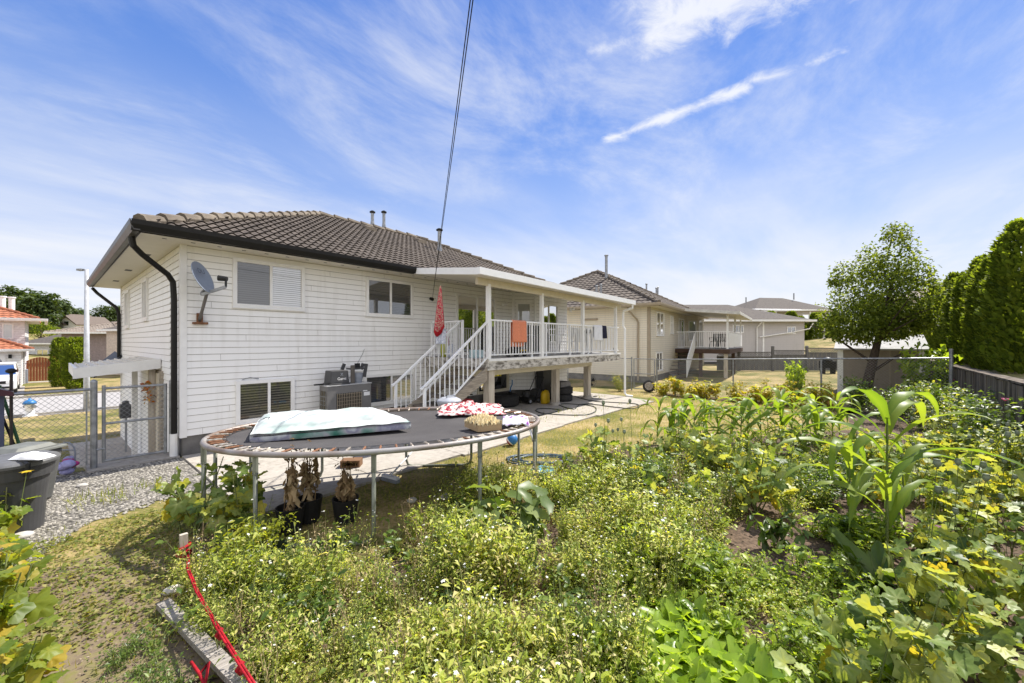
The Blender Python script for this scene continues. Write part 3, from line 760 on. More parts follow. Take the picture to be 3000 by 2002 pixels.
    b.tube([HF.p(F(2.46), .02, 1.31), HF.p(F(2.6), .02, 1.345), HF.p(F(2.75), .02, 1.31)], .007, 5)
    b.build('wall_cable', m_galv, root)
    # roof vents
    k = 0.475
    def vent(x, t, h, r=.06, cap=True):
        zb = z0 + k * t; y = HY - EV + t
        v = MB(); v.tube([(x, y, zb - .05), (x, y, zb + .16)], [r * 1.5, r * 1.05], 10); v.tube([(x, y, zb + .1), (x, y, zb + h)], r, 10)
        o = v.build('vent_pipe', m_galv, roof, smooth=False)
        v = MB(); v.lathe([(r * 1.1, zb + h), (r * 1.75, zb + h + .02), (r * 1.75, zb + h + .06), (r * .8, zb + h + .10)], (x, y, 0), 12); v.build('cap', m_black, o)
    vent(8.13, 5.6, .44); vent(8.62, 5.6, .56); vent(9.35, 3.1, .75, .07)
    for x, t in ((7.2, 4.25), (9.2, 4.1)):
        v = MB(); zb = z0 + k * t; y = HY - EV + t
        v.hexa([(x - .2, y - .2, zb - .05), (x + .2, y - .2, zb - .05), (x + .2, y + .2, zb + .14), (x - .2, y + .2, zb + .14), (x - .17, y - .2, zb + .06), (x + .17, y - .2, zb + .06), (x + .17, y + .2, zb + .2), (x - .17, y + .2, zb + .2)])
        v.build('roof_vent', m_tile2, roof)
    # lower front roof seen past the side wall
    b = MB(); b.hexa([LF.p(HD - .35, .02, 1.45), LF.p(HD + 1.6, .02, 1.55), LF.p(HD + 1.6, .62, .95), LF.p(HD - .35, .62, .95), LF.p(HD - .35, .02, 1.62), LF.p(HD + 1.6, .02, 1.72), LF.p(HD + 1.6, .62, 1.1), LF.p(HD - .35, .62, 1.1)]); b.build('porch_roof', m_blackpl, root)
    return root
main_house()

# awning over the side door
def awning():
    ax0, ax1 = 0.38, 1.53; y0, y1 = 10.8, 13.6
    t = thing('door_awning', 'low white metal awning over the side door behind the gate', 'awning', (1.0, 11.5, -.3))
    b = MB()
    b.hexa([(ax0, y0, 1.49), (ax1, y0, 1.63), (ax1, y1, 1.63), (ax0, y1, 1.49), (ax0, y0, 1.53), (ax1, y0, 1.67), (ax1, y1, 1.67), (ax0, y1, 1.53)])
    for i in range(9):
        x = ax0 + .06 + i * .13; z = 1.53 + .14 * (x - ax0) / (ax1 - ax0); b.beam((x, y0, z + .01), (x, y1, z + .01), .03, .03)
    b.build('panel', m_soffit, t)
    b = MB(); b.hexa([(ax0 - .06, y0 - .05, 1.37), (ax1, y0 - .05, 1.50), (ax1, y0, 1.50), (ax0 - .06, y0, 1.37), (ax0 - .06, y0 - .05, 1.56), (ax1, y0 - .05, 1.70), (ax1, y0, 1.70), (ax0 - .06, y0, 1.56)])
    b.hexa([(ax0 - .04, y0 - .04, 1.37), (ax0, y0 - .04, 1.37), (ax0, y1, 1.37), (ax0 - .04, y1, 1.37), (ax0 - .04, y0 - .04, 1.56), (ax0, y0 - .04, 1.56), (ax0, y1, 1.56), (ax0 - .04, y1, 1.56)])
    b.build('fascia', m_trim, t)
    for y in (11.0, 13.4):
        b = MB(); x = 1.42; b.box(x - .05, x + .05, y - .05, y + .05, H(x, y) + .031, 1.62); b.build('post', m_woodpost if y < 12 else m_trim, t)
awning()
# ------------------------------------------------------------------ patio cover, deck, stairs
DX0, DX1, DY0, DZ = 6.74, 13.68, 6.50, 1.64
def patio_cover():
    t = thing('patio_cover', 'white flat metal patio roof on slim posts over the raised deck', 'patio roof', (10, 6.5, 0))
    x0, x1, yf, yb = 6.02, 13.9, 6.10, 8.36; zf0, zf1, zb = 3.48, 3.38, 3.74
    b = MB()
    zz = lambda x, y: (zf0 + (zf1 - zf0) * (x - x0) / (x1 - x0)) * (1 - (y - yf) / (yb - yf)) + zb * (y - yf) / (yb - yf)
    n = 52
    for i in range(n):
        xa = x0 + (x1 - x0) * i / n; xb = x0 + (x1 - x0) * (i + 1) / n; xm = xb - .035
        for (p, q, dz) in ((xa, xm, 0), (xm, xb, .035)):
            b.hexa([(p, yf, zz(p, yf) + dz), (q, yf, zz(q, yf) + dz), (q, yb + .55, zz(q, yb + .55) + dz), (p, yb + .55, zz(p, yb + .55) + dz),
                    (p, yf, zz(p, yf) + dz + .03), (q, yf, zz(q, yf) + dz + .03), (q, yb + .55, zz(q, yb + .55) + dz + .03), (p, yb + .55, zz(p, yb + .55) + dz + .03)])
    b.build('roof_panel', m_soffit, t)
    b = MB(); h = .15
    def strip(p, q, th=.03):
        p = Vector(p); q = Vector(q); b.beam(p, q, th, h)
    strip((x0 - .05, yf - .06, zf0 + .08), (x1 + .05, yf - .06, zf1 + .08), .10)
    strip((x0, yf - .02, zf0 + .08), (x0, yb, zb + .08)); strip((x1, yf - .02, zf1 + .08), (x1, yb, zb + .08))
    b.build('fascia', m_white, t)
    b = MB(); b.beam((x0 + .35, DY0 - .0, zf0 - .045), (x1 - .15, DY0 - .0, zf1 - .045), .08, .16); b.build('beam', m_cream, t)
    for px in (1431, 1587, 1707, 1803):
        s = (px - CX) / FPX; dx, dy = FW[0] + s * RT[0], FW[1] + s * RT[1]; x = dx * DY0 / dy
        b = MB(); b.box(x - .045, x + .045, DY0 - .045, DY0 + .045, DZ, 3.40 - .012 * (x - 6.7)); b.build('post', m_white, t)
    b = MB(); e = (x1 - .12, yf - .06)
    b.tube([(e[0], e[1], zf1 + .0), (e[0], e[1], zf1 - .12), (e[0] - .0, DY0 - .12, zf1 - .22), (e[0], DY0 - .1, zf1 - .35), (e[0], DY0 - .1, 2.62), (e[0] + .02, DY0 - .16, 2.5), (e[0] + .02, DY0 - .16, .16), (e[0] + .04, DY0 - .22, .07), (e[0] + .12, DY0 - .42, .05)], .043, 8)
    b.build('downspout', m_white, t)
patio_cover()
def rail(mb, p, q, h=.94, low=.09, sp=.112, bal=.018, top=.05):
    p = Vector(p); q = Vector(q); n = max(2, int(round((q - p).xy.length / sp)))
    mb.beam(p + Vector((0, 0, h - .02)), q + Vector((0, 0, h - .02)), top, .04); mb.beam(p + Vector((0, 0, low)), q + Vector((0, 0, low)), .03, .03)
    for i in range(1, n):
        c = p.lerp(q, i / n); mb.beam(c + Vector((0, 0, low)), c + Vector((0, 0, h - .03)), bal, bal)
def deck():
    t = thing('deck', 'raised back deck with white railings and weathered stained fascia', 'deck', (10, 7.5, 0))
    b = MB(); b.box(DX0, DX1, DY0, 8.955, DZ - .03, DZ); b.build('floor', m_deckfloor, t)
    b = MB(); b.box(DX0, DX1, DY0 - .04, DY0, DZ - .27, DZ - .005); b.box(DX0 - .04, DX0, DY0 - .04, 8.9, DZ - .27, DZ - .005); b.box(DX1, DX1 + .04, DY0 - .04, 8.9, DZ - .27, DZ - .005)
    b.build('fascia', m_peel, t)
    b = MB(); b.box(DX0, DX1 + .0, DY0 - .055, DY0 - .041, DZ - .06, DZ + .004); b.build('edge_flashing', m_trim, t)
    b = MB()
    for i in range(18): x = DX0 + .1 + i * .4; b.box(x, x + .04, DY0 + .02, 8.9, DZ - .26, DZ - .035)
    b.build('joists', m_cream, t)
    b = MB(); b.box(DX0 + .02, 12.75, 7.12, 7.26, DZ - .47, DZ - .265); b.build('beam', m_cream, t)
    for x, y in ((DX0 + .16, 6.62), (10.55, 7.19), (12.55, 7.19)):
        b = MB(); b.box(x - .095, x + .095, y - .095, y + .095, .033, DZ - (.27 if y < 7 else .47)); p = b.build('support_post', m_woodpost, t)
        b = MB(); b.lathe([(.17, .034), (.15, .12), (.13, .13)], (x, y, 0), 12); b.build('footing', m_concrete, p)
    # railings
    b = MB(); rail(b, (DX0 + .03, DY0 + .02, DZ), (DX1 - .03, DY0 + .02, DZ)); b.build('front_railing', m_white, t)
    for x in (8.45, 9.1, 10.35, 11.45, 12.3):
        b = MB(); b.box(x - .022, x + .022, DY0 - .002, DY0 + .042, DZ - .04, DZ + .9); b.build('railing_post', m_white, t)
    b = MB(); rail(b, (DX1 - .03, DY0 + .06, DZ), (DX1 - .03, 8.8, DZ)); b.build('side_railing', m_white, t)
    yi = 7.42
    b = MB(); rail(b, (DX0 + .03, yi, DZ), (DX0 + .03, 8.62, DZ)); b.build('landing_railing', m_white, t)
    for y in (DY0 + .02, yi, 8.62):
        b = MB(); b.box(DX0 + .005, DX0 + .06, y - .028, y + .028, DZ, DZ + .95); b.build('railing_post', m_white, t)
    # stairs down along the wall
    st = MB(); run = 2.22; n = 8; rise = (DZ - .035) / (n + 1) if False else (DZ - .035) / n; go = run / n
    for i in range(n - 1):
        x1 = DX0 - i * go; z = DZ - (i + 1) * rise
        st.box(x1 - go - .03, x1, DY0 + .06, yi + .05, z - .04, z)
    s0 = st.build('stair_treads', m_tread, t)
    st = MB()
    for y in (DY0 + .0, yi + .07):
        st.hexa([(DX0 - run, y, .036), (DX0 - run + .3, y, .036), (DX0 - run + .3, y + .045, .036), (DX0 - run, y + .045, .036)] if False else
                [(DX0 - run - .05, y, .036), (DX0 - .02, y, DZ - .5), (DX0 - .02, y + .045, DZ - .5), (DX0 - run - .05, y + .045, .036), (DX0 - run - .05, y, .2), (DX0 - .02, y, DZ - .2), (DX0 - .02, y + .045, DZ - .2), (DX0 - run - .05, y + .045, .2)])
    st.build('stair_stringers', m_wood, t)
    sx = 4.92; zs = .24
    for y in (DY0 + .0, yi + .09):
        b = MB(); rail(b, (sx, y, zs), (DX0 + .0, y, DZ - .02), .93, .07, .13)
        b.beam((sx - .1, y, zs + .86), (sx, y, zs + .91), .05, .04); b.build('stair_railing', m_white, t)
        b = MB(); b.box(sx - .025, sx + .025, y - .025, y + .025, .036, zs + .9); b.build('newel_post', m_white, t)
    return t
deck()
# ------------------------------------------------------------------ things in the yard
def nz(x, y, s=1.0):
    return sin(3.1 * x * s + 1.3 * sin(2.3 * y * s)) * .5 + sin(5.7 * y * s + 2.1 * sin(3.9 * x * s + 1.0)) * .5
def link_lines(mb, p0, u, W, z0, z1, pitch=.075, r=.0022):
    """woven wire of a chain-link panel: diagonals both ways; p0 start, u unit direction, z0/z1 functions of a"""
    n = Vector((-u[1], u[0], 0))
    def P(a, z): return Vector((p0[0] + u[0] * a, p0[1] + u[1] * a, z))
    hh = max(z1(0) - z0(0), z1(W) - z0(W)); k = int((W + hh) / pitch) + 1
    for sgn in (1, -1):
        for i in range(k):
            s = i * pitch
            pts = []
            a_lo, a_hi = (max(0, s - hh), min(W, s)) if sgn == 1 else (max(0, s - hh), min(W, s))
            if a_hi - a_lo < .02: continue
            for a in (a_lo, a_hi):
                f = (s - a)                      # height above the bottom along this diagonal
                aa = a if sgn == 1 else W - a
                pts.append(P(aa, z0(aa) + min(f, z1(aa) - z0(aa))))
            mb.tube([pts[0] + n * .003 * sgn, pts[1] + n * .003 * sgn], r, 3, False)
def chain_panel(parent, p, q, z0, z1, pitch=.075, r=.0022, name='wire_mesh'):
    d = Vector(q) - Vector(p); W = d.length; u = (d.x / W, d.y / W)
    b = MB(); link_lines(b, p, u, W, z0, z1, pitch, r); return b.build(name, m_wire, parent)

def trampoline():
    c = (2.95, 4.60); A, B, an = 2.02, 1.25, radians(-30.3); zr = .945
    t = thing('trampoline', 'oval trampoline with dark grey mat and rust stained tube frame', 'trampoline', (c[0], c[1], 0))
    ca, sa = cos(an), sin(an)
    E = lambda th, a, b_: (c[0] + ca * a * cos(th) - sa * b_ * sin(th), c[1] + sa * a * cos(th) + ca * b_ * sin(th))
    b = MB(); N = 72; pts = [(*E(2 * pi * i / N, A, B), zr) for i in range(N)]
    rr = .03
    n0 = len(b.v)
    for i in range(N):
        x, y, z = pts[i]; px, py, _ = pts[i - 1]; qx, qy, _ = pts[(i + 1) % N]
        dx, dy = qx - px, qy - py; l = hypot(dx, dy); nx, ny = dy / l, -dx / l
        for k in range(8): a = 2 * pi * k / 8; b.v.append((x + nx * rr * cos(a), y + ny * rr * cos(a), z + rr * sin(a)))
    for i in range(N):
        j = (i + 1) % N
        for k in range(8): k2 = (k + 1) % 8; b.f.append((n0 + i * 8 + k, n0 + j * 8 + k, n0 + j * 8 + k2, n0 + i * 8 + k2)); b.m.append(0)
    b.build('frame', m_rust, t, smooth=True)
    b = MB(); rings = 8; a2, b2 = A - .20, B - .20; n0 = len(b.v); b.v.append((c[0], c[1], zr - .055))
    for j in range(1, rings + 1):
        for i in range(N): x, y = E(2 * pi * i / N, a2 * j / rings, b2 * j / rings); b.v.append((x, y, zr + .005 - .06 * (1 - (j / rings) ** 2) + .004 * sin(i * 1.7) * (j == rings)))
    for i in range(N):
        i2 = (i + 1) % N; b.f.append((0, 1 + i, 1 + i2)); b.m.append(0)
        for j in range(rings - 1): o = 1 + j * N; b.f.append((o + i, o + N + i, o + N + i2, o + i2)); b.m.append(0)
    b.build('mat', m_mat, t, smooth=True)
    b = MB()
    for i in range(N): pass
    ed = MB()
    for i in range(N):
        i2 = (i + 1) % N; p0, p1 = E(2 * pi * i / N, a2 - .01, b2 - .01), E(2 * pi * i2 / N, a2 - .01, b2 - .01); q0, q1 = E(2 * pi * i / N, a2 + .02, b2 + .02), E(2 * pi * i2 / N, a2 + .02, b2 + .02)
        ed.face([(*p0, zr + .012), (*q0, zr + .012), (*q1, zr + .012), (*p1, zr + .012)])
    ed.build('mat_binding', m_blackpl, t)
    # springs: one mesh, many copies
    s = MB(); s.tube([(0, .03, 0), (0, .045, 0), (0, .155, 0), (0, .17, 0)], [.004, .0125, .0125, .004], 7); s.tube([(0, 0, .014), (0, .03, 0)], .004, 5); s.tube([(0, .17, 0), (0, .20, .0)], .004, 5)
    base = None; NS = 76
    for i in range(NS):
        th = 2 * pi * i / NS; x, y = E(th, A - .005, B - .005); xi, yi = E(th, A - .2, B - .2); rz = atan2(yi - y, xi - x) - pi / 2
        if base is None: o = base = s.build('spring', m_rustdark); m2 = base.data.copy(); m2.materials[0] = m_steel
        else: o = bpy.data.objects.new('spring', base.data if R.random() < .5 else m2); COL.objects.link(o)
        o.parent = t; o.location = (x - c[0], y - c[1], zr + .012); o.rotation_euler = (0, 0, rz)
    # legs: U-shaped tubes
    def leg(p, q, m=m_legs, bottom=.02):
        g = MB(); p = Vector((*p, 0)); q = Vector((*q, 0)); d = (q - p); l = d.length; d = d / l; o = d * min(.10, l * .3)
        g.tube([p + Vector((0, 0, zr - .02)), p + Vector((0, 0, .12)), p + o * .3 + Vector((0, 0, .05)), p + o + Vector((0, 0, bottom)), q - o + Vector((0, 0, bottom)), q - o * .3 + Vector((0, 0, .05)), q + Vector((0, 0, .12)), q + Vector((0, 0, zr - .02))], .021, 8)
        o_ = g.build('leg', m, t, smooth=True)
        for e in (p, q):
            g = MB(); g.tube([e + Vector((0, 0, .76)), e + Vector((0, 0, zr + .0))], .027, 8); g.tube([e + Vector((0, 0, .74)), e + Vector((0, 0, .752))], .029, 8); g.build('leg_socket', m_legs, o_)
    ell = lambda d: E(radians(d), A, B)
    def near(px, py):
        x, y = G(px, py, zr - .02); return (x, y)
    leg(near(748, 1335), near(1095, 1328)); leg(near(1406, 1292), ell(-28))
    leg(ell(150), ell(118)); leg(ell(82), ell(50)); leg(ell(196), ell(172)); leg(ell(-4), ell(18))
    return t
trampoline()

def cloth_from(fn, nx, ny, name, mats, label, cat, thick=.0, matfn=None, loc=None, smooth=True, group=None):
    b = MB()
    b.grid(nx, ny, fn)
    if matfn:
        b.m = [matfn((i % nx + .5) / nx, (i // nx + .5) / ny) for i in range(nx * ny)]
    xs = [v[0] for v in b.v]; ys = [v[1] for v in b.v]; zs = [v[2] for v in b.v]
    t = thing_mesh(b, name, mats, ((min(xs) + max(xs)) / 2, (min(ys) + max(ys)) / 2, min(zs)), smooth)
    if thick > 0:
        m = t.modifiers.new('thickness', 'SOLIDIFY'); m.thickness = thick; m.offset = 0
    return tag(t, label, cat, group)
def thing_mesh(b, name, mats, loc, smooth=False, bevel=0):
    """a one-mesh thing with its origin at loc"""
    b.v = [(x - loc[0], y - loc[1], z - loc[2]) for x, y, z in b.v]
    o = b.build(name, mats, None, smooth, bevel); o.location = loc; return o
def patches(name, cols, scale, rough=.95, stretch=(1, 1, 1), pos=None, detail=3):
    m, nt, b, N, L = nodes(name); tc = N('ShaderNodeTexCoord'); mp = N('ShaderNodeMapping'); L(tc.outputs['Object'], mp.inputs[0]); mp.inputs['Scale'].default_value = stretch
    n = N('ShaderNodeTexNoise'); L(mp.outputs[0], n.inputs['Vector']); n.inputs['Scale'].default_value = scale; n.inputs['Detail'].default_value = detail
    cr = N('ShaderNodeValToRGB'); L(n.outputs[0], cr.inputs[0]); e = cr.color_ramp.elements
    while len(e) < len(cols): e.new(.5)
    for i, c in enumerate(cols): e[i].position = pos[i] if pos else .36 + .28 * i / (len(cols) - 1); e[i].color = (*c, 1)
    L(cr.outputs[0], b.inputs['Base Color']); setp(b, Roughness=rough); b.inputs['Specular IOR Level'].default_value = .1
    return m
m_matt_top = patches('mattress ticking', [(0.31, 0.38, 0.36), (0.44, 0.47, 0.46), (0.52, 0.53, 0.54)], 4.5, detail=5, stretch=(1, 2, 1))
m_matt_side = patches('mattress border', [(0.05, 0.16, 0.12), (0.20, 0.30, 0.27), (0.36, 0.36, 0.38), (0.22, 0.22, 0.30), (0.46, 0.48, 0.49)], 3.2, pos=[.34, .44, .5, .56, .64], detail=4)  # green grey pattern, darkened for the side turned from the sun
m_laundry = patches('striped laundry', [(0.22, 0.015, 0.035), (0.36, 0.10, 0.11), (0.58, 0.47, 0.43), (0.62, 0.56, 0.53)], 14, pos=[.38, .45, .50, .6])
m_scarf = patches('patterned red scarf', [(0.40, 0.008, 0.05), (0.42, 0.02, 0.06), (0.66, 0.55, 0.42), (0.22, 0.03, 0.05)], 34, pos=[.40, .47, .54, .64])
m_plaid = patches('pale checked cloth', [(0.35, 0.38, 0.48), (0.66, 0.68, 0.74)], 30)
m_floral = patches('floral cloth', [(0.20, 0.05, 0.26), (0.55, 0.55, 0.62), (0.70, 0.70, 0.72)], 9, pos=[.36, .46, .6])

def mattress():
    z0 = .93
    fl = Vector((*G(732, 1300, z0), z0)); fr = Vector((*G(1203, 1258, z0), z0)); br = Vector((*G(1105, 1197, 1.08), z0)); bl = Vector((*G(757, 1215, 1.10), z0))
    NX, NY = 40, 22; th = .20
    def top(u, v):
        p = fl.lerp(fr, u).lerp(bl.lerp(br, u), v)
        e = min(u * 9, (1 - u) * 9, v * 6.5, (1 - v) * 6.5, 1.0); r = 1 - (1 - max(e, 0)) ** 2.4
        sag = -.045 * max(0, (u - .72) / .28) ** 1.5 * (1 - .3 * v)
        return Vector((p.x, p.y, z0 + .095 + (th - .095 + sag) * r + .012 * nz(u * 3, v * 3) * r + .006 * nz(u * 9, v * 11) + .002 * sin(u * 31 + 5 * sin(v * 7))))
    b = MB(); b.grid(NX, NY, top); n = (NX + 1)
    loop = [i for i in range(NX + 1)] + [j * n + NX for j in range(1, NY + 1)] + [NY * n + i for i in range(NX - 1, -1, -1)] + [j * n for j in range(NY - 1, 0, -1)]
    cen = (fl + fr + bl + br) / 4; b.cur = 1; prev = loop
    for k, (dz, sc) in enumerate(((.055, 1.006), (.02, 1.0), (.004, .985))):
        nw = []
        for i in loop:
            v = Vector(b.v[i]); q = cen + (v - cen) * sc; nw.append(len(b.v)); b.v.append((q.x, q.y, z0 + dz))
        for a in range(len(loop)): c2 = (a + 1) % len(loop); b.f.append((prev[a], nw[a], nw[c2], prev[c2])[::-1]); b.m.append(1)
        prev = nw
    t = thing('mattress', 'bare white mattress with green grey border lying on the trampoline', 'mattress', (cen.x, cen.y, z0))
    b.build('body', [m_matt_top, m_matt_side], t, smooth=True)
    b = MB(); pts = [Vector(b_) for b_ in ()]
    pr_ = []
    for i in range(0, 25): 
        p = fl.lerp(fr, .02 + .5 * i / 24) ; d = (p - cen); p = cen + d * 1.004; pr_.append((p.x, p.y, z0 + .072 + .002 * sin(i)))
    b.tube(pr_, .006, 6); b.build('piping', m_blackpl, t)
    b = MB(); b.tube([top(.02, .62) + Vector((0, 0, .004)), top(.07, .55) + Vector((0, 0, .006)), top(.10, .42) + Vector((0, 0, .006)), top(.095, .30) + Vector((0, 0, .006))], .004, 5); b.build('loose_cord', m_blackpl, t)
mattress()
def mat_items():
    z = .945
    p0 = Vector((*G(1282, 1221, z), z)); p1 = Vector((*G(1480, 1216, z), z)); q = Vector((*G(1380, 1190, z), z)) - p0.lerp(p1, .5)
    def f(u, v):
        p = p0.lerp(p1, u) + q * (v * 1.1)
        e = max(0, sin(pi * u)) ** .6 * max(0, sin(pi * v)) ** .5
        h = (.075 if u < .55 else .045) * e * (1 + .55 * nz(u * 5, v * 3.5)) + .025 * e * nz(u * 14, v * 9)
        return p + Vector((.03 * nz(v * 5, u * 3), .03 * nz(u * 6, v * 4), .012 + max(h, 0)))
    cloth_from(f, 60, 26, 'laundry_pile', m_laundry, 'crumpled heap of red and white laundry on the trampoline mat', 'laundry', .006)
    # shallow cardboard box with crumpled paper
    c = [Vector((*G(x, y, z), z)) for x, y in ((1361, 1252), (1400, 1268), (1470, 1261), (1432, 1245))]
    t = thing('cardboard_box', 'shallow cardboard tray full of crumpled yellow paper on the trampoline edge', 'box', (c[0].x, c[0].y, z))
    b = MB(); h = Vector((0, 0, .085)); up = Vector((0, 0, .006))
    for i in range(4):
        p, r_ = c[i], c[(i + 1) % 4]; n = Vector((-(r_ - p).y, (r_ - p).x, 0)).normalized() * .006
        b.hexa([p + up, r_ + up, r_ + up + n, p + up + n, p + h, r_ + h, r_ + h + n, p + h + n])
    b.face([x + up * 1.3 for x in c]); b.build('tray', m_card, t)
    ce = sum(c, Vector()) / 4
    def g(u, v):
        p = c[0].lerp(c[1], u).lerp(c[3].lerp(c[2], u), v); p = ce + (p - ce) * 1.04; e = max(0, sin(pi * u) * sin(pi * v)) ** .4
        return p + Vector((0, 0, .075 + .06 * e * (1 + nz(u * 8, v * 7)) + .03 * nz(u * 19, v * 16) + .05 * (1 - e) * max(0, nz(u * 6 + 1, v * 5))))
    b = MB(); b.grid(34, 34, g); b.build('paper', m_paper, t)
    # quilt hanging over the rim
    a0 = Vector((*G(1472, 1262, z), z)); a1 = Vector((*G(1556, 1255, z), z)); dv = Vector((*G(1500, 1232, z), z)) - Vector((*G(1500, 1257, z), z))
    def q2(u, v):
        p = a0.lerp(a1, u) + dv * v; zz = .06 + .05 * sin(pi * min(v * 1.2, 1)) + .02 * nz(u * 7, v * 5)
        if u > .82: zz -= (u - .82) * 1.3; p += Vector((RT[0], RT[1], 0)) * .02
        return p + Vector((0, 0, zz))
    cloth_from(q2, 30, 16, 'draped_cloth', m_floral, 'purple and grey floral cloth draped over the trampoline rim beside the tray', 'cloth', .012)
mat_items()
# ---- under and round the trampoline
def leaf_husk_material(): return leafmat('dried husk', [(0.20, 0.13, 0.07), (0.36, 0.25, 0.13), (0.46, 0.35, 0.20)], .25, .8, (1.2, 1.1, .8))
m_husk = leaf_husk_material()
def dried_plant(px, py, h, label, seed, lean=0.0):
    x, y = G(px, py); t = thing('dried_plant', label, 'dried plant', (x, y, .02), 'dead plants in pots under the trampoline')
    b = MB(); b.lathe([(.11, .0), (.135, .2), (.145, .26), (.135, .26), (.12, .2)], (x, y, .02), 16); b.build('pot', m_blackpl, t)
    r = np.random.default_rng(seed); fb = FB(); n = 5
    A = np.c_[r.uniform(-.05, .05, n), r.uniform(-.05, .05, n), np.full(n, .2)]; B = A + np.c_[r.uniform(-.05, .05, n) + lean, r.uniform(-.05, .05, n), h * r.uniform(.6, 1, n)]
    stems(fb, A, B, .008, r.uniform(0, 1, n))
    tv, tf = T_oval(.26, .12, .3, .12); k = 46
    zz = r.uniform(.25, h * .8, k); ii = r.integers(0, n, k); tt = zz / h
    L_ = A[ii] + (B[ii] - A[ii]) * tt[:, None]; 
    fb.add(tv, tf, rots(r.uniform(0, 6.3, k), r.uniform(-2.0, -1.1, k), r.uniform(-1, 1, k), r.uniform(.09, .22, k)), L_ + r.uniform(-.02, .02, (k, 3)), r.uniform(0, 1, k))
    k = 22; L_ = B[r.integers(0, n, k)] + r.uniform(-.07, .07, (k, 3)) * np.array([1, 1, 1.6])
    fb.add(tv, tf, rots(r.uniform(0, 6.3, k), r.uniform(-1.2, 1.2, k), r.uniform(-1, 1, k), r.uniform(.05, .09, k)), L_, r.uniform(0, .45, k))
    fb.build('dead_stalks', m_husk, t)
dried_plant(850, 1560, .70, 'dried brown plant in a black pot, nearest the left trampoline leg', 5)
dried_plant(905, 1530, .74, 'dried brown plant in a black pot, between the two others', 6)
dried_plant(1012, 1530, .60, 'shorter dried plant in a black pot, nearest the middle trampoline leg', 8)
def broom():
    a = Vector((*G(1122, 1408), .03)); b2 = Vector((*G(1166, 1420), .03)); e = Vector((*G(1208, 1375), .28)); mid = a.lerp(b2, .5)
    t = thing('broom', 'white push broom lying in the shade under the trampoline', 'broom', (mid.x, mid.y, .02))
    b = MB(); b.beam(a + Vector((0, 0, .05)), b2 + Vector((0, 0, .05)), .06, .04); b.build('head', m_whitecl, t)
    b = MB(); b.beam(a + Vector((0, 0, .01)), b2 + Vector((0, 0, .01)), .075, .05); b.build('bristles', m_midpl, t)
    b = MB(); b.tube([mid + Vector((0, 0, .07)), e], .013, 8); b.build('handle', m_whitepl, t)
broom()
def block():
    x, y = G(1030, 1372); f = Fr((x, y, .036), YAW - pi / 2 + .12)
    b = MB(); b.box(-.15, .15, -.1, .1, 0, .02, f); b.box(-.15, .15, -.1, .1, .085, .11, f); b.box(-.15, -.12, -.1, .1, .02, .085, f); b.box(.12, .15, -.1, .1, .02, .085, f); b.box(-.12, .12, -.1, -.07, .02, .085, f)
    tag(thing_mesh(b, 'clay_block', mat('clay block', (.20, .11, .06), .9), (x, y, .036)), 'hollow brown clay block on the edge of the concrete patio', 'block')
block()
def ball2():
    x, y = G(1500, 1306); b = MB(); b.ball((0, 0, 0), .112, 20, 12)
    nf = len(b.f); b.m = [1 if i < nf * .34 else (2 if i < nf * .45 else 0) for i in range(nf)]
    o = b.build('ball', [m_blue, m_redpl, m_whitepl], None, True); o.location = (x, y, .118); o.rotation_euler = (.7, .5, 0)
    tag(o, 'blue and red rubber ball lying on the dry lawn', 'ball')
ball2()
def hose(name, px, mt, r, label, zb=.02, z=0.0, jit=.0):
    pts = []
    for i in range(len(px) - 1):
        p0 = px[max(i - 1, 0)]; p1 = px[i]; p2 = px[i + 1]; p3 = px[min(i + 2, len(px) - 1)]
        for k in range(6):
            t = k / 6; t2, t3 = t * t, t * t * t
            q = [0.5 * (2 * p1[j] + (p2[j] - p0[j]) * t + (2 * p0[j] - 5 * p1[j] + 4 * p2[j] - p3[j]) * t2 + (3 * p1[j] - p0[j] - 3 * p2[j] + p3[j]) * t3) for j in (0, 1)]
            x, y = G(q[0], q[1]); pts.append((x, y, zb + r + .004 * (len(pts) % 5 == 0)))
    b = MB(); b.tube(pts, r, 6); o = thing_mesh(b, name, mt, pts[0], True); tag(o, label, 'hose')
hose('garden_hose', [(1690, 1168), (1740, 1180), (1800, 1184), (1860, 1188), (1872, 1196), (1850, 1202), (1800, 1198), (1740, 1190), (1700, 1190), (1680, 1204), (1640, 1192), (1660, 1188), (1720, 1192), (1745, 1200), (1740, 1214), (1700, 1222), (1600, 1218), (1570, 1208), (1590, 1202), (1640, 1208), (1560, 1226), (1510, 1226), (1450, 1222)], m_hose, .014, 'long black garden hose sprawling over the concrete patio', .036)
def coil():
    px = []
    for k in range(44):
        a = k * 2 * pi / 11 + .4; rr = 1 + .18 * sin(k * .7); px.append((1590 + (78 + 4 * (k % 5)) * cos(a) * rr, 1349 + 12 * sin(a) * rr))
    px += [(1520, 1338), (1490, 1350), (1500, 1362), (1560, 1366)]
    hose('coiled_hose', px, m_hoseb, .013, 'blue grey garden hose coiled on the lawn beside the trampoline', .012)
coil()
def tray():
    c = [G(x, y) for x, y in ((1552, 1392), (1600, 1402), (1632, 1386), (1586, 1378))]
    b = MB(); b.slab(c, .02, .05)
    for i in range(4): p, q = c[i], c[(i + 1) % 4]; b.beam((*p, .05), (*q, .05), .03, .05)
    tag(thing_mesh(b, 'plastic_tray', mat('sky blue plastic', (.10, .36, .55), .45), (*c[0], .02)), 'sky blue plastic tray on the grass by the garden edge', 'tray')
tray()
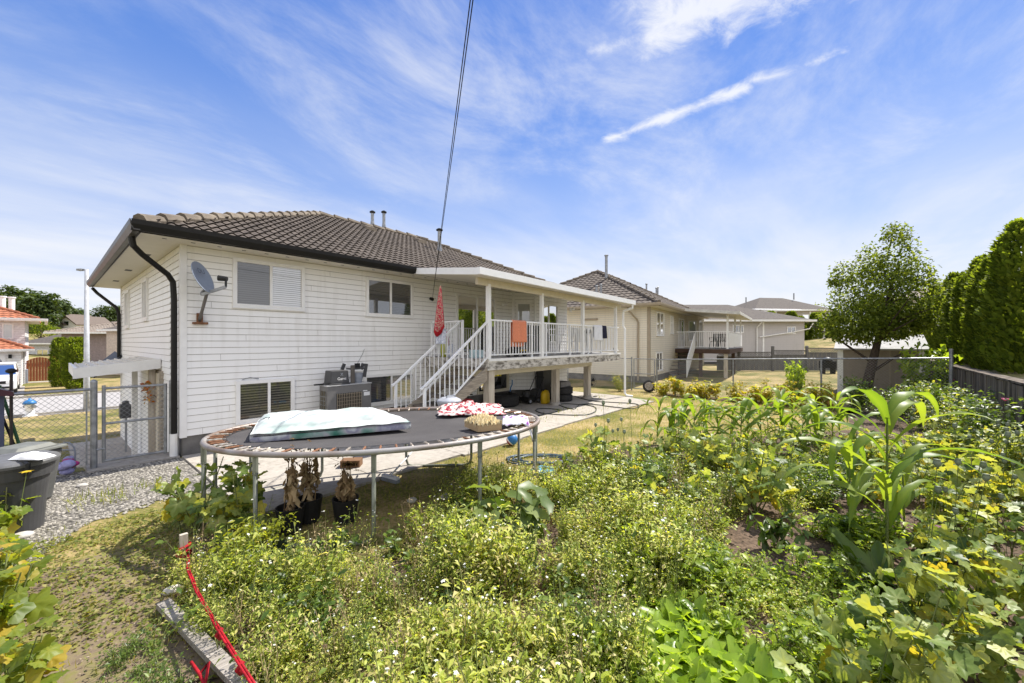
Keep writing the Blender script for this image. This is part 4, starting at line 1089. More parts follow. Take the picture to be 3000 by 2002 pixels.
def stone(px, py, r, label, grp=None, z=0.0, sx=1.3, col=None):
    x, y = G(px, py, z); b = MB(); b.ball((x, y, z + r * .45), r, 10, 6, sx, .9, .62)
    b.v = [(vx + .12 * r * nz(vx * 30, vz * 30), vy + .12 * r * nz(vy * 30, vx * 30), vz) for vx, vy, vz in b.v]
    o = thing_mesh(b, 'stone', col or m_stone, (x, y, z), True); tag(o, label, 'stone', grp)
m_stone = mat('pale stone', (.55, .52, .48), .9, .1, var=.15, scale=8, bump=.2)
stone(1305, 1462, .06, 'smooth white stone in the shade, right of the middle trampoline leg')
stone(1207, 1472, .055, 'small white lump in the shade near the middle trampoline leg')
stone(240, 1428, .05, 'pale round stone on the gravel before the gate')
stone(505, 1738, .055, 'whitish stone at the upper end of the old plank')
stone(64, 1580, .07, 'white stone at the foot of the grey bin')

# ---- air conditioner and what is stacked on it
def ac_unit():
    x0, x1, y0, y1, z0, z1 = 3.80, 4.80, 8.30, 8.66, .12, 1.10
    t = thing('heat_pump', 'grey outdoor heat pump unit standing against the white wall', 'heat pump', (4.3, 8.5, .035))
    b = MB(); b.box(x0, x1, y0, y1, z0, z1); b.build('casing', mat('grey casing', (.17, .165, .16), .5, var=.06), t, bevel=.012)
    b = MB(); b.box(x0 - .01, x1 + .01, y0 - .012, y1 + .01, z1 + .001, z1 + .025); b.build('top_cover', mat('pale cover', (.42, .42, .42), .4), t, bevel=.006)
    b = MB(); b.box(x0 + .2, x0 + .76, y0 - .008, y0 - .001, z0 + .14, z1 - .16); g = b.build('grille_opening', m_blackpl, t)
    b = MB()
    for i in range(15): xx = x0 + .215 + i * .038; b.beam((xx, y0 - .012, z0 + .14), (xx, y0 - .012, z1 - .16), .008, .008)
    for i in range(9): zz = z0 + .2 + i * .075; b.beam((x0 + .2, y0 - .02, zz), (x0 + .76, y0 - .02, zz), .006, .006)
    b.build('fan_guard', m_tan, g)
    b = MB(); b.box(x0 - .006, x0 - .001, y0 + .05, y1 - .04, z0 + .1, z1 - .1); s = b.build('side_coil', mat('coil', (.10, .075, .03), .7), t)
    b = MB()
    for i in range(4): b.beam((x0 - .012, y0 + .06 + i * .075, z0 + .1), (x0 - .012, y0 + .06 + i * .075, z1 - .1), .01, .01)
    for i in range(8): b.beam((x0 - .012, y0 + .05, z0 + .14 + i * .09), (x0 - .012, y1 - .04, z0 + .14 + i * .09), .01, .01)
    b.build('side_grid', m_galv, s)
    for (a, c, d, e) in ((.82, .96, .82, .90), (.80, .90, .92, .94), (.88, .98, .22, .26)):
        b = MB(); b.box(x0 + a, x0 + c, y0 - .006, y0 - .0005, z0 + d - .1, z0 + e - .1); b.build('label_plate', m_whitepl, t)
    b = MB(); b.box(x0 + .02, x1 - .02, y0 + .02, y0 + .08, .034, z0); b.box(x0 + .02, x1 - .02, y1 - .08, y1 - .02, .034, z0); b.build('feet', m_blackpl, t)
    b = MB(); b.box(x0 - .17, x0 + .02, y0 + .2, y0 + .24, z1 + .03, z1 + .06); b.build('pipe_end', m_blackpl, t)
    # tub turned upside down
    zt = z1 + .026; t2 = thing('plastic_tub', 'dark grey plastic tub upside down with white lettering on the heat pump', 'tub', (4.09, 8.48, zt))
    b = MB(); c = (4.09, 8.48)
    def rr(w, d, z): return [(c[0] - w, c[1] - d, z), (c[0] + w, c[1] - d, z), (c[0] + w, c[1] + d, z), (c[0] - w, c[1] + d, z)]
    b.hexa(rr(.225, .175, zt) + rr(.225, .175, zt + .035)); b.hexa(rr(.205, .16, zt + .036) + rr(.185, .14, zt + .30)); b.build('body', m_greypl, t2, bevel=.012)
    add_text('Garni', (4.12, c[1] - .172, zt + .10), .085, 0, m_whitepl, t2, 'lettering', tilt=-4)
    add_text('X', (4.125, c[1] - .160, zt + .19), .09, 0, m_midpl, t2, 'emblem', tilt=-4)
    # small step stool on its back
    t3 = thing('step_stool', 'dark plastic step stool legs up on the heat pump behind the tub', 'stool', (4.5, 8.5, zt))
    b = MB(); sx0, sx1 = 4.36, 4.74
    b.box(sx0, sx1, 8.40, 8.60, zt + .30, zt + .33); b.build('seat', m_greypl, t3)
    b = MB(); b.box(sx0 + .0, sx0 + .09, 8.38, 8.40, zt, zt + .40); b.build('leg', mat('warm grey plastic', (.12, .105, .09), .5), t3)
    for (a, h0, h1, y) in ((sx1 - .06, .12, .42, 8.39), (sx0 - .10, .30, .43, 8.58), (sx1 - .02, .28, .42, 8.6)):
        b = MB(); b.beam((a, y, zt + h0), (a + .05, y, zt + h1), .07, .03, (0, 1, 0)); b.build('leg', m_greypl, t3)
    b = MB(); b.box(sx0 + .16, sx0 + .28, 8.5, 8.53, zt + .33, zt + .43); b.build('grip', m_blackpl, t3)
    b = MB(); b.lathe([(.09, zt), (.12, zt + .12), (.12, zt + .22)], (4.58, 8.50, 0), 14); tag(thing_mesh(b, 'bucket', m_midpl, (4.58, 8.5, zt)), 'pale grey bucket under the step stool on the heat pump', 'bucket')
def text_mesh(s, size, m, name):
    cu = bpy.data.curves.new(name, 'FONT'); cu.body = s; cu.size = size; cu.align_x = 'CENTER'; cu.extrude = .001
    q = bpy.data.objects.new(name + '_curve', cu); COL.objects.link(q); bpy.context.view_layer.update()
    me = bpy.data.meshes.new_from_object(q.evaluated_get(bpy.context.evaluated_depsgraph_get())); bpy.data.objects.remove(q)
    me.materials.clear(); me.materials.append(m); o = bpy.data.objects.new(name, me); COL.objects.link(o); return o
def add_text(s, loc, size, ang, m, parent, name, tilt=0):
    o = text_mesh(s, size, m, name); l = root_loc(parent)
    o.parent = parent; o.location = (loc[0] - l.x, loc[1] - l.y, loc[2] - l.z); o.rotation_euler = (radians(90 + tilt), 0, ang)
ac_unit()
def satellite_dish():
    t = thing('satellite_dish', 'grey satellite dish on a bent arm at the house corner', 'satellite dish', (1.80, 8.96, 2.4))
    foot = Vector((1.80, 8.95, 2.42))
    b = MB(); b.box(1.70, 1.92, 8.90, 8.966, 2.36, 2.40); b.box(1.76, 1.85, 8.93, 8.966, 2.40, 2.56); b.build('foot', m_rustdark, t)
    b = MB(); top = Vector((1.86, 8.62, 3.02)); b.tube([foot, Vector((1.80, 8.86, 2.5)), Vector((1.84, 8.66, 2.86)), top], .026, 10); b.build('mast', mat('grey mast', (.16, .15, .145), .5, .4, .3), t, smooth=True)
    cx = Vector((1.72, 8.52, 3.14)); d = Vector((.70, -.62, .36)).normalized()
    M = d.to_track_quat('Z', 'Y').to_matrix()
    b = MB(); rad = .245; N = 28; rings = 6; front = []
    prof = [(rad * i / rings + .0005, .055 * (i / rings) ** 2) for i in range(rings + 1)] + [(rad + .008, .058), (rad + .008, .045), (rad * .6, .012), (.001, -.012)]
    b.lathe(prof, tuple(cx), N, 1.0, 1.12, M); b.build('reflector', mat('dish grey', (.27, .31, .38), .45, .3, var=.06), t, smooth=True)
    arm0 = cx - M @ Vector((0, 0, .02)) + Vector((.05, 0, -.27)); arm1 = cx + d * .34 + Vector((.08, -.02, -.26))
    b = MB(); b.tube([top, arm0 + Vector((0, .03, .02)), arm0], .03, 8); b.beam(arm0, arm1, .045, .045); b.build('arm', m_galv, t)
    b = MB(); b.beam(arm1, arm1 + Vector((0, 0, .16)), .03, .03); b.tube([arm1 + Vector((.02, 0, .14)), arm1 + Vector((-.09, .08, .15))], [.04, .05], 10); b.build('receiver', m_blackpl, t)
    # faint lettering on the reflector
    o = text_mesh('DU', .13, mat('faded print', (.13, .15, .20), .6), 'lettering'); o.parent = t
    p = cx + M @ Vector((0, .06, .062)) ; l = root_loc(t); o.location = p - l
    zx = d; yy = Vector((0, 0, 1)); yy = (yy - zx * yy.dot(zx)).normalized(); xx = yy.cross(zx)
    o.rotation_euler = Matrix((xx, yy, zx)).transposed().to_euler()
satellite_dish()
def wires():
    end = Vector((7.0, 8.90, 3.22)); mid = Vector((*AT(1378, 3.0), ZP(0, 3.0))); d = mid - end
    for k, (o, lb) in enumerate(((0.0, 'thin black service wire from the sky to the house wall, left strand'), (.02, 'thin black service wire from the sky to the house wall, right strand'))):
        pts = []
        for i in range(25):
            t = i / 24 * 3.4; p = end + d * t; p.z -= .10 * sin(pi * min(t, 3.4) / 3.4) * 0 ; pts.append(p + Vector((RT[0], RT[1], 0)) * o * min(1, t * 1.2))
        b = MB(); b.tube(pts, .0048, 5); tag(thing_mesh(b, 'service_wire', m_black, tuple(end)), lb, 'wire')
wires()
# ---- laundry on the railings
def towel(x0, x1, h_front, h_back, m, label, name='towel', nxy=(18, 24), wav=.012, slant=0.0):
    y = DY0 + .02; zt = DZ + .945
    tot = h_front + h_back + .06
    def f(u, v):
        s = v * tot; x = x0 + (x1 - x0) * u + slant * (v - .5) + .012 * sin(v * 5 + u * 3)
        if s < h_back: yy, zz = y + .035, zt - (h_back - s)
        elif s < h_back + .06: a = (s - h_back) / .06; yy, zz = y + .035 - .07 * a, zt + .012 * sin(pi * a)
        else: yy, zz = y - .035, zt - (s - h_back - .06)
        w = wav * min(1, abs(zt - zz) * 4) * (sin(u * 14 + 1) + .5 * sin(u * 23 + v * 2))
        return Vector((x, yy + w * (1 if yy > y else -1), zz - .01 * sin(u * pi) * (abs(zz - zt) > .1)))
    return cloth_from(f, nxy[0], nxy[1], name, m, label, 'towel', .006)
def XD(px, y=DY0): s = (px - CX) / FPX; return (FW[0] + s * RT[0]) * y / (FW[1] + s * RT[1])
towel(XD(1500), XD(1541), .55, .66, m_orange, 'salmon pink towel hanging over the deck railing')
towel(XD(1739), XD(1764), .50, .4, m_whitecl, 'white cloth hanging over the deck railing near its far end')
towel(XD(1763), XD(1776), .42, .2, m_navy, 'dark navy cloth hanging beside the white one on the railing', slant=.05)
def scarf():
    d = 9.3; x0, y0 = AT(1291, d); zt = ZP(838, d)
    def f(u, v):
        w = .02 + .26 * v ** .8; z = zt - 1.02 * v - .18 * v * (1 - abs(2 * u - .7)) + .1 * v * u * 0
        s = (u - .62) * w
        return Vector((x0 + RT[0] * s - FW[0] * .06 * sin(u * 9) * v, y0 + RT[1] * s - FW[1] * .06 * sin(u * 9 + .5) * v, z))
    cloth_from(f, 16, 30, 'scarf', [m_scarf, m_red], 'red patterned scarf hung by one corner from the wire', 'scarf', .005, lambda u, v: 1 if (v > .9 or u < .06 or u > .94) else 0)
    def g(u, v):
        s = (u - .5) * .24; return Vector((x0 + .05 + RT[0] * s - FW[0] * .03 * sin(u * 11), y0 + .06 + RT[1] * s - FW[1] * .03 * sin(u * 11), zt - 1.0 - .36 * v))
    cloth_from(g, 12, 12, 'checked_cloth', m_plaid, 'pale checked cloth hanging just below the red scarf', 'cloth', .005)
scarf()
# ---- things on the deck
def chair(loc, rz, m, label, grp=None):
    t = thing('garden_chair', label, 'chair', loc, grp, rz)
    def bb(name, *bs, mm=m):
        b = MB()
        for q in bs: b.box(*q) if len(q) == 6 else b.beam(*q)
        o = b.build(name, mm); o.parent = t; return o
    bb('seat', (-.24, .24, -.22, .22, .40, .43))
    b = MB()
    for i in range(6): x = -.19 + i * .076; b.beam((x, .21, .43), (x * 1.05, .30, .86), .035, .02)
    b.beam((-.25, .305, .86), (.25, .305, .86), .06, .03); b.beam((-.24, .21, .40), (-.25, .30, .88), .04, .03); b.beam((.24, .21, .40), (.25, .30, .88), .04, .03)
    o = b.build('backrest', m); o.parent = t
    for sx in (-1, 1):
        for sy in (-1, 1): bb('leg', ((sx * .21, sy * .19, .40), (sx * .25, sy * .25, 0), .045, .035))
        bb('armrest', (sx * .26 - .03, sx * .26 + .03, -.22, .28, .62, .65), ((sx * .26, -.2, .62), (sx * .22, -.2, .42), .03, .03))
    return t
chair((11.4, 7.4, DZ), radians(200), m_whitepl, 'white plastic garden chair on the deck behind the railing, middle of the deck')
chair((12.15, 7.3, DZ), radians(150), m_whitepl, 'white plastic garden chair on the deck next to the white table')
def ptable():
    t = thing('garden_table', 'white plastic table at the far end of the deck behind the railing', 'table', (12.95, 7.35, DZ))
    b = MB(); b.box(12.55, 13.35, 7.0, 7.7, DZ + .66, DZ + .70); b.build('tabletop', m_whitepl, t)
    for x in (12.6, 13.3):
        for y in (7.05, 7.65): b = MB(); b.beam((x, y, DZ), (x, y, DZ + .66), .05, .05); b.build('leg', m_whitepl, t)
    b = MB(); b.lathe([(.10, DZ + .701), (.13, DZ + .76), (.10, DZ + .84), (.03, DZ + .86)], (12.8, 7.3, 0), 12); tag(thing_mesh(b, 'pot', m_blackpl, (12.8, 7.3, DZ + .7)), 'small black cooking pot on the white deck table', 'pot')
ptable()
def bbq():
    t = thing('barbecue', 'dark barbecue grill against the wall in the shade of the patio cover', 'barbecue', (10.5, 7.9, DZ))
    b = MB(); b.box(10.2, 10.9, 7.7, 8.15, DZ + .1, DZ + .62); b.build('cabinet', m_greypl, t, bevel=.01)
    b = MB(); b.hexa([(10.2, 7.68, DZ + .63), (10.9, 7.68, DZ + .63), (10.9, 8.17, DZ + .63), (10.2, 8.17, DZ + .63), (10.22, 7.8, DZ + .92), (10.88, 7.8, DZ + .92), (10.88, 8.1, DZ + .95), (10.22, 8.1, DZ + .95)]); b.build('lid', m_blackpl, t, bevel=.03)
    b = MB(); b.box(9.85, 10.19, 7.75, 8.1, DZ + .60, DZ + .63); b.box(10.91, 11.2, 7.75, 8.1, DZ + .60, DZ + .63); b.build('side_shelf', m_midpl, t)
    b = MB(); b.tube([(10.3, 7.66, DZ + .72), (10.8, 7.66, DZ + .72)], .012, 6); b.build('handle', m_galv, t)
bbq()
def toys():
    # toy ride-on truck, black and yellow
    x, y = XD(1512, 7.0), 7.0; t = thing('toy_truck', 'black and yellow toy truck on the deck below the salmon towel', 'toy', (x, y, DZ))
    b = MB(); b.box(x - .28, x + .28, y - .14, y + .14, DZ + .10, DZ + .20); b.hexa([(x - .2, y - .13, DZ + .2), (x + .12, y - .13, DZ + .2), (x + .12, y + .13, DZ + .2), (x - .2, y + .13, DZ + .2), (x - .1, y - .1, DZ + .34), (x + .06, y - .1, DZ + .34), (x + .06, y + .1, DZ + .34), (x - .1, y + .1, DZ + .34)]); b.build('body', m_blackpl, t, bevel=.015)
    b = MB(); b.box(x + .0, x + .29, y - .145, y + .145, DZ + .14, DZ + .19); b.build('bumper', m_yellow, t)
    for sx in (-.17, .17):
        for sy in (-.15, .15): b = MB(); b.tube([(x + sx, y + sy - .03, DZ + .08), (x + sx, y + sy + .03, DZ + .08)], .08, 12); b.build('wheel', m_rubber, t)
    # bags on the landing
    for nm, px, yy, w, h, mm, lb in (('bag', 1303, 8.15, .13, .50, m_lime, 'lime green bag on the stair landing'), ('bag', 1322, 7.95, .12, .34, m_plaid, 'checked white and navy bag next to the lime one'), ('doll', 1309, 8.3, .07, .66, m_pink, 'small pink doll on the landing behind the bags')):
        x = XD(px, yy); b = MB(); b.lathe([(w * .85, DZ), (w, DZ + h * .3), (w * .9, DZ + h * .7), (w * .4, DZ + h), (w * .1, DZ + h * 1.03)], (x, yy, 0), 10, 1, .7)
        tag(thing_mesh(b, nm, mm, (x, yy, DZ), True), lb, 'bag' if nm == 'bag' else 'doll')
    x = XD(1398, 7.2); b = MB(); b.box(x - .14, x + .14, 7.1, 7.35, DZ, DZ + .2); tag(thing_mesh(b, 'crate', mat('pale teal plastic', (.45, .58, .60), .5), (x, 7.2, DZ), bevel=.02), 'pale teal plastic crate at the head of the stairs', 'crate')
    x = XD(1795, 7.0); b = MB()
    for i in range(4): b.tube([(x - .02, 6.9 + .02 * i, DZ + .03 + .035 * i), (x + .28, 7.0 + .02 * i, DZ + .03 + .035 * i)], .03, 8)
    tag(thing_mesh(b, 'boot_rack', m_blackpl, (x, 7.0, DZ)), 'low black rack on the far end of the deck floor', 'rack')
toys()
# ---- things under and before the deck
def tyre(c, Rr, h, label, axis='z', grp=None, rim=False):
    t = thing('tyre', label, 'tyre', c, grp); w = h / 2
    prof = [(Rr * .58, -w * .8), (Rr * .66, -w), (Rr * .86, -w), (Rr * .97, -w * .8), (Rr, -w * .5), (Rr, w * .5), (Rr * .97, w * .8), (Rr * .86, w), (Rr * .66, w), (Rr * .58, w * .8), (Rr * .62, 0)]
    b = MB(); N = 40; n0 = 0
    for r, z in prof:
        for k in range(N): a = 2 * pi * k / N; b.v.append((c[0] + r * cos(a), c[1] + r * sin(a), c[2] + w + z))
    m = len(prof)
    for i in range(m):
        for k in range(N): k2 = (k + 1) % N; i2 = (i + 1) % m; b.f.append((i * N + k, i * N + k2, i2 * N + k2, i2 * N + k)); b.m.append(0)
    o = b.build('carcass', m_rubber, t, smooth=True)
    b = MB()
    for zz in (-.35, -.12, .12, .35):
        pts = [(c[0] + (Rr + .002) * cos(2 * pi * k / 36), c[1] + (Rr + .002) * sin(2 * pi * k / 36), c[2] + w + zz * h) for k in range(37)]; b.tube(pts, .006, 4, False)
    b.build('tread_grooves', m_blackpl, o)
    return t
tx = G(1497, 1192, .034); tyre((tx[0], tx[1] + .35, .036), .52, .36, 'large black tractor tyre lying flat under the deck')
tx = G(1663, 1176, .034); tyre((tx[0], tx[1] + .2, .036), .33, .23, 'car tyre lying flat under the deck, bottom of the pair', grp=None)
tyre((tx[0] + .03, tx[1] + .22, .268), .345, .25, 'car tyre lying flat under the deck, top of the pair')
def under_deck():
    x, y = tx[0] - .02, tx[1] + .25; b = MB(); z = .52
    b.hexa([(x - .34, y - .22, z), (x + .3, y - .22, z), (x + .3, y + .22, z), (x - .34, y + .22, z), (x - .3, y - .2, z + .17), (x + .27, y - .2, z + .17), (x + .27, y + .2, z + .17), (x - .3, y + .2, z + .17)])
    tag(thing_mesh(b, 'storage_box', m_found, (x, y, z), bevel=.02), 'grey lidded storage box on top of the tyre pair', 'box')
    # blue pump on the big tyre
    x, y = G(1497, 1192, .034); x += .25; y += .25; t = thing('hand_pump', 'blue handled tool standing on the large tyre', 'tool', (x, y, .40))
    b = MB(); b.box(x - .05, x + .05, y - .04, y + .04, .40, .46); b.build('base', m_blackpl, t)
    b = MB(); b.tube([(x, y, .46), (x + .03, y, .58), (x + .10, y, .68), (x + .10, y, .82)], .018, 8); b.build('handle', m_blue, t)
    # lawn mower
    x, y = G(1563, 1182, .036); y += .25; t = thing('lawn_mower', 'black push lawn mower under the deck between tyre and yellow jug', 'lawn mower', (x, y, .036))
    b = MB(); b.hexa([(x - .26, y - .25, .10), (x + .26, y - .25, .10), (x + .26, y + .25, .10), (x - .26, y + .25, .10), (x - .2, y - .2, .24), (x + .2, y - .2, .24), (x + .2, y + .2, .24), (x - .2, y + .2, .24)]); b.build('mower_body', m_blackpl, t, bevel=.02)
    b = MB(); b.lathe([(.11, .24), (.12, .34), (.08, .40)], (x - .05, y, 0), 14); b.build('engine', m_greypl, t)
    b = MB(); b.tube([(x + .2, y - .18, .2), (x + .62, y - .18, .78), (x + .66, y - .18, .84)], .013, 6); b.tube([(x + .2, y + .18, .2), (x + .62, y + .18, .78), (x + .66, y + .18, .84)], .013, 6); b.tube([(x + .66, y - .18, .84), (x + .66, y + .18, .84)], .013, 6); b.build('handle', m_blackpl, t)
    b = MB(); b.hexa([(x + .2, y - .17, .12), (x + .55, y - .17, .18), (x + .55, y + .17, .18), (x + .2, y + .17, .12), (x + .22, y - .17, .34), (x + .5, y - .17, .46), (x + .5, y + .17, .46), (x + .22, y + .17, .34)]); b.build('grass_bag', m_greypl, t, bevel=.02)
    for sx in (-.22, .22):
        for sy in (-.28, .28):
            b = MB(); b.tube([(x + sx, y + sy - .02, .125), (x + sx, y + sy + .02, .125)], .09, 14); w = b.build('wheel', m_rubber, t)
            b = MB(); b.tube([(x + sx, y + sy - .028, .125), (x + sx, y + sy + .028, .125)], .05, 12); b.build('hub', m_midpl, w)
    # yellow jug
    x, y = G(1606, 1183, .036); y += .12; t = thing('yellow_jug', 'yellow plastic canister on the concrete by the deck post', 'canister', (x, y, .036))
    b = MB(); b.lathe([(.17, .036), (.185, .1), (.18, .34), (.13, .44), (.05, .47)], (x, y, 0), 14, 1, .7); b.build('body', m_yellow, t, smooth=True)
    b = MB(); b.tube([(x - .12, y, .40), (x - .1, y, .49), (x + .08, y, .5), (x + .12, y, .40)], .018, 6); b.build('handle', m_blackpl, t)
    # dark cabinet / pots by the wall
    x, y = 11.1, 8.1; b = MB(); b.box(x - .1, x + .45, y - .1, y + .2, .036, 1.05); tag(thing_mesh(b, 'cabinet', m_greypl, (x, y, .036), bevel=.01), 'dark cabinet standing by the bay under the deck', 'cabinet')
    # standing fan
    x, y = G(1728, 1160); t = thing('fan', 'black round fan standing beyond the last deck post', 'fan', (x, y, 0))
    d = Vector((-FW[0], -FW[1], 0)); cx = Vector((x, y, .55)); M = d.to_track_quat('Z', 'Y').to_matrix()
    b = MB()
    for rr in (.06, .12, .18, .235):
        pts = [cx + M @ Vector((rr * cos(2 * pi * k / 24), rr * sin(2 * pi * k / 24), .03 + .02 * (1 - rr / .235))) for k in range(25)]; b.tube(pts, .005, 4, False)
    for k in range(20): a = 2 * pi * k / 20; b.tube([cx + M @ Vector((.03 * cos(a), .03 * sin(a), .055)), cx + M @ Vector((.235 * cos(a), .235 * sin(a), .03))], .0035, 4, False)
    b.build('guard', m_blackpl, t)
    b = MB()
    for k in range(4): a = k * pi / 2; b.face([cx + M @ Vector((.02 * cos(a), .02 * sin(a), 0)), cx + M @ Vector((.19 * cos(a), .19 * sin(a), .02)), cx + M @ Vector((.20 * cos(a + .8), .20 * sin(a + .8), -.02))])
    b.build('blades', m_blackpl, t)
    b = MB(); b.tube([cx + Vector((0, 0, -.2)), (x, y, .02)], .02, 8); b.lathe([(.18, .0), (.17, .025), (.03, .05)], (x, y, 0), 16); b.build('stand', m_blackpl, t)
    # grey rubbish can before the stairs
    x, y = 5.28, 6.18; t = thing('rubbish_can', 'grey rubbish can with domed lid before the deck stairs', 'bin', (x, y, .036))
    b = MB(); b.lathe([(.18, .036), (.20, .3), (.215, .62), (.222, .80), (.235, .80), (.235, .84), (.21, .84)], (x, y, 0), 28); b.build('body', m_midpl, t, smooth=False)
    b = MB(); b.lathe([(.245, .83), (.25, .86), (.235, .88), (.15, .925), (.02, .935)], (x, y, 0), 28); l = b.build('lid', mat('pale grey plastic', (.36, .38, .43), .45), t)
    b = MB(); b.tube([(x - .12, y - .06, .915), (x - .1, y - .06, .965), (x + .1, y - .06, .965), (x + .12, y - .06, .915)], .013, 6); b.build('lid_handle', m_midpl, l)
    b = MB(); b.tube([(x + .02, y - .222, .58), (x + .02, y - .25, .70), (x + .14, y - .20, .72), (x + .14, y - .18, .6)], .010, 6); b.build('side_handle', m_whitepl, t)
    # red tool box and its white crate
    x, y = AT(1358, 9.3); b = MB(); b.box(x - .16, x + .16, y - .1, y + .1, .036, .56); b.build; tag(thing_mesh(b, 'crate', m_whitecl, (x, y, .036), bevel=.01), 'pale crate under the stairs carrying a red box', 'crate')
    b = MB(); b.box(x - .17, x + .16, y - .11, y + .1, .565, .70); tag(thing_mesh(b, 'tool_box', m_redpl, (x, y, .565), bevel=.015), 'red box on the pale crate under the stairs', 'box')
    # scooter with small wheels, dark
    x, y = AT(1390, 9.8); t = thing('scooter', 'dark child scooter with small wheels beside the first deck post', 'scooter', (x, y, .036))
    b = MB(); b.tube([(x - .18, y, .13), (x + .16, y, .13)], .025, 6); b.tube([(x - .18, y, .13), (x - .22, y, .78)], .018, 6); b.tube([(x - .22, y - .16, .78), (x - .22, y + .16, .78)], .016, 6); b.build('frame', m_blackpl, t)
    for sx in (-.2, .2): b = MB(); b.tube([(x + sx, y - .025, .135), (x + sx, y + .025, .135)], .10, 16); w = b.build('wheel', m_rubber, t); b = MB(); b.tube([(x + sx, y - .03, .135), (x + sx, y + .03, .135)], .045, 10); b.build('hub', m_lime, w)
    # clutter under the stairs
    for px, d, w, h, mm, nm, lb in ((1222, 9.6, .16, .3, m_midpl, 'bucket', 'grey bucket behind the stair foot'), (1240, 9.4, .18, .26, m_card, 'carton', 'brown carton under the lower stairs'), (1205, 9.7, .10, .45, m_blue, 'watering_can', 'blue watering can behind the first newel')):
        x, y = AT(px, d); b = MB(); b.lathe([(w * .8, .036), (w, .036 + h * .9), (w * 1.05, .036 + h), (w * .8, .036 + h)], (x, y, 0), 14); tag(thing_mesh(b, nm, mm, (x, y, .036)), lb, nm.replace('_', ' '))
under_deck()

# ---- chain-link fences
def left_fence():
    y = 9.20; gx0, gx1 = .52, 1.42
    t = thing('chain_link_fence', 'grey chain link fence left of the gate, before the front lawn', 'fence', (-.6, y, 0))
    b = MB(); b.tube([(-3.2, y, 1.29), (gx0 - .02, y, 1.29)], .021, 8); b.build('top_rail', m_galv, t)
    b = MB(); b.tube([(gx0 - .02, y, -.05), (gx0 - .02, y, 1.40)], .042, 12); b.ball((gx0 - .02, y, 1.40), .045); b.build('post', m_galv, t)
    b = MB(); b.tube([(-2.4, y, -.05), (-2.4, y, 1.33)], .03, 10); b.build('post', m_galv, t)
    b = MB(); b.beam((gx0 - .10, y, .1), (gx0 - .10, y, 1.26), .02, .006); b.build('tension_bar', m_galv, t)
    chain_panel(t, (-3.1, y, 0), (gx0 - .06, y, 0), lambda a: .05, lambda a: 1.28, .075, .0024)
    g = thing('garden_gate', 'grey chain link gate with rounded top wires beside the house corner', 'gate', (gx0 + .05, y, 0))
    x0, x1 = gx0 + .09, gx1 - .05; b = MB()
    for p, q in (((x0, y, .1), (x0, y, 1.34)), ((x1, y, .08), (x1, y, 1.31))): b.tube([p, q], .024, 10)
    for z in (.12, .72, 1.29): b.tube([(x0, y, z), (x1, y, z)], .020, 10)
    b.build('gate_frame', m_galv, g)
    chain_panel(g, (x0, y, 0), (x1, y, 0), lambda a: .13, lambda a: 1.33, .072, .0024)
    for z in (.32, .98): b = MB(); b.tube([(gx0 - .03, y - .02, z), (x0 + .01, y - .02, z)], .014, 6); b.tube([(gx0 + .06, y - .05, z), (gx0 + .06, y + .03, z)], .012, 6); b.build('hinge', m_galv, g)
    p = thing('gate_post', 'grey steel gate post against the house corner downspout', 'post', (gx1, y, 0))
    b = MB(); b.tube([(gx1 + .03, y, -.02), (gx1 + .03, y, 1.36)], .032, 12); b.build('tube', m_galv, p)
    b = MB(); b.tube([(gx1, y - .02, .85), (gx1 + .12, y - .02, .85)], .012, 6); b.build('latch', m_galv, p)
left_fence()
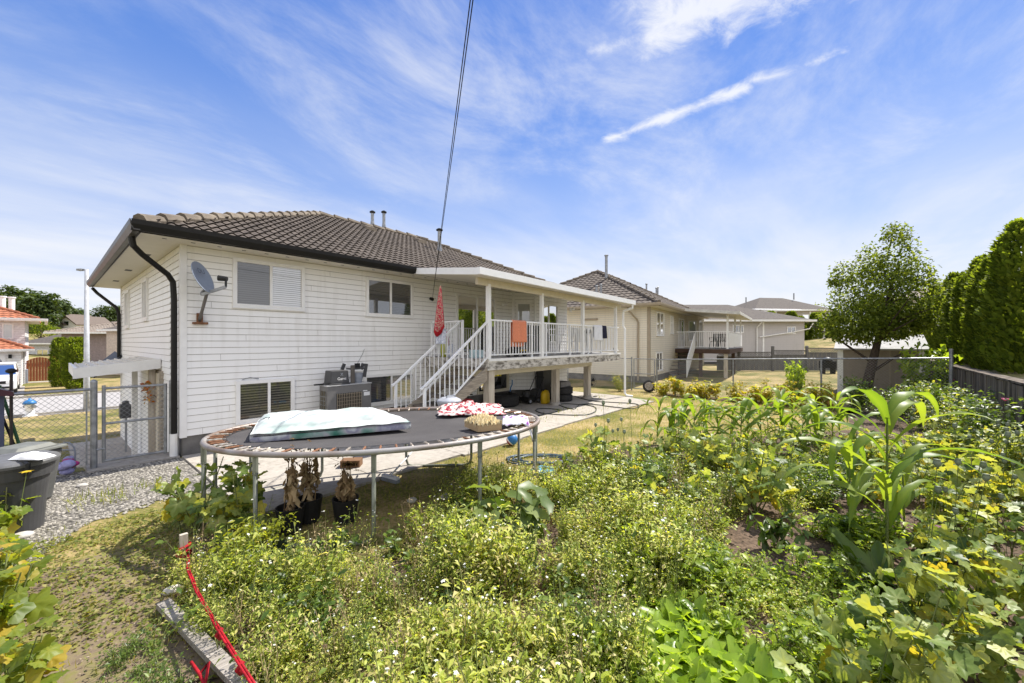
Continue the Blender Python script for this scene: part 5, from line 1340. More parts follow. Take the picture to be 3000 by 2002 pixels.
def right_fence():
    X = 16.0; zt = lambda y: 1.30 + .30 * (6.6 - y) / 8.7
    t = thing('boundary_fence', 'long grey chain link fence across the back of the garden', 'fence', (X, 2, 0))
    b = MB(); b.tube([(X, 6.0, zt(6.0)), (X, -2.05, zt(-2.05))], .022, 8); b.build('top_rail', m_galv, t)
    for y, r, h in ((6.0, .036, .06), (3.25, .024, .02), (.75, .026, .03), (-2.05, .042, .25)):
        b = MB(); b.tube([(X + .03, y, -.05), (X + .03, y, zt(y) + h)], r, 10); b.build('post', m_galv, t)
    chain_panel(t, (X, 6.0, 0), (X, -2.05, 0), lambda a: .03, lambda a: zt(6.0 - a) - .01, .085, .0017)
    g = thing('side_gate', 'narrow chain link gate between the deck downspout and the fence', 'gate', (X, 6.5, 0)); b = MB()
    for y in (6.08, 6.95): b.tube([(X, y, .06), (X, y, 1.34)], .022, 8)
    for z in (.09, .72, 1.33): b.tube([(X, 6.08, z), (X, 6.95, z)], .018, 8)
    b.build('gate_frame', m_galv, g); chain_panel(g, (X, 6.08, 0), (X, 6.95, 0), lambda a: .1, lambda a: 1.33, .085, .0019)
    f = thing('side_fence', 'chain link fence panel behind the deck, between the two houses', 'fence', (X, 8, 0))
    b = MB(); b.tube([(X, 7.02, 1.33), (X, 10.2, 1.33)], .02, 8); b.build('top_rail', m_galv, f)
    for y in (7.05, 10.2): b = MB(); b.tube([(X, y, -.05), (X, y, 1.40)], .032, 8); b.build('post', m_galv, f)
    chain_panel(f, (X, 7.02, 0), (X, 10.2, 0), lambda a: .05, lambda a: 1.32, .085, .0019)
    # loose wheel leaning on the gate
    c = Vector((X - .16, 6.25, .24)); w = thing('loose_wheel', 'silver spoked car wheel with black tyre leaning on the side gate', 'wheel', (c.x, c.y, .01)); M = Vector((-.9, -.35, .2)).normalized().to_track_quat('Z', 'Y').to_matrix()
    b = MB(); b.lathe([(.15, -.06), (.21, -.08), (.24, -.05), (.24, .05), (.21, .08), (.15, .06)], tuple(c), 28, 1, 1, M); b.build('tyre', m_rubber, w, smooth=True)
    b = MB(); b.lathe([(.145, .07), (.155, .085), (.135, .085), (.13, .07)], tuple(c), 24, 1, 1, M)
    for k in range(8): a = k * pi / 4; b.beam(c + M @ Vector((.02 * cos(a), .02 * sin(a), .085)), c + M @ Vector((.145 * cos(a), .145 * sin(a), .082)), .03, .012)
    b.build('rim', m_steel, w)
right_fence()

# ---- bins, toys and poles at the left
def bins():
    x, y = G(48, 1560); x -= .02; y += .05
    t = thing('wheelie_bin', 'big dark grey round bin with a flat lid, nearest the camera', 'bin', (x, y, 0))
    k = 1.0
    b = MB(); b.lathe([(.20, .0), (.215, .02), (.24, .40), (.262, .64), (.29, .645), (.30, .76), (.31, .765), (.31, .80), (.28, .80)], (x, y, 0), 36); b.build('body', m_greypl, t)
    b = MB(); b.lathe([(.335, .79), (.34, .82), (.325, .84), (.27, .865), (.10, .885), (.01, .887)], (x, y, 0), 36); l = b.build('lid', mat('worn grey lid', (.13, .13, .132), .5, .3, scale=5, var=.15), t)
    b = MB(); a0 = -1.3
    b.tube([(x + .33 * cos(a0), y + .33 * sin(a0), .70), (x + .40 * cos(a0), y + .40 * sin(a0), .76), (x + .40 * cos(a0), y + .40 * sin(a0), .84), (x + .30 * cos(a0), y + .30 * sin(a0), .86)], .02, 8); b.build('handle', m_blackpl, t)
    t.scale = (1, 1, .93)
    lx, ly = G(95, 1338, .83)
    b = MB(); z = .827
    b.grid(20, 12, lambda u, v: Vector((lx + RT[0] * (u - .5) * .33 + FW[0] * (v - .5) * .16, ly + RT[1] * (u - .5) * .33 + FW[1] * (v - .5) * .16, z - .01 + .06 * (sin(pi * u) * sin(pi * v)) ** .45 * (1 + .15 * nz(u * 5, v * 5)))))
    tag(thing_mesh(b, 'plastic_bag', m_whitepl, (lx, ly, z), True), 'white plastic bag lying on the lid of the near bin', 'bag')
    x2, y2 = G(66, 1490); y2 += .14
    t = thing('wheelie_bin', 'smaller grey bin with a square rimmed lid behind the round bin', 'bin', (x2, y2, 0)); f = Fr((x2, y2, 0), YAW - pi / 2)
    b = MB(); P = f.p
    b.hexa([P(-.15, .2, .02), P(.15, .2, .02), P(.15, -.2, .02), P(-.15, -.2, .02), P(-.21, .27, .74), P(.21, .27, .74), P(.21, -.27, .74), P(-.21, -.27, .74)]); b.build('body', mat('sage grey plastic', (.12, .12, .115), .5), t, bevel=.03)
    b = MB(); b.hexa([P(-.24, .3, .74), P(.24, .3, .74), P(.24, -.3, .74), P(-.24, -.3, .74), P(-.23, .29, .78), P(.23, .29, .78), P(.23, -.29, .78), P(-.23, -.29, .78)]); b.hexa([P(-.19, .24, .78), P(.19, .24, .78), P(.19, -.24, .78), P(-.19, -.24, .78), P(-.15, .17, .84), P(.15, .17, .84), P(.15, -.17, .84), P(-.15, -.17, .84)]); b.build('lid', mat('grey lid', (.16, .165, .15), .5), t, bevel=.01)
    t.scale = (1, 1, .90)
    # plush toys
    x3, y3 = G(205, 1388); t = thing('plush_toy', 'pink and lavender child toy with ruffles sitting on the gravel by the fence', 'toy', (x3, y3, 0)); r = random.Random(3)
    for i in range(9):
        a = r.uniform(0, 6.28); d = r.uniform(.04, .13); b = MB(); b.ball((x3 + d * cos(a), y3 + d * sin(a), .05 + r.uniform(0, .17)), r.uniform(.045, .075), 10, 6, 1.2, 1, .8); b.build('ruffle', m_lav if i % 3 else m_pink, t, smooth=True)
    b = MB(); pts = [(x3 + RT[0] * .13 * cos(a) - .03, y3 + RT[1] * .13 * cos(a) + .12, .30 + .17 * sin(a)) for a in [pi * k / 10 for k in range(11)]]; pts = [(pts[0][0], pts[0][1], .05)] + pts + [(pts[-1][0], pts[-1][1], .05)]
    b.tube(pts, .012, 6); b.tube([pts[2], pts[-3]], .010, 6); b.build('handle', m_midpl, t)
bins()
def poles():
    x, y = AT(33, 5.55); b = MB(); z1 = ZP(1088, 5.55)
    t = thing('ball_top_pole', 'slim dark pole with a round knob behind the bins', 'pole', (x, y, 0))
    b.tube([(x, y, 0), (x, y, .75), (x, y, z1)], .017, 8); b.build('shaft', mat('dark brown metal', (.035, .025, .024), .4), t)
    b = MB(); b.lathe([(.02, z1 - .03), (.05, z1 - .015), (.055, z1 + .01), (.03, z1 + .035), (.005, z1 + .04)], (x, y, 0), 14); b.build('knob', m_black, t)
    a = (*AT(-2, 5.6), ZP(1130, 5.6)); b = MB(); e = (*AT(72, 5.7), ZP(1350, 5.7)); b.tube([a, e], .018, 8); tag(thing_mesh(b, 'green_tool_handle', mat('green paint', (.03, .10, .04), .5), e), 'green tool handle leaning across the fence behind the bins', 'tool handle')
    a = (*AT(-6, 5.55), ZP(1190, 5.55)); b = MB(); e = (*AT(58, 5.65), ZP(1345, 5.65)); b.tube([a, e], .015, 8); tag(thing_mesh(b, 'black_tool_handle', m_black, e), 'black tool handle leaning lower than the green one', 'tool handle')
    x, y = AT(2, 5.5); b = MB(); b.box(x - .05, x + .03, y - .05, y + .05, 0, 1.32); b.build; t2 = tag(thing_mesh(b, 'board_post', mat('slate blue board', (.07, .08, .13), .6), (x, y, 0)), 'slate blue upright board at the left edge of the yard', 'board')
    x, y = AT(8, 5.45); b = MB(); b.hexa([(x - .12, y - .1, 1.33), (x + .10, y - .1, 1.30), (x + .10, y + .1, 1.30), (x - .12, y + .1, 1.33), (x - .12, y - .1, 1.45), (x + .09, y - .1, 1.36), (x + .09, y + .1, 1.36), (x - .12, y + .1, 1.45)]); tag(thing_mesh(b, 'cover', mat('maroon vinyl', (.06, .02, .03), .4), (x, y, 1.3)), 'folded maroon cover on top of the slate blue board', 'cover')
    # gas meter and door wreath along the side wall
    x, y = 1.40, 14.9; t = thing('gas_meter', 'dark grey gas meter on the side wall of the house', 'gas meter', (x, y, -.9)); b = MB(); b.box(x - .12, x + .1, y - .16, y + .16, .0, .36); b.lathe([(.08, .36), (.07, .44), (.02, .46)], (x, y, 0), 10); b.build('body', m_greypl, t, bevel=.02); b = MB(); b.tube([(x, y - .1, -.9), (x, y - .1, .02)], .025, 8); b.build('pipe', m_galv, t)
    fb = FB(); n = 90; c = np.array([1.36, 10.9, 1.02]); a_ = U(0, 6.3, n); rr = U(.10, .22, n); L_ = c + np.c_[U(-.05, .05, n), rr * np.cos(a_), rr * np.sin(a_)]
    tv, tf = T_leaf(.6); fb.add(tv, tf, rots(U(0, 6.3, n), U(-1, 1, n), U(-1, 1, n), U(.06, .11, n)), L_, U(0, 1, n))
    o = fb.build('wreath', leafmat('autumn leaves', [(.10, .10, .03), (.45, .12, .02), (.50, .30, .03), (.05, .04, .05)], .2)); tag(o, 'orange and yellow wreath hanging at the side door under the awning', 'wreath')
poles()
# ---- plank, stake and red strap in the foreground
def plank_and_strap():
    a = Vector((*G(478, 1768, .06), .06)); e = Vector((*G(725, 2020, .08), .08)); 
    t = thing('old_plank', 'grey weathered plank lying along the edge of the weeds', 'plank', (a.x, a.y, .05))
    b = MB(); n = 14; d = (e - a); sd = Vector((-d.y, d.x, 0)).normalized()
    pts = [a + d * (i / n) * 1.25 for i in range(n + 1)]
    for i in range(n): 
        w = .055; b.hexa([pts[i] - sd * w - Vector((0, 0, .04)), pts[i] + sd * w - Vector((0, 0, .04)), pts[i + 1] + sd * w - Vector((0, 0, .04)), pts[i + 1] - sd * w - Vector((0, 0, .04)), pts[i] - sd * w, pts[i] + sd * w, pts[i + 1] + sd * w, pts[i + 1] - sd * w]) if i == 0 else None
    b = MB(); b.beam(a, a + d * 1.25, .082, .04); b.build('board', m_plank, t)
    x, y = G(538, 1680, .0); zt = ZP(1565, hypot(1, 0) * ((x * FW[0] + y * FW[1])))
    s = thing('wooden_stake', 'short wooden stake with red strap tied round it among weeds', 'stake', (x, y, 0))
    b = MB(); b.box(x - .028, x + .028, y - .02, y + .02, -.05, zt, Fr((0, 0, 0), 0, pi / 2)); b.build('peg', m_woodpost, s)
    b = MB(); zk = zt - .17
    for k in range(3): 
        pts = [(x + .045 * cos(q), y + .045 * sin(q), zk + .03 * k + .015 * sin(q + k)) for q in [2 * pi * i / 12 for i in range(13)]]; b.tube(pts, .013, 6)
    b.build('knot', m_red, s)
    p0 = Vector((x + .02, y - .04, zk)); pl = [p0, Vector((*G(548, 1670, .26), .26)), Vector((*G(575, 1735, .25), .25)), Vector((*G(640, 1850, .26), .26)), Vector((*G(700, 1950, .27), .27)), Vector((*G(760, 2040, .28), .28))]
    b = MB()
    for off in (0, .012): b.tube([q + Vector((off, off * .5, .004 * sin(i * 2))) for i, q in enumerate(pl)], .0065, 6)
    for i in (3, 4): b.tube([pl[i] + Vector((.02, 0, .01)), pl[i] + Vector((-.01, 0, -.02)), pl[i] + Vector((.015, .01, -.06))], .012, 6)
    tag(thing_mesh(b, 'red_strap', m_red, tuple(p0), True), 'taut red strap running from the stake past the old plank', 'strap')
    q = [Vector((*G(560, 1940, .12), .12)), Vector((*G(585, 1975, .12), .12)), Vector((*G(600, 2010, .1), .1)), Vector((*G(640, 2030, .1), .1))]
    b = MB(); b.tube(q, .009, 6); b.tube([q[1], q[1] + Vector((.05, .03, .02)), q[2]], .008, 6); tag(thing_mesh(b, 'strap_end', m_red, tuple(q[0]), True), 'loose dark red strap end lying left of the plank', 'strap')
plank_and_strap()
# ------------------------------------------------------------------ neighbours and street
CAMA = YAW - pi / 2                                        # direction of the picture plane
def neighbour_house():
    ang = radians(5.5); o = AT(1903, 19.6); f = Fr((o[0], o[1], 0), ang); W, D, ev = 12.4, 9.4, .6
    root = thing('house', 'cream sided neighbour house with brown tiled hip roof and tan gutters beyond the fence', 'house', (o[0], o[1], 0))
    sides, roof, z0, zr, cn = shell(root, f, W, D, .32, 3.76, ev, .52, m_siding2, pitch=.11)
    LF = sides['left']
    b = MB(); b.box(.02, W, -.3, -.03, -.3, .32, f); b.box(.02, D, -.3, -.03, -1.2, .32, LF); b.build('foundation', m_found, root)
    b = MB(); b.box(-.02, .12, -.12, .025, .3, 3.76, f); b.build('corner_trim', m_tan, root)
    gutter(root, f, -ev - .1, W + ev, ev, z0 + .04, m_tan, .14, .12); gutter(root, LF, -ev - .1, D + ev, ev, z0 + .04, m_tan, .14, .12)
    b = MB(); b.box(-ev, W + ev, ev - .02, ev - .003, 3.74, z0 + .02, f); b.box(-ev, D + ev, ev - .02, ev - .003, 3.74, z0 + .02, LF); b.build('fascia', m_tan, root)
    d = MB(); P = LF.p; d.tube([P(.9, ev, 3.72), P(.85, ev - .1, 3.55), P(.6, .1, 3.15), P(.55, .06, 3.0), P(.55, .06, .1)], .05, 8); d.build('downspout', m_tan, root)
    b = MB(); b.box(2.7, 3.5, 0.0, .08, 3.18, 3.28, LF); b.build('wall_lamp', m_tan, root)
    window(root, f, 1.15, 2.62, 2.35, 3.6, [(.5, g_dark), (.5, g_blind)]); window(root, f, 4.0, 4.75, 2.5, 3.55, [(.5, g_dark), (.5, g_blind)])
    window(root, f, 1.1, 2.35, .5, 1.5, [(.5, g_dark), (.5, g_blind)]); window(root, f, 6.15, 7.6, 1.66, 3.5, [(.5, g_black), (.5, g_dark)], name='patio_door')
    window(root, f, 9.2, 10.2, 2.1, 3.4, [(1.0, g_pale)])
    q = [(8.4, 0.0), (9.0, .6), (11.2, .6), (11.8, 0)]; bay = MB(); fs = []
    for (a0, b0), (a1, b1) in zip(q[:-1], q[1:]):
        p = f.p(a0, b0, 0); e = f.p(a1, b1, 0); g = Fr(p, atan2(e[1] - p[1], e[0] - p[0])); ln = hypot(e[0] - p[0], e[1] - p[1]); siding(bay, g, 0, ln, .32, 3.76, .11); fs.append((g, ln))
    bay.build('bay', [m_siding2, m_jointshade], root)
    window(root, fs[0][0], .14, .72, 2.1, 3.42, [(1.0, g_pale)]); window(root, fs[1][0], .3, 1.5, 1.7, 3.5, [(.5, g_black), (.5, g_dark)])
    k = .52
    for a, t, h, r in ((3.2, 4.1, 1.25, .085), (-.1, 1.9, .5, .06), (.35, 1.7, .5, .06), (10.4, 3.8, .5, .06), (11.6, 3.4, .5, .06), (12.0, 3.4, .6, .06)):
        p = f.p(a, ev - t, z0 + k * t) if a > 3 else LF.p(t + 1.2, ev - 1.4 - a * .3, z0 + k * (1.4 + a * .3))
        v = MB(); v.tube([(p[0], p[1], p[2] - .1), (p[0], p[1], p[2] + h)], r, 10); v.lathe([(r * 1.4, p[2] + h), (r * 1.5, p[2] + h + .06), (r * .5, p[2] + h + .09)], (p[0], p[1], 0), 10); v.build('vent_pipe', m_galv, roof)
    # deck
    t = thing('deck', 'neighbour deck with white railings, brown fascia and dark space below', 'deck', f.p(8.5, 1.5, 0)); P = f.p
    b = MB(); b.box(5.2, 12.4, .03, 2.87, 1.60, 1.64, f); b.build('floor', m_deckfloor, t)
    b = MB(); br = mat('brown stained wood', (.085, .05, .035), .7); b.box(5.15, 12.4, 2.87, 2.92, 1.36, 1.62, f); b.box(5.15, 5.2, .03, 2.87, 1.36, 1.62, f); b.build('fascia', br, t)
    for a, bb in ((5.3, 2.7), (5.3, 1.4), (8.8, 2.7), (12.2, 2.7)): b = MB(); b.box(a - .09, a + .09, bb - .09, bb + .09, 0, 1.4, f); b.build('support_post', m_woodpost if a < 6 and bb > 2 else br, t)
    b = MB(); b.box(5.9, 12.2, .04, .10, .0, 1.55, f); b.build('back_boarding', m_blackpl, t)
    b = MB(); rail(b, P(5.22, .1, 1.64), P(5.22, 2.84, 1.64), 1.0); b.build('side_railing', m_white, t)
    b = MB(); b.beam(P(5.22, 2.86, 2.60), P(12.4, 2.86, 2.60), .05, .05); b.box(5.24, 12.4, 2.85, 2.87, 1.72, 2.55, f); b.build('front_panel', m_white, t)
    b = MB()
    for i in range(8): b.box(5.2 - .27 * (i + 1) - .02, 5.2 - .27 * i, .12, 1.08, 1.64 - .19 * (i + 1) - .04, 1.64 - .19 * (i + 1), f)
    b.build('stair_treads', br, t)
    b = MB(); b.hexa([P(5.2, 1.10, 1.66), P(5.2, 1.13, 1.66), P(2.95, 1.13, .12), P(2.95, 1.10, .12), P(5.2, 1.10, 2.58), P(5.2, 1.13, 2.58), P(2.95, 1.13, 1.04), P(2.95, 1.10, 1.04)]); b.build('stair_panel', m_white, t)
    for i, (a, bb) in enumerate(((6.6, 2.0), (7.5, 2.2))):
        p = P(a, bb, 1.64); q = chair(p, ang + (2.0 if i else 4.4), m_blackpl, ('dark garden chair on the neighbour deck, nearer the stairs', 'dark garden chair on the neighbour deck, farther from the stairs')[i])
    # cover
    t = thing('patio_cover', 'white patio roof over the neighbour deck', 'patio roof', f.p(8.5, 2, 0)); b = MB()
    b.hexa([P(4.45, 3.4, 3.52), P(12.6, 3.4, 3.52), P(12.6, .55, 3.82), P(4.45, .55, 3.82), P(4.45, 3.4, 3.57), P(12.6, 3.4, 3.57), P(12.6, .55, 3.87), P(4.45, .55, 3.87)]); b.build('roof_panel', m_soffit, t)
    b = MB(); b.beam(P(4.4, 3.44, 3.58), P(12.6, 3.44, 3.58), .08, .16); b.beam(P(4.43, 3.4, 3.58), P(4.43, .6, 3.88), .03, .16); b.build('fascia', mat('off white fascia', (.62, .60, .55), .5), t)
    for a in (5.25, 8.9, 12.3): b = MB(); b.box(a - .05, a + .05, 2.74, 2.84, 1.64, 3.56, f); b.build('post', m_white, t)
neighbour_house()
def far_house(label, px, d, W, D, zb, zs, k, ms, mr, rot=0.0, tiles=False, wins=(), ev=.5, pitch=.14, fas=None):
    x, y = AT(px, d); f = Fr((x, y, 0), CAMA + rot); root = thing('house', label, 'house', (x, y, zb))
    sides, roof, z0, zr, cn = shell(root, f, W, D, zb, zs, ev, k, ms, mr, pitch=pitch, tiles=tiles, caps=tiles)
    b = MB(); b.box(-ev - .03, W + ev + .03, ev - .02, ev + .08, zs - .02, z0 + .05, f); b.box(-ev - .03, D + ev, ev - .02, ev + .08, zs - .02, z0 + .05, sides['left']); b.box(-ev - .03, D + ev, ev - .02, ev + .08, zs - .02, z0 + .05, sides['right']); b.build('gutter', fas or m_trim, root)
    for (a0, a1, w0, w1, g) in wins: window(root, f, a0, a1, w0, w1, [(.5, g), (.5, g)])
    return root, f, roof, z0, zr
def right_side():
    r, f, roof, z0, zr = far_house('grey vinyl sided house with low shingled roof behind the lattice fence', 1880, 36, 14.7, 9, .2, 3.85, .36, m_siding3, m_shingle, 0.0, wins=((8.2, 9.2, 2.85, 3.55, g_dark), (13.1, 13.9, 2.75, 3.4, g_dark)), ev=.6, pitch=.16)
    b = MB(); b.box(10.9, 11.05, 0, .05, .2, 3.8, f); b.build('corner_trim', m_trim, r)
    b = MB(); b.tube([f.p(15.1, .55, 3.7), f.p(14.9, .35, 3.2), f.p(13.6, .15, 2.9), f.p(10.6, .12, 2.45)], .05, 6); b.tube([f.p(10.5, .55, 3.75), f.p(10.35, .12, 3.3), f.p(10.35, .10, .3)], .05, 6); b.build('downspout', m_trim, r)
    r, f, roof, z0, zr = far_house('pale house with dark grey shingled hip roof on the rise behind small cedars', 2215, 57, 12.0, 8, 2.2, 6.55, .46, m_siding3, m_shingle, .15, wins=((7.5, 9.6, 4.6, 6.0, g_blind), (3.0, 4.6, 4.4, 5.8, g_blind)), ev=.7, pitch=.2)
    b = MB(); b.hexa([f.p(-1.5, 3.2, 6.1), f.p(6.5, 3.2, 6.3), f.p(6.5, .3, 6.5), f.p(-1.5, .3, 6.3), f.p(-1.5, 3.2, 6.22), f.p(6.5, 3.2, 6.42), f.p(6.5, .3, 6.62), f.p(-1.5, .3, 6.42)])
    for a in (.5, 3, 5.8): b.box(a - .06, a + .06, 2.9, 3.02, 3.2, 6.2, f)
    b.build('patio_roof', m_trim, r)
    for a in (1.0, 9.2): b = MB(); p = f.p(a, -3.2, z0 + 1.2 if a < 5 else zr - .3); b.tube([p, (p[0], p[1], p[2] + (1.0 if a > 5 else .9))], .09, 8); b.build('vent_pipe', m_galv, roof)
    far_house('house with pale brown hip roof showing above the cedar hedge', 2700, 60, 9, 8, 3.0, 8.6, .42, m_siding2, mat('tan shingle', (.26, .21, .17), .9), 0.0, ev=.5, pitch=.3)
    # grey board fence with lattice on top
    x, y = AT(2150, 27.8); f = Fr((x, y, 0), CAMA); t = thing('board_fence', 'weathered grey board fence with lattice top behind the yellow lawn', 'fence', (x, y, 0))
    w = lambda px: (px - 2150) / FPX * 27.8
    for (p0, p1, zt) in ((2100, 2262, 1.30), (2264, 2362, 1.42), (2364, 2465, 1.58)):
        b = MB(); a0, a1 = w(p0), w(p1); n = int((a1 - a0) / .15)
        for i in range(n): aa = a0 + (a1 - a0) * i / n; b.box(aa, aa + (a1 - a0) / n - .012, .01 * (i % 2), .02 + .01 * (i % 2), .03, zt - .32, f)
        o = b.build('boards', m_greyfence, t); b = MB()
        b.beam(f.p(a0, .02, zt), f.p(a1, .02, zt), .05, .06); b.beam(f.p(a0, .02, zt - .31), f.p(a1, .02, zt - .31), .05, .06)
        for i in range(int((a1 - a0) / .11) + 2):
            for s in (1, -1):
                q0 = a0 + i * .11 - (.14 if s < 0 else 0); q1 = q0 + .28 * s + (.28 if s < 0 else 0)
                u0, u1 = (q0, q0 + .28) if s > 0 else (q0 + .28, q0)
                if min(u0, u1) < a0 or max(u0, u1) > a1: continue
                b.beam(f.p(u0, .02 + .006 * s, zt - .28), f.p(u1, .02 + .006 * s, zt), .008, .03)
        b.build('lattice', m_greyfence, t)
    for p in (2263, 2363): b = MB(); a = w(p); b.box(a - .07, a + .07, -.04, .10, 0, 1.68, f); b.lathe([(.10, 1.68), (.10, 1.72), (.02, 1.76)], f.p(a, .03, 0)[:2] + (0,), 4); b.build('post', m_greyfence, t)
    # shed
    x, y = 20.5, .43; f = Fr((x, y, 0), -pi / 2); W = 2.42; D = 2.0; t = thing('garden_shed', 'beige metal shed with white roof behind the leaning tree', 'shed', (x, y, 0))
    b = MB(); n = 22
    for i in range(n): a = W * i / n; b.box(a, a + W / n * .5, -.02, .012, 0, 1.72, f); b.box(a + W / n * .5, a + W / n, -.02, 0, 0, 1.72, f)
    b.box(0, .02, -D, 0, 0, 1.72, f); b.box(W - .02, W, -D, 0, 0, 1.72, f); b.build('wall', mat('beige shed metal', (.30, .25, .20), .5, var=.06), t)
    for a in (0, W - .14, W * .62): b = MB(); b.box(a - .02, a + (.16 if a != W * .62 else .03), -.01, .03, 0, 1.74, f); b.build('corner_trim', m_trim if a != W * .62 else m_tan, t)
    b = MB(); P = f.p
    b.hexa([P(-.12, .14, 1.72), P(W + .12, .14, 1.72), P(W + .05, -D / 2, 2.25), P(-.05, -D / 2, 2.25), P(-.12, .14, 1.78), P(W + .12, .14, 1.78), P(W + .05, -D / 2, 2.31), P(-.05, -D / 2, 2.31)])
    b.hexa([P(-.12, -D - .14, 1.72), P(W + .12, -D - .14, 1.72), P(W + .05, -D / 2, 2.25), P(-.05, -D / 2, 2.25), P(-.12, -D - .14, 1.78), P(W + .12, -D - .14, 1.78), P(W + .05, -D / 2, 2.31), P(-.05, -D / 2, 2.31)]); b.build('roof', mat('dull white shed roof', (.46, .45, .43), .7, .15, var=.12), t)
    # chairs and barbecue by the far fence
    x, y = AT(2425, 25.5); b = MB(); f = Fr((x, y, 0), CAMA); b.box(-.4, .4, -.2, .2, .35, .8, f); b.ball((x, y, .85), .35, 12, 6, 1.2, .8, .6); b.box(-.35, -.3, -.2, .2, 0, .4, f); b.box(.3, .35, -.2, .2, 0, .4, f); tag(thing_mesh(b, 'kettle_barbecue', m_blackpl, (x, y, 0)), 'dark covered barbecue standing by the grey board fence', 'barbecue')
    # retaining wall on the right and the ground it holds
    t = thing('retaining_wall', 'stained dark retaining wall along the right edge of the garden', 'wall', (14, -2.2, 0)); b = MB(); r = random.Random(5)
    x = 2.0
    while x < 34: w_ = .30; b.box(x, x + w_ - .012, -2.30, -2.14 + r.uniform(-.012, .012), -.1, 1.32 + r.uniform(-.012, .012)); x += w_
    b.build('planks', m_retwall, t); b = MB(); b.box(2, 34, -2.34, -2.12, 1.335, 1.37); b.build('cap', m_retwall, t)
    b = MB(); b.face([(-4, -2.3, 1.28), (36, -2.3, 1.28), (44, -14, 1.6), (60, -40, 2.0), (-4, -40, 1.6)]); structure(b.build('raised_bank', m_lawn))
    # dark screen netting stretched between the cedars, twine
    b = MB(); r = random.Random(4); p = Vector((9.6, -2.02, 1.75))
    for k in range(7): b.tube([p + Vector((r.uniform(-.1, .1), 0, r.uniform(-.1, .1))), p + Vector((-.25 + r.uniform(-.1, .1), .03, -.35 + r.uniform(-.1, .1))), p + Vector((-.5 + r.uniform(-.1, .1), .04, -.75 + r.uniform(-.1, .15)))], .006, 4)
    tag(thing_mesh(b, 'twine', mat('pink twine', (.40, .20, .20), .9), tuple(p)), 'tangle of pinkish twine hanging at the retaining wall, right edge', 'twine')
right_side()
def left_side():
    zg = -.95
    f = Fr((-13.2, 44.5, 0), 0.0); root = thing('house', 'white two storey house with orange tiled roof across the street', 'house', (-7, 44.5, zg))
    sides, roof, z0, zr, cn = shell(root, f, 12.25, 9, zg, 3.55, .62, .42, mat('white siding far', (.74, .72, .72), .5), m_redtile, pitch=.16, cw=.32, cl=.36)
    gutter(root, f, -.7, 13.3, .62, z0 + .03, m_trim, .2, .12); b = MB(); b.box(12.6 + .55, 12.6 + .72, -9.6, .7, z0 - .16, z0 + .03, f); b.build('gutter', m_trim, root)
    window(root, f, 11.25, 11.75, 2.25, 3.3, [(1.0, g_pale)]); window(root, f, 7.5, 9.5, 2.25, 3.3, [(.5, g_pale), (.5, g_pale)])
    g = Fr((-13.2, 42.0, 0), 0.0); b = MB(); siding(b, g, 0, 12.15, zg, 1.45, .16); siding(b, Fr(g.p(12.15, 0, 0), pi / 2, 0), 0, 2.4, zg, 1.45, .16); b.build('garage_wall', [m_trim, m_jointshade], root)
    rm = MB(); roof_slope(rm, Fr(g.p(-.5, .5, 0), 0), 13.15, 3.0, .45, 1.5, .32, .36); roof_slope(rm, Fr(g.p(12.65, .5, 0), pi / 2, 0), 6, 3.0, .45, 1.5, .32, .36); gr = rm.build('garage_roof', [m_redtile, m_tileshade], root)
    cm = MB(); cap_row(cm, g.p(12.65, .5, 1.56), g.p(9.65, -2.5, 2.9), 12); cm.build('ridge_tiles', m_redtile, gr)
    gutter(root, g, -.6, 12.75, .5, 1.56, m_trim, .16, .12)
    b = MB(); b.box(7.4, 11.5, .015, .05, zg + .02, 1.15, g); d = b.build('garage_door', m_trim, root)
    for i in range(4):
        b = MB(); b.lathe([(.001, 0), (.38, 0.001), (.38, .02), (.001, .02)], (0, 0, 0), 14, 1, .5); b = MB(); c = 7.9 + i * 1.03
        b.prism([(c - .38, .72), (c + .38, .72)] + [(c + .38 * cos(pi * k / 8), .72 + .3 * sin(pi * k / 8)) for k in range(1, 8)], g, b0=.051, b1=.06); b.build('window', g_dark, d)
    b = MB(); b.box(11.62, 11.76, .02, .2, .95, 1.2, g); b.build('wall_lamp', m_black, root)
    for a in (11.2, 11.6): b = MB(); p = f.p(a, -1.6 - (a - 11.2), z0 + .7); b.tube([p, (p[0], p[1], p[2] + .85)], .16, 10); b.lathe([(.2, p[2] + .85), (.2, p[2] + .95)], (p[0], p[1], 0), 10); b.build('chimney', m_trim, roof)
    # wooden yard gate
    f = Fr((-.93, 46.4, 0), 0.0); L_ = 1.3; t = thing('wooden_gate', 'arched red brown cedar gate between the orange roofed house and the cedars', 'gate', (-.4, 46.4, zg)); b = MB(); n = 9
    for i in range(n):
        a0, a1 = L_ * i / n, L_ * (i + 1) / n - .015; h = lambda a: 1.05 + .28 * sin(pi * min(max(a / L_, 0), 1)); b.prism([(a0, zg + .05), (a1, zg + .05), (a1, zg + .5 + h(a1)), (a0, zg + .5 + h(a0))], f, b0=0, b1=.03)
    b.build('boards', m_cedarwood, t); b = MB(); b.box(L_ + .02, L_ + .16, -.05, .09, zg, zg + 2.0, f); b.box(L_ + .16, L_ + 1.5, 0, .03, zg, zg + 1.65, f); b.build('post', m_cedarwood, t)
    # other houses down the hill
    far_house('mauve walled house with pale tiled roof behind the cedars', 180, 45, 5.9, 7, zg, 2.95, .30, mat('mauve stucco', (.30, .24, .24), .9), mat('pale tile', (.36, .30, .25), .9, var=.2, scale=9), .12, tiles=True, wins=((.8, 2.2, 1.2, 2.4, g_dark),), ev=.9)
    far_house('cream house corner with grey roof just left of the white house wall', 312, 36, 6, 7, zg, 3.0, .4, mat('peach siding', (.62, .52, .44), .6), m_shingle, -.2, ev=.4)
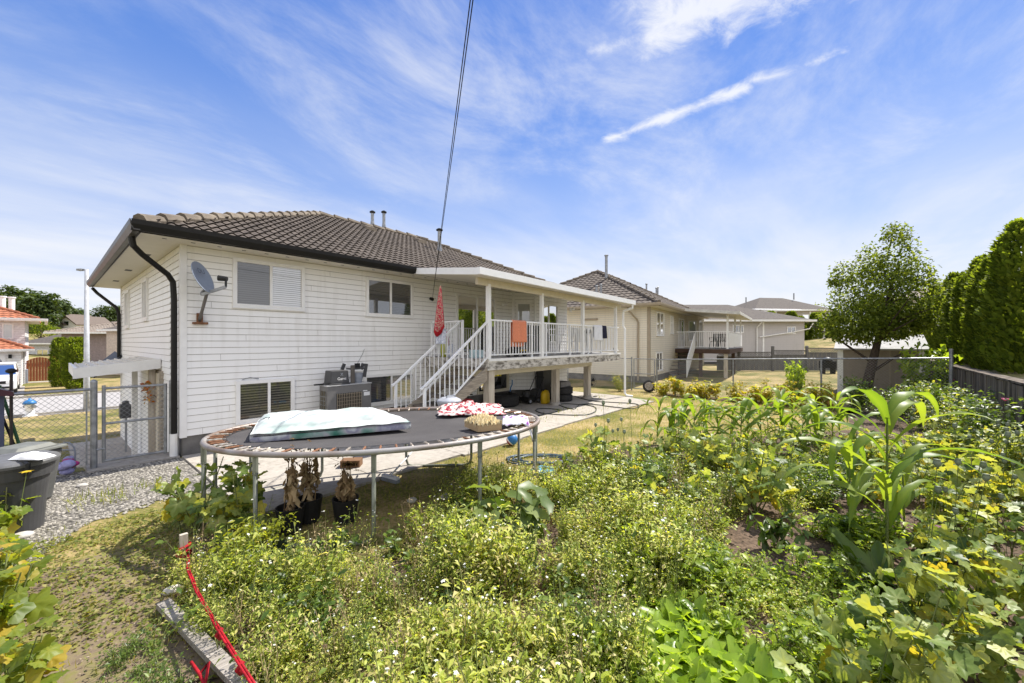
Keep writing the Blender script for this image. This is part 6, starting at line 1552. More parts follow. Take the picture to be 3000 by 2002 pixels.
    far_house('grey roofed bungalow partly hidden beside the orange roofed house', 70, 52, 6.0, 7, zg, 1.7, .45, mat('white stucco far', (.62, .62, .62), .8), m_shingle, 0.0, wins=((1.7, 3.2, -.2, 1.0, g_dark),), ev=.6)
    for px, d, w, lb in ((150, 88, 5.5, 'white gabled house high on the wooded slope, left one'), (195, 88, 4.2, 'white gabled house high on the wooded slope, right one')):
        x, y = AT(px, d); zb = ZP(950, d); f = Fr((x, y, 0), CAMA); t = thing('gabled_house', lb, 'house', (x, y, zb)); h = w * .38
        b = MB(); b.prism([(-w / 2, zb - 5), (w / 2, zb - 5), (w / 2, zb), (0, zb + h), (-w / 2, zb)], f, b0=-8, b1=0); b.build('wall', m_trim, t)
        b = MB(); 
        for s in (-1, 1): b.hexa([f.p(s * (w / 2 + .4), .4, zb - .25), f.p(0, .4, zb + h + .1), f.p(0, -8.2, zb + h + .1), f.p(s * (w / 2 + .4), -8.2, zb - .25), f.p(s * (w / 2 + .4), .4, zb + .0), f.p(0, .4, zb + h + .4), f.p(0, -8.2, zb + h + .4), f.p(s * (w / 2 + .4), -8.2, zb + .0)])
        b.build('roof', mat('brown shingle', (.15, .12, .10), .9), t)
        b = MB(); b.box(-.5, .5, .01, .06, zb - .3, zb + .6, f); b.build('window', g_dark, t)
    # street lamp
    x, y = G(254, 1205, zg); dp = x * FW[0] + y * FW[1]; zt = ZP(790, dp); t = thing('street_lamp', 'tall slim pale grey street lamp with a small arm', 'street lamp', (x, y, zg)); b = MB()
    b.tube([(x, y, zg - .1), (x, y, zg + 1.2), (x, y, zt)], [.11, .10, .065], 12); b.build('pole', mat('pale lamp pole', (.50, .51, .53), .4, .4, .3), t, smooth=True)
    b = MB(); e = (x - RT[0] * .25, y - RT[1] * .25); b.tube([(x, y, zt - .1), (x - RT[0] * .08, y - RT[1] * .08, zt), (*e, zt + .01)], .03, 6); ar = b.build('arm', m_galv, t)
    b = MB(); b.beam((x - RT[0] * .15, y - RT[1] * .15, zt - .01), (e[0] - RT[0] * .12, e[1] - RT[1] * .12, zt - .02), .16, .08); b.build('lamp_head', m_galv, t)
    # hydrant
    x, y = G(87, 1221, zg); t = thing('fire_hydrant', 'white fire hydrant with a blue cap on the verge', 'fire hydrant', (x, y, zg)); b = MB()
    b.lathe([(.20, zg), (.20, zg + .05), (.13, zg + .07), (.125, zg + .30), (.135, zg + .48), (.15, zg + .5)], (x, y, 0), 18); b.build('barrel', m_white, t, smooth=True)
    b = MB(); b.lathe([(.19, zg + .5), (.19, zg + .55), (.15, zg + .62), (.08, zg + .67), (.04, zg + .68), (.04, zg + .74), (.01, zg + .74)], (x, y, 0), 18); b.build('bonnet', m_blue, t, smooth=True)
    for s in (-1, 1): b = MB(); b.tube([(x + RT[0] * .1 * s, y + RT[1] * .1 * s, zg + .4), (x + RT[0] * .21 * s, y + RT[1] * .21 * s, zg + .4)], .06, 10); b.build('outlet', m_galv, t)
    # parked vehicles
    def car(cx, cy, rz, m, label, L_=4.6, W=1.85, Ht=1.72):
        t = thing('parked_car', label, 'car', (cx, cy, zg)); f = Fr((cx, cy, 0), rz)
        side = [(-L_ / 2, .35), (-L_ / 2, .85), (-L_ / 2 + .25, 1.0), (-L_ / 2 + 1.15, 1.08), (-L_ / 2 + 1.95, Ht), (L_ / 2 - .9, Ht + .02), (L_ / 2 - .2, 1.15), (L_ / 2, .95), (L_ / 2, .35)]
        low = [(a, z + zg) for a, z in side if z < 1.2]; b = MB()
        b.prism([(-L_ / 2, zg + .3), (L_ / 2, zg + .3), (L_ / 2, zg + .95), (L_ / 2 - .2, zg + 1.15), (-L_ / 2 + 1.15, zg + 1.08), (-L_ / 2 + .2, zg + .98), (-L_ / 2, zg + .8)], f, b0=-W / 2, b1=W / 2); b.build('body', m, t, bevel=.06)
        P = f.p; i = .14; b = MB()
        b.hexa([P(-L_ / 2 + 1.1, -W / 2 + .02, zg + 1.07), P(L_ / 2 - .18, -W / 2 + .02, zg + 1.12), P(L_ / 2 - .18, W / 2 - .02, zg + 1.12), P(-L_ / 2 + 1.1, W / 2 - .02, zg + 1.07), P(-L_ / 2 + 2.0, -W / 2 + i, zg + Ht - .06), P(L_ / 2 - .75, -W / 2 + i, zg + Ht - .06), P(L_ / 2 - .75, W / 2 - i, zg + Ht - .06), P(-L_ / 2 + 2.0, W / 2 - i, zg + Ht - .06)]); b.build('windows', g_car, t)
        b = MB(); b.box(-L_ / 2 + 1.95, L_ / 2 - .7, -W / 2 + i - .02, W / 2 - i + .02, zg + Ht - .07, zg + Ht, f)
        for s in (-1, 1):
            for (a0, a1) in ((-L_ / 2 + 1.12, -L_ / 2 + 2.0), (L_ / 2 - .2, L_ / 2 - .75)): b.beam(P(a0, s * (W / 2 - .02), zg + 1.08), P(a1, s * (W / 2 - i), zg + Ht - .05), .07, .07)
        b.build('roof', m, t, bevel=.03)
        for s in (-1, 1):
            b = MB(); b.box(-L_ / 2 - .012, -L_ / 2 + .1, s * W * .33 - .2, s * W * .33 + .2, zg + .66, zg + .82, f); b.build('headlight', m_whitepl, t)
            for a in (-L_ / 2 + .85, L_ / 2 - .85):
                b = MB(); b.tube([P(a, s * (W / 2 - .2), zg + .34), P(a, s * (W / 2 + .01), zg + .34)], .34, 20); w = b.build('wheel', m_rubber, t); b = MB(); b.tube([P(a, s * (W / 2), zg + .34), P(a, s * (W / 2 + .02), zg + .34)], .2, 12); b.build('rim', m_galv, w)
        b = MB(); b.box(-L_ / 2 - .015, -L_ / 2 + .05, -.55, .55, zg + .62, zg + .78, f); b.box(-L_ / 2 - .02, -L_ / 2 + .05, -.7, .7, zg + .36, zg + .48, f); b.build('grille', m_blackpl, t)
    wp = mat('white car paint', (.78, .78, .79), .2, .5, var=.01)
    car(-2.0, 38.4, pi / 2, wp, 'white van parked on the driveway before the garage')
    x, y = AT(338, 38); car(x + .6, y + .5, .2, mat('red car paint', (.45, .015, .02), .2, .5, var=.01), 'red car parked in the street, seen under the awning')
    # pile of things beside the garage
    b = MB(); x, y = AT(66, 28.5); b.box(x - .25, x + .25, y - .3, y + .3, zg, zg + 1.0); b.beam((x - .1, y, zg + 1), (x + .2, y, zg + 1.5), .3, .04); tag(thing_mesh(b, 'barrow', m_midpl, (x, y, zg), bevel=.03), 'grey barrow and boards stacked beside the garage and gate', 'barrow')
left_side()
# ------------------------------------------------------------------ plants
def PXY(x, y, z=0.0):
    d = x * FW[0] + y * FW[1]; l = x * RT[0] + y * RT[1]
    return CX + FPX * l / d, CY - FPX * (z - CAM_H) / d, d
def pip(x, y, poly):
    x = np.asarray(x); y = np.asarray(y); c = np.zeros(x.shape, bool); n = len(poly)
    for i in range(n):
        x0, y0 = poly[i]; x1, y1 = poly[(i + 1) % n]
        if y0 == y1: continue
        m = ((y0 > y) != (y1 > y)) & (x < (x1 - x0) * (y - y0) / (y1 - y0) + x0); c ^= m
    return c
def to_px(P):
    d = P[:, 0] * FW[0] + P[:, 1] * FW[1]; l = P[:, 0] * RT[0] + P[:, 1] * RT[1]
    return CX + FPX * l / d, CY + FPX * CAM_H / d, d
def scatter(n, x0, x1, y0, y1): return np.c_[U(x0, x1, n), U(y0, y1, n)]
lm_tree = leafmat('pear tree leaves', [(0.045, 0.070, 0.012), (0.12, 0.16, 0.026), (0.22, 0.255, 0.05)], .44, .6, None, .2)
lm_far = leafmat('far tree leaves', [(0.030, 0.050, 0.014), (0.055, 0.085, 0.022), (0.085, 0.115, 0.035)], .25, .6)
lm_cedar = leafmat('cedar sprays', [(0.045, 0.072, 0.012), (0.12, 0.165, 0.022), (0.23, 0.27, 0.04)], .42, .7, None, .15)
lm_weed = leafmat('feathery weeds', [(0.08, 0.12, 0.014), (0.28, 0.345, 0.05), (0.46, 0.49, 0.12), (0.58, 0.50, 0.25)], .46, .5)
lm_bright = leafmat('bright low leaves', [(0.07, 0.12, 0.014), (0.23, 0.31, 0.030), (0.37, 0.43, 0.06)], .48, .4)
lm_dark = leafmat('deep green leaves', [(0.035, 0.062, 0.012), (0.09, 0.145, 0.024), (0.19, 0.25, 0.045)], .40, .38)
lm_mallow = leafmat('pale lobed leaves', [(0.06, 0.105, 0.022), (0.17, 0.245, 0.055), (0.33, 0.385, 0.14), (0.37, 0.39, 0.05), (0.40, 0.33, 0.06)], .42, .45, (2.1, 1.8, .6))
lm_spin = leafmat('spinach leaves', [(0.11, 0.19, 0.018), (0.21, 0.31, 0.030), (0.32, 0.40, 0.06)], .40, .32)
lm_corn = leafmat('corn leaves', [(0.08, 0.14, 0.020), (0.13, 0.20, 0.028), (0.19, 0.245, 0.04)], .46, .42, None, .25)
lm_egg = leafmat('broad grey green leaves', [(0.06, 0.10, 0.025), (0.13, 0.18, 0.05), (0.25, 0.29, 0.11)], .36, .4)
lm_bean = leafmat('yellowing bean leaves', [(0.17, 0.20, 0.025), (0.32, 0.31, 0.03), (0.44, 0.37, 0.05), (0.38, 0.26, 0.10)], .40, .5)
lm_stem = leafmat('green stalks', [(0.13, 0.17, 0.045), (0.20, 0.23, 0.08), (0.30, 0.24, 0.13)], .1, .6)
lm_white = leafmat('small white flowers', [(0.70, 0.70, 0.62), (0.78, 0.78, 0.74)], .3, .8, (1, 1, 1))
lm_pod = leafmat('grey green seed heads', [(0.16, 0.19, 0.12), (0.24, 0.27, 0.19)], .05, .6)
lm_petal = leafmat('pink petals', [(0.60, 0.06, 0.18), (0.66, 0.30, 0.44), (0.72, 0.48, 0.58)], .4, .7, (1, 1, 1))
lm_ypetal = leafmat('yellow petals', [(0.62, 0.42, 0.02), (0.70, 0.50, 0.03)], .4, .7, (1, 1, 1))
lm_grass = leafmat('grass blades', [(0.13, 0.18, 0.028), (0.23, 0.235, 0.05), (0.40, 0.32, 0.13)], .35, .6)
lm_straw = leafmat('straw', [(0.30, 0.22, 0.11), (0.42, 0.33, 0.18)], .2, .8, (1, 1, .8))

def limb_tree(parent, base, H_, lean, r0, n, seed, zsplit=.3, spread=1.0, mt=None):
    r = random.Random(seed); b = MB(); p = Vector(base); tip = p + Vector((lean[0], lean[1], H_ * .85))
    mid = p.lerp(tip, .45) + Vector((r.uniform(-.1, .1), r.uniform(-.1, .1), 0)) * H_ * .1
    b.tube([p - Vector((0, 0, .1)), p.lerp(mid, .5), mid, tip], [r0 * 1.3, r0, r0 * .7, r0 * .12], 8)
    ends = []
    for i in range(n):
        t = zsplit + (1 - zsplit) * r.random() * .75; s = p.lerp(mid, t / .45) if t < .45 else mid.lerp(tip, (t - .45) / .55)
        a = r.uniform(0, 6.28); l = H_ * r.uniform(.25, .42) * spread * (1.15 - t); e = s + Vector((cos(a) * l, sin(a) * l, l * r.uniform(.5, 1.1)))
        b.tube([s, s.lerp(e, .5) + Vector((0, 0, l * .05)), e], [r0 * .4 * (1.2 - t), r0 * .25 * (1.2 - t), r0 * .06], 6, False); ends.append(e)
    b.build('trunk', mt or m_bark, parent, smooth=True); return ends
def crown_leaves(parent, blobs, n, size, m, seed, name='crown', tmpl=None, hollow=.55, holes=.0):
    """leaves through the volume of several uneven lobes, thicker towards their outsides"""
    r = np.random.default_rng(seed); fb = FB(); tv, tf = tmpl or T_leaf(.62, .1, .18)
    vol = np.array([b[3] * b[4] * b[5] for b in blobs]) ** .72; k = r.multinomial(n, vol / vol.sum())
    for (x, y, z, a, b_, c), m_ in zip(blobs, k):
        d = r.normal(size=(m_, 3)); d /= np.linalg.norm(d, axis=1)[:, None]; rad = (hollow + (1 - hollow) * r.random(m_) ** .6) * (1 + .13 * np.sin(d[:, 0] * 7 + seed) * np.sin(d[:, 2] * 6 + d[:, 1] * 5) + r.normal(0, .05, m_))
        P = np.array([x, y, z]) + d * rad[:, None] * np.array([a, b_, c])
        if holes > 0:
            g = np.sin(P[:, 0] * 3.1 + seed) * np.sin(P[:, 1] * 3.3 + 1.2) + np.sin(P[:, 2] * 3.7 + seed * 2) * .8; P = P[g > -1.8 + holes * 1.6]
        q = len(P); fb.add(tv, tf, rots(r.uniform(0, 6.3, q), r.uniform(-1.3, .7, q), r.uniform(-.9, .9, q), size * r.uniform(.6, 1.3, q)), P, np.clip(r.normal(.45, .28, q), 0, 1))
    l = root_loc(parent); o = fb.build(name, m, parent); o.data.transform(Matrix.Translation(-l)); return o

def pear_tree():
    x, y = 17.9, -.45; t = thing('tree', 'bushy green pear tree with a leaning dark trunk before the shed', 'tree', (x, y, 0)); R_ = Vector((RT[0], RT[1], 0)); F_ = Vector((FW[0], FW[1], 0))
    limb_tree(t, (x - R_.x * .25, y - R_.y * .25, 0), 5.6, (R_.x * 1.2, R_.y * 1.2), .13, 16, 3, .2, .95)
    s = lambda px, py, r, c=None, dd=0: (*(Vector((*AT(px, 13.4 + dd), 0))[:2]), ZP(py, 13.4 + dd), r, r, c or r)
    blobs = [s(2560, 870, 1.2, 1.3), s(2500, 930, 1.0, .9), s(2645, 880, 1.0, 1.15), s(2550, 975, .95, .42), s(2655, 955, .8, .45), s(2625, 745, .62, 1.05), s(2550, 775, .45, .75), s(2690, 805, .50, .7), s(2465, 810, .38, .52), s(2615, 685, .30, .42), s(2655, 680, .16, .34), s(2720, 850, .42, .34), s(2440, 935, .42, .32), s(2470, 985, .5, .26), s(2700, 930, .5, .45), s(2590, 930, 1.2, .9, .6), s(2445, 825, .18, .2), s(2735, 820, .2, .12)]
    crown_leaves(t, blobs, 19000, .105, lm_tree, 2, hollow=.30, holes=.42)
pear_tree()
def cedar_proto(seed, h, r0):
    r = np.random.default_rng(seed); fb = FB(); n = 5200; u = r.random(n) ** .9; zz = u * h; a = r.uniform(0, 2 * pi, n)
    prof = np.where(u < .1, .75 + 2.5 * u, 1.0) * np.where(u > .62, np.sqrt(np.clip(1 - ((u - .62) / .40) ** 2, 0.01, 1)), 1.0)
    lump = 1 + .13 * np.sin(a * 3 + zz * 2.1 + seed) + .09 * np.sin(zz * 5.5 + a * 2 + seed * 3) + .05 * np.sin(zz * 11 + a * 5)
    rad = r0 * prof * lump * (.78 + .24 * r.random(n))
    P = np.c_[rad * np.cos(a), rad * np.sin(a), zz]
    tv, tf = T_oval(.42, .05, .1, .04)
    fb.add(tv, tf, rots(a - pi / 2 + r.normal(0, .5, n), r.uniform(.5, 1.35, n), r.normal(0, .5, n), r.uniform(.09, .19, n)), P, np.clip(.15 + .5 * u * 0 + r.normal(.3, .22, n), 0, 1))
    return fb.mesh('crown', lm_cedar)
CED = [cedar_proto(i, 1.0 * 3.2, .52) for i in (1, 2, 3)]
def cedar(loc, h, r_, label, grp, seed, me=None):
    t = thing('cedar', label, 'cedar', loc, grp); o = bpy.data.objects.new('crown', CED[seed % 3]); COL.objects.link(o); o.parent = t; o.scale = (r_ / .52, r_ / .52, h / 3.2); o.rotation_euler = (0, 0, seed * 1.3)
    b = MB(); b.tube([loc, (loc[0], loc[1], loc[2] + h * .8)], [.07, .02], 6, False); b.build('trunk', m_bark, t)
rr_ = random.Random(8); x = 15.2; i = 0
while x < 32.5:
    h = 3.25 + rr_.uniform(-.25, .25) - max(0, x - 17) * .02; r_ = .42 + rr_.uniform(-.05, .05)
    if i == 0: h, r_ = 3.6, .62
    xx = x
    cedar((xx, -3.0 - (.2 if i == 0 else rr_.uniform(0, .15)), 1.25), h, r_, 'tallest and nearest cedar of the hedge at the right edge' if i == 0 else 'clipped columnar cedar in the tall hedge above the retaining wall', 'cedar hedge above the retaining wall', i); x += 1.25 if i == 0 else .93; i += 1
for px, lb, h, r_, dd in ((178, 'clipped cedar by the wooden gate, darker left one of the two', 3.2, .50, 26.5), (222, 'clipped cedar behind the street lamp, brighter right one of the two', 3.2, .58, 25.2)):
    xx, yy = AT(px, dd); cedar((xx, yy, -.97), h, r_ / 1.1, lb, None, 1 if px < 200 else 2)
for k, px in enumerate((2258, 2275, 2305, 2318, 2342, 2358, 2390, 2440)):
    d = 46 + (k % 3); xx, yy = AT(px, d); zt = ZP(914 + 14 * (k % 3) + (14 if k == 6 else 0) - (10 if k == 6 else 0), d); cedar((xx, yy, 2.0), zt - 2.0, .62, 'small pointed cedar in the row before the far pale house', 'small cedars before the far house', k)

def far_tree(px, d, ytop, ybase, wpx, label, seed, grp=None, n=2600, m=None):
    x, y = AT(px, d); zt, zb = ZP(ytop, d), ZP(ybase, d); w = wpx * d / FPX / 2; h = zt - zb; t = thing('tree', label, 'tree', (x, y, zb - 1), grp); r = random.Random(seed)
    limb_tree(t, (x, y, zb - 2.5), h * .9 + 2, (0, 0), .35, 6, seed, .3)
    bl = [(x, y, zb + h * .5, w * .8, w * .8, h * .48)]
    for k in range(9): a = r.uniform(0, 6.28); q = r.uniform(.3, .75); bl.append((x + cos(a) * w * q, y + sin(a) * w * q, zb + h * r.uniform(.3, .82), w * r.uniform(.3, .45), w * r.uniform(.3, .45), h * r.uniform(.16, .26)))
    crown_leaves(t, bl, n, h * .085, m or lm_far, seed, hollow=.7)
for k, (px, d, yt, yb, w) in enumerate(((-30, 82, 855, 985, 130), (50, 86, 842, 985, 105), (110, 84, 858, 990, 90), (150, 90, 873, 990, 80), (195, 95, 890, 985, 90), (232, 98, 902, 985, 60), (305, 105, 893, 960, 68), (352, 108, 898, 960, 50))):
    far_tree(px, d, yt, yb, w, 'distant broadleaf tree on the wooded slope beyond the street' if k < 6 else ('round distant tree seen between lamp post and house' if k == 6 else 'smaller distant tree half hidden by the house corner'), 20 + k, 'trees on the wooded slope' if k < 6 else None)
for k, (px, d, yt, yb, w) in enumerate(((120, 66, 940, 990, 60), (165, 70, 955, 1000, 40))):
    far_tree(px, d, yt, yb, w, ('yellow green bush behind the orange roofed house', 'darker low bush below the gabled houses')[k], 40 + k, None, 900, lm_cedar)

# ---- templates of small herbs
def sprig(seed, h, nst, nlf, lf, w, spread, flowers=0, droop=.3, up=.2, wide=.5, mi_stem=1, top=.0):
    """a herb: several leaning stalks with leaves all along, some with white flower heads"""
    r = np.random.default_rng(seed); fb = FB(); A = np.c_[r.normal(0, spread * .15, nst), r.normal(0, spread * .15, nst), np.zeros(nst)]; a = r.uniform(0, 6.3, nst); l = spread * r.uniform(.2, 1, nst)
    B = A + np.c_[np.cos(a) * l, np.sin(a) * l, h * r.uniform(.6, 1.05, nst)]; Mid = (A + B) / 2 + np.c_[r.normal(0, .02, (nst, 2)), np.full(nst, h * .06)]
    stems(fb, A, Mid, .0035, r.uniform(0, .6, nst), mi_stem); stems(fb, Mid, B, .0025, r.uniform(0, .6, nst), mi_stem)
    i = r.integers(0, nst, nlf); t = r.uniform(top, 1, nlf); P = np.where(t[:, None] < .5, A[i] + (Mid[i] - A[i]) * (t * 2)[:, None], Mid[i] + (B[i] - Mid[i]) * (t * 2 - 1)[:, None])
    P = P + r.normal(0, w, (nlf, 3)) * np.array([1, 1, .5]); P[:, 2] = np.maximum(P[:, 2], .01)
    tv, tf = T_oval(wide, .08, droop, .05) if lf > .034 else T_leaf(wide, .1, droop); fb.add(tv, tf, rots(r.uniform(0, 6.3, nlf), r.uniform(-.5, .9, nlf) + up, r.uniform(-.6, .6, nlf), lf * r.uniform(.6, 1.35, nlf)), P, np.clip(r.normal(.48, .27, nlf), 0, 1))
    if flowers:
        j = r.integers(0, nst, flowers); Q = B[j] + r.normal(0, .022, (flowers, 3)) * np.array([1, 1, .4]); tv2, tf2 = T_flower()
        fb.add(tv2, tf2, rots(r.uniform(0, 6.3, flowers), r.uniform(-.4, .4, flowers), r.uniform(-.4, .4, flowers), r.uniform(.012, .026, flowers)), Q, r.uniform(0, 1, flowers), 2)
    return fb.tmpl()
def spread_field(name, label_, pts, tmpls, mats, smin=.75, smax=1.25, tj=.25, zs=None):
    fb = FB(); k = len(tmpls); idx = NR.integers(0, k, len(pts))
    for q in range(k):
        P = pts[idx == q]; n = len(P); zq = 1.0 if zs is None else zs[idx == q]
        if n == 0: continue
        tv, tf, ta, tm = tmpls[q]; sc = U(smin, smax, n) * zq
        fb.add(tv, tf, rots(U(0, 6.3, n), U(-.12, .12, n), U(-.12, .12, n), sc), np.c_[P, np.zeros(n)], U(-tj, tj, n), tm, ta)
    o = fb.build(name, mats); o['kind'] = 'stuff'; return o
def in_garden(P): return pip(P[:, 0], P[:, 1], GARDEN)
SPIN = [(1840, 1860), (1960, 1800), (2100, 1850), (2260, 2010), (2360, 2150), (2380, 2420), (1990, 2420), (1900, 2150)]
BARE = [(1470, 1600, 150, 75), (1170, 1690, 120, 34), (1500, 1630, 95, 45), (2190, 1590, 100, 60), (2340, 1650, 125, 75), (2575, 1730, 120, 75), (1560, 1820, 90, 40), (880, 1650, 90, 25), (2650, 1560, 60, 60)]
def bare(px, py):
    m = np.zeros(len(px), bool)
    for x, y, a, b in BARE: m |= ((px - x) / a) ** 2 + ((py - y) / b) ** 2 < 1
    return m
P = scatter(9000, -1.2, 6.2, -1.9, 4.7); P = P[in_garden(P)]; px, py, d = to_px(P)
ok = (d > 1.35) & ~bare(px, py) & ~pip(px, py, SPIN) & (px < 2600) & (px > 500 - (py - 1600) * .0) 
P, px, py, d = P[ok], px[ok], py[ok], d[ok]
clump = np.sin(P[:, 0] * 2.7 + 1) * np.sin(P[:, 1] * 3.1) + .6 * np.sin(P[:, 0] * 6.1 + P[:, 1] * 5.3)
plank_side = (px - 478) * 230 - (py - 1768) * 245 > -9000                   # keep the plank and the strap free
zoneA = (px + .55 * (py - 1700) < 2050) & plank_side & ((d < 4.6) | ((px > 1150) & (d < 5.6)))
zoneB = (px + .55 * (py - 1700) >= 1850) & (d < 4.3)
wA = [sprig(s, .34, 9, 150, .030, .022, .16, (0, 0, 2)[s - 1], wide=.42) for s in (1, 2, 3)] + [sprig(4, .26, 8, 130, .026, .025, .16, 0, wide=.45), sprig(5, .40, 7, 120, .034, .02, .14, 1, wide=.4)]
wL = [sprig(s, .12, 10, 110, .024, .022, .15, 0, wide=.6, up=.0) for s in (11, 12)]
wB = [sprig(s, .20, 9, 90, .040, .025, .15, 0, wide=.55, up=.15) for s in (21, 22, 23)] + [sprig(24, .24, 8, 90, .030, .02, .15, 0, wide=.45)]
keepA = zoneA & (R.random() >= 0) & (U(0, 1, len(P)) < np.clip(.34 + .42 * clump, .03, 1) * np.clip(1.3 - d * .08, .4, 1))
PA = P[keepA]
CA = clump[keepA]; spread_field('flowering_weeds', None, PA[: 1300], wA, [lm_weed, lm_stem, lm_white], .75, 1.2, zs=(np.clip(.95 + .55 * CA, .45, 1.55) * np.where((py[keepA] < 1740) & (px[keepA] < 1300), .50, 1.0))[: 1300])
wm = zoneA & (U(0, 1, len(P)) < .06); spread_field('wispy_weeds', None, P[wm], [sprig(s, .60, 6, 90, .022, .028, .13, 3, wide=.34, top=.3) for s in (51, 52)], [lm_weed, lm_stem, lm_white], .7, 1.15)
dm = zoneA & (U(0, 1, len(P)) < .055); spread_field('dry_weeds', None, P[dm], [sprig(s, .42, 7, 46, .022, .02, .14, 0, wide=.3, top=.55) for s in (31, 32)], [lm_straw, lm_straw], .7, 1.3)
gm = zoneA & (U(0, 1, len(P)) < .05); spread_field('leafy_herbs', None, P[gm], [sprig(s, .30, 6, 40, .055, .03, .16, 0, wide=.5) for s in (33, 34)], [lm_dark, lm_stem], .7, 1.3)
keepL = (zoneA | zoneB) & (U(0, 1, len(P)) < .22); spread_field('low_weeds', None, P[keepL], wL, [lm_weed, lm_stem], .7, 1.3)
keepB = zoneB & (U(0, 1, len(P)) < .42); spread_field('leafy_weeds', None, P[keepB], wB, [lm_bright, lm_stem, lm_white], .8, 1.4, zs=np.clip(1 + .45 * clump[keepB], .55, 1.5))
# straw and dry stalks lying about
n = 420; Q = scatter(4000, -1, 5.5, -1.5, 4.6); qx, qy, qd = to_px(Q); k_ = in_garden(Q) & (((abs(qx - 980) < 330) & (abs(qy - 1700) < 90)) | ((abs(qx - 1580) < 240) & (abs(qy - 1960) < 130)) | (abs(qx - 1480) < 120) & (abs(qy - 1650) < 60)); Q = Q[k_][:n]
fb = FB(); a = U(0, 6.3, len(Q)); ln = U(.06, .30, len(Q)); A = np.c_[Q, U(.01, .12, len(Q))]; B = A + np.c_[np.cos(a) * ln, np.sin(a) * ln, U(-.02, .10, len(Q))]; stems(fb, A, B, U(.0015, .004, len(Q)), U(0, 1, len(Q))); 
o = fb.build('dry_straw', lm_straw); o['kind'] = 'stuff'
fb = FB()
for (x0, y0, x1, y1, z) in ((1560, 1895, 1700, 2040, .10), (1530, 1880, 1470, 1960, .08), (1480, 1940, 1330, 2010, .10), (1500, 1890, 1380, 1925, .12), (1640, 1870, 1560, 1990, .12), (1620, 1930, 1720, 2010, .09)):
    p = np.array([*G(x0, y0, z), z]); q = np.array([*G(x1, y1, z), z]); stems(fb, [p], [q], .011, [R.random() * .5])
o = fb.build('onion_stalks', lm_straw); tag(o, 'dry onion stalks fallen flat among the weeds, bottom middle', 'stalks'); 

Q = scatter(900, -.6, 1.2, 2.6, 4.2); qx, qy, qd = to_px(Q); Q = Q[pip(qx, qy, [(300, 1960), (400, 1880), (470, 1900), (540, 2010), (640, 2250), (250, 2250)]) & (qd > 1.5)][:34]
spread_field('plank_side_weeds', None, Q, [sprig(s, .22, 7, 60, .034, .03, .15, 0, wide=.5) for s in (41, 42)] + wL, [lm_dark, lm_stem], .5, .95)
# ---- trodden strip and lawns: short growth
fb = FB(); tv, tf = T_leaf(.7, .08, .1)
Q = scatter(26000, -3.2, 1.3, 2.6, 6.4); qx, qy, qd = to_px(Q); path_px = [(-400, 2300), (-300, 1640), (90, 1600), (250, 1560), (420, 1500), (560, 1465), (620, 1520), (520, 1600), (490, 1700), (540, 1800), (700, 2020), (800, 2300)]
g_ = np.sin(Q[:, 0] * 3.3 + .5) * np.sin(Q[:, 1] * 2.9 + 1) + .5 * np.sin(Q[:, 0] * 7.7 + Q[:, 1] * 6.1); far_ = np.clip((1750 - qy) / 200, 0, 1)
k_ = pip(qx, qy, path_px) & (g_ + far_ * 1.3 + U(-.5, .5, len(Q)) > -.3); Q = Q[k_]; n = len(Q)
fb.add(tv, tf, rots(U(0, 6.3, n), U(-.2, .8, n), U(-.5, .5, n), U(.018, .048, n)), np.c_[Q, U(.008, .03, n)], U(0, .9, n)); o = fb.build('path_weeds', leafmat('path weeds', [(0.06, 0.085, 0.015), (0.19, 0.215, 0.04), (0.32, 0.27, 0.11)], .35, .6)); o['kind'] = 'stuff'
bt = ([(-.5, 0, 0), (.5, 0, 0), (.25, .6, .12), (-.2, .6, .12), (0, 1, .35)], [(0, 1, 2, 3), (3, 2, 4)])
Q = scatter(80000, -1.5, 16, -.5, 6.6); qx, qy, qd = to_px(Q); slabm = (Q[:, 1] > 5.25) & (Q[:, 0] > 1.5) & (Q[:, 0] < 14.2); k_ = ~in_garden(Q) & ~slabm & (qx > -100) & (qd > 2.0) & ~((qx < 560) & (qy < 1500)) & ~((qx < 480) & (U(0, 1, len(Q)) < .6)); Q = Q[k_]; qd = qd[k_]; n = len(Q)
k_ = U(0, 1, n) < np.clip(.9 - .03 * qd, .3, 1); Q = Q[k_]; n = len(Q); gr = np.clip(.75 - .5 * (np.sin(Q[:, 0] * .9 + 1.3 * np.sin(Q[:, 1])) * .5 + .5) * (Q[:, 1] > 3.6) + U(-.25, .25, n), 0, 1)
fb = FB(); w = U(.005, .009, n); l = U(.03, .075, n); M = rots(U(0, 6.3, n), U(.5, 1.4, n), np.zeros(n), np.c_[w, l, l]); fb.add(*bt, M, np.c_[Q, np.full(n, .004)], gr); o = fb.build('lawn_grass', lm_grass); o['kind'] = 'stuff'
# grass by the slab joints
fb = FB(); c = []
for (px_, py_, k) in ((1510, 1210, 40), (1640, 1208, 60), (1700, 1220, 40), (1760, 1200, 30), (1600, 1232, 30), (1830, 1192, 30), (1330, 1300, 30), (260, 1465, 60), (430, 1430, 40), (310, 1475, 60), (1750, 1168, 50)):
    x, y = G(px_, py_); s = .16 if py_ > 1400 else .28; c.append(np.c_[NR.normal(x, s, k), NR.normal(y, s * .6, k)])
c = np.concatenate(c); n = len(c); w = U(.008, .014, n); l = U(.05, .14, n); fb.add(*bt, rots(U(0, 6.3, n), U(.3, 1.4, n), np.zeros(n), np.c_[w, l, l]), np.c_[c, np.full(n, .035 if False else .02)], U(0, .6, n)); o = fb.build('joint_grass', lm_grass); o['kind'] = 'stuff'
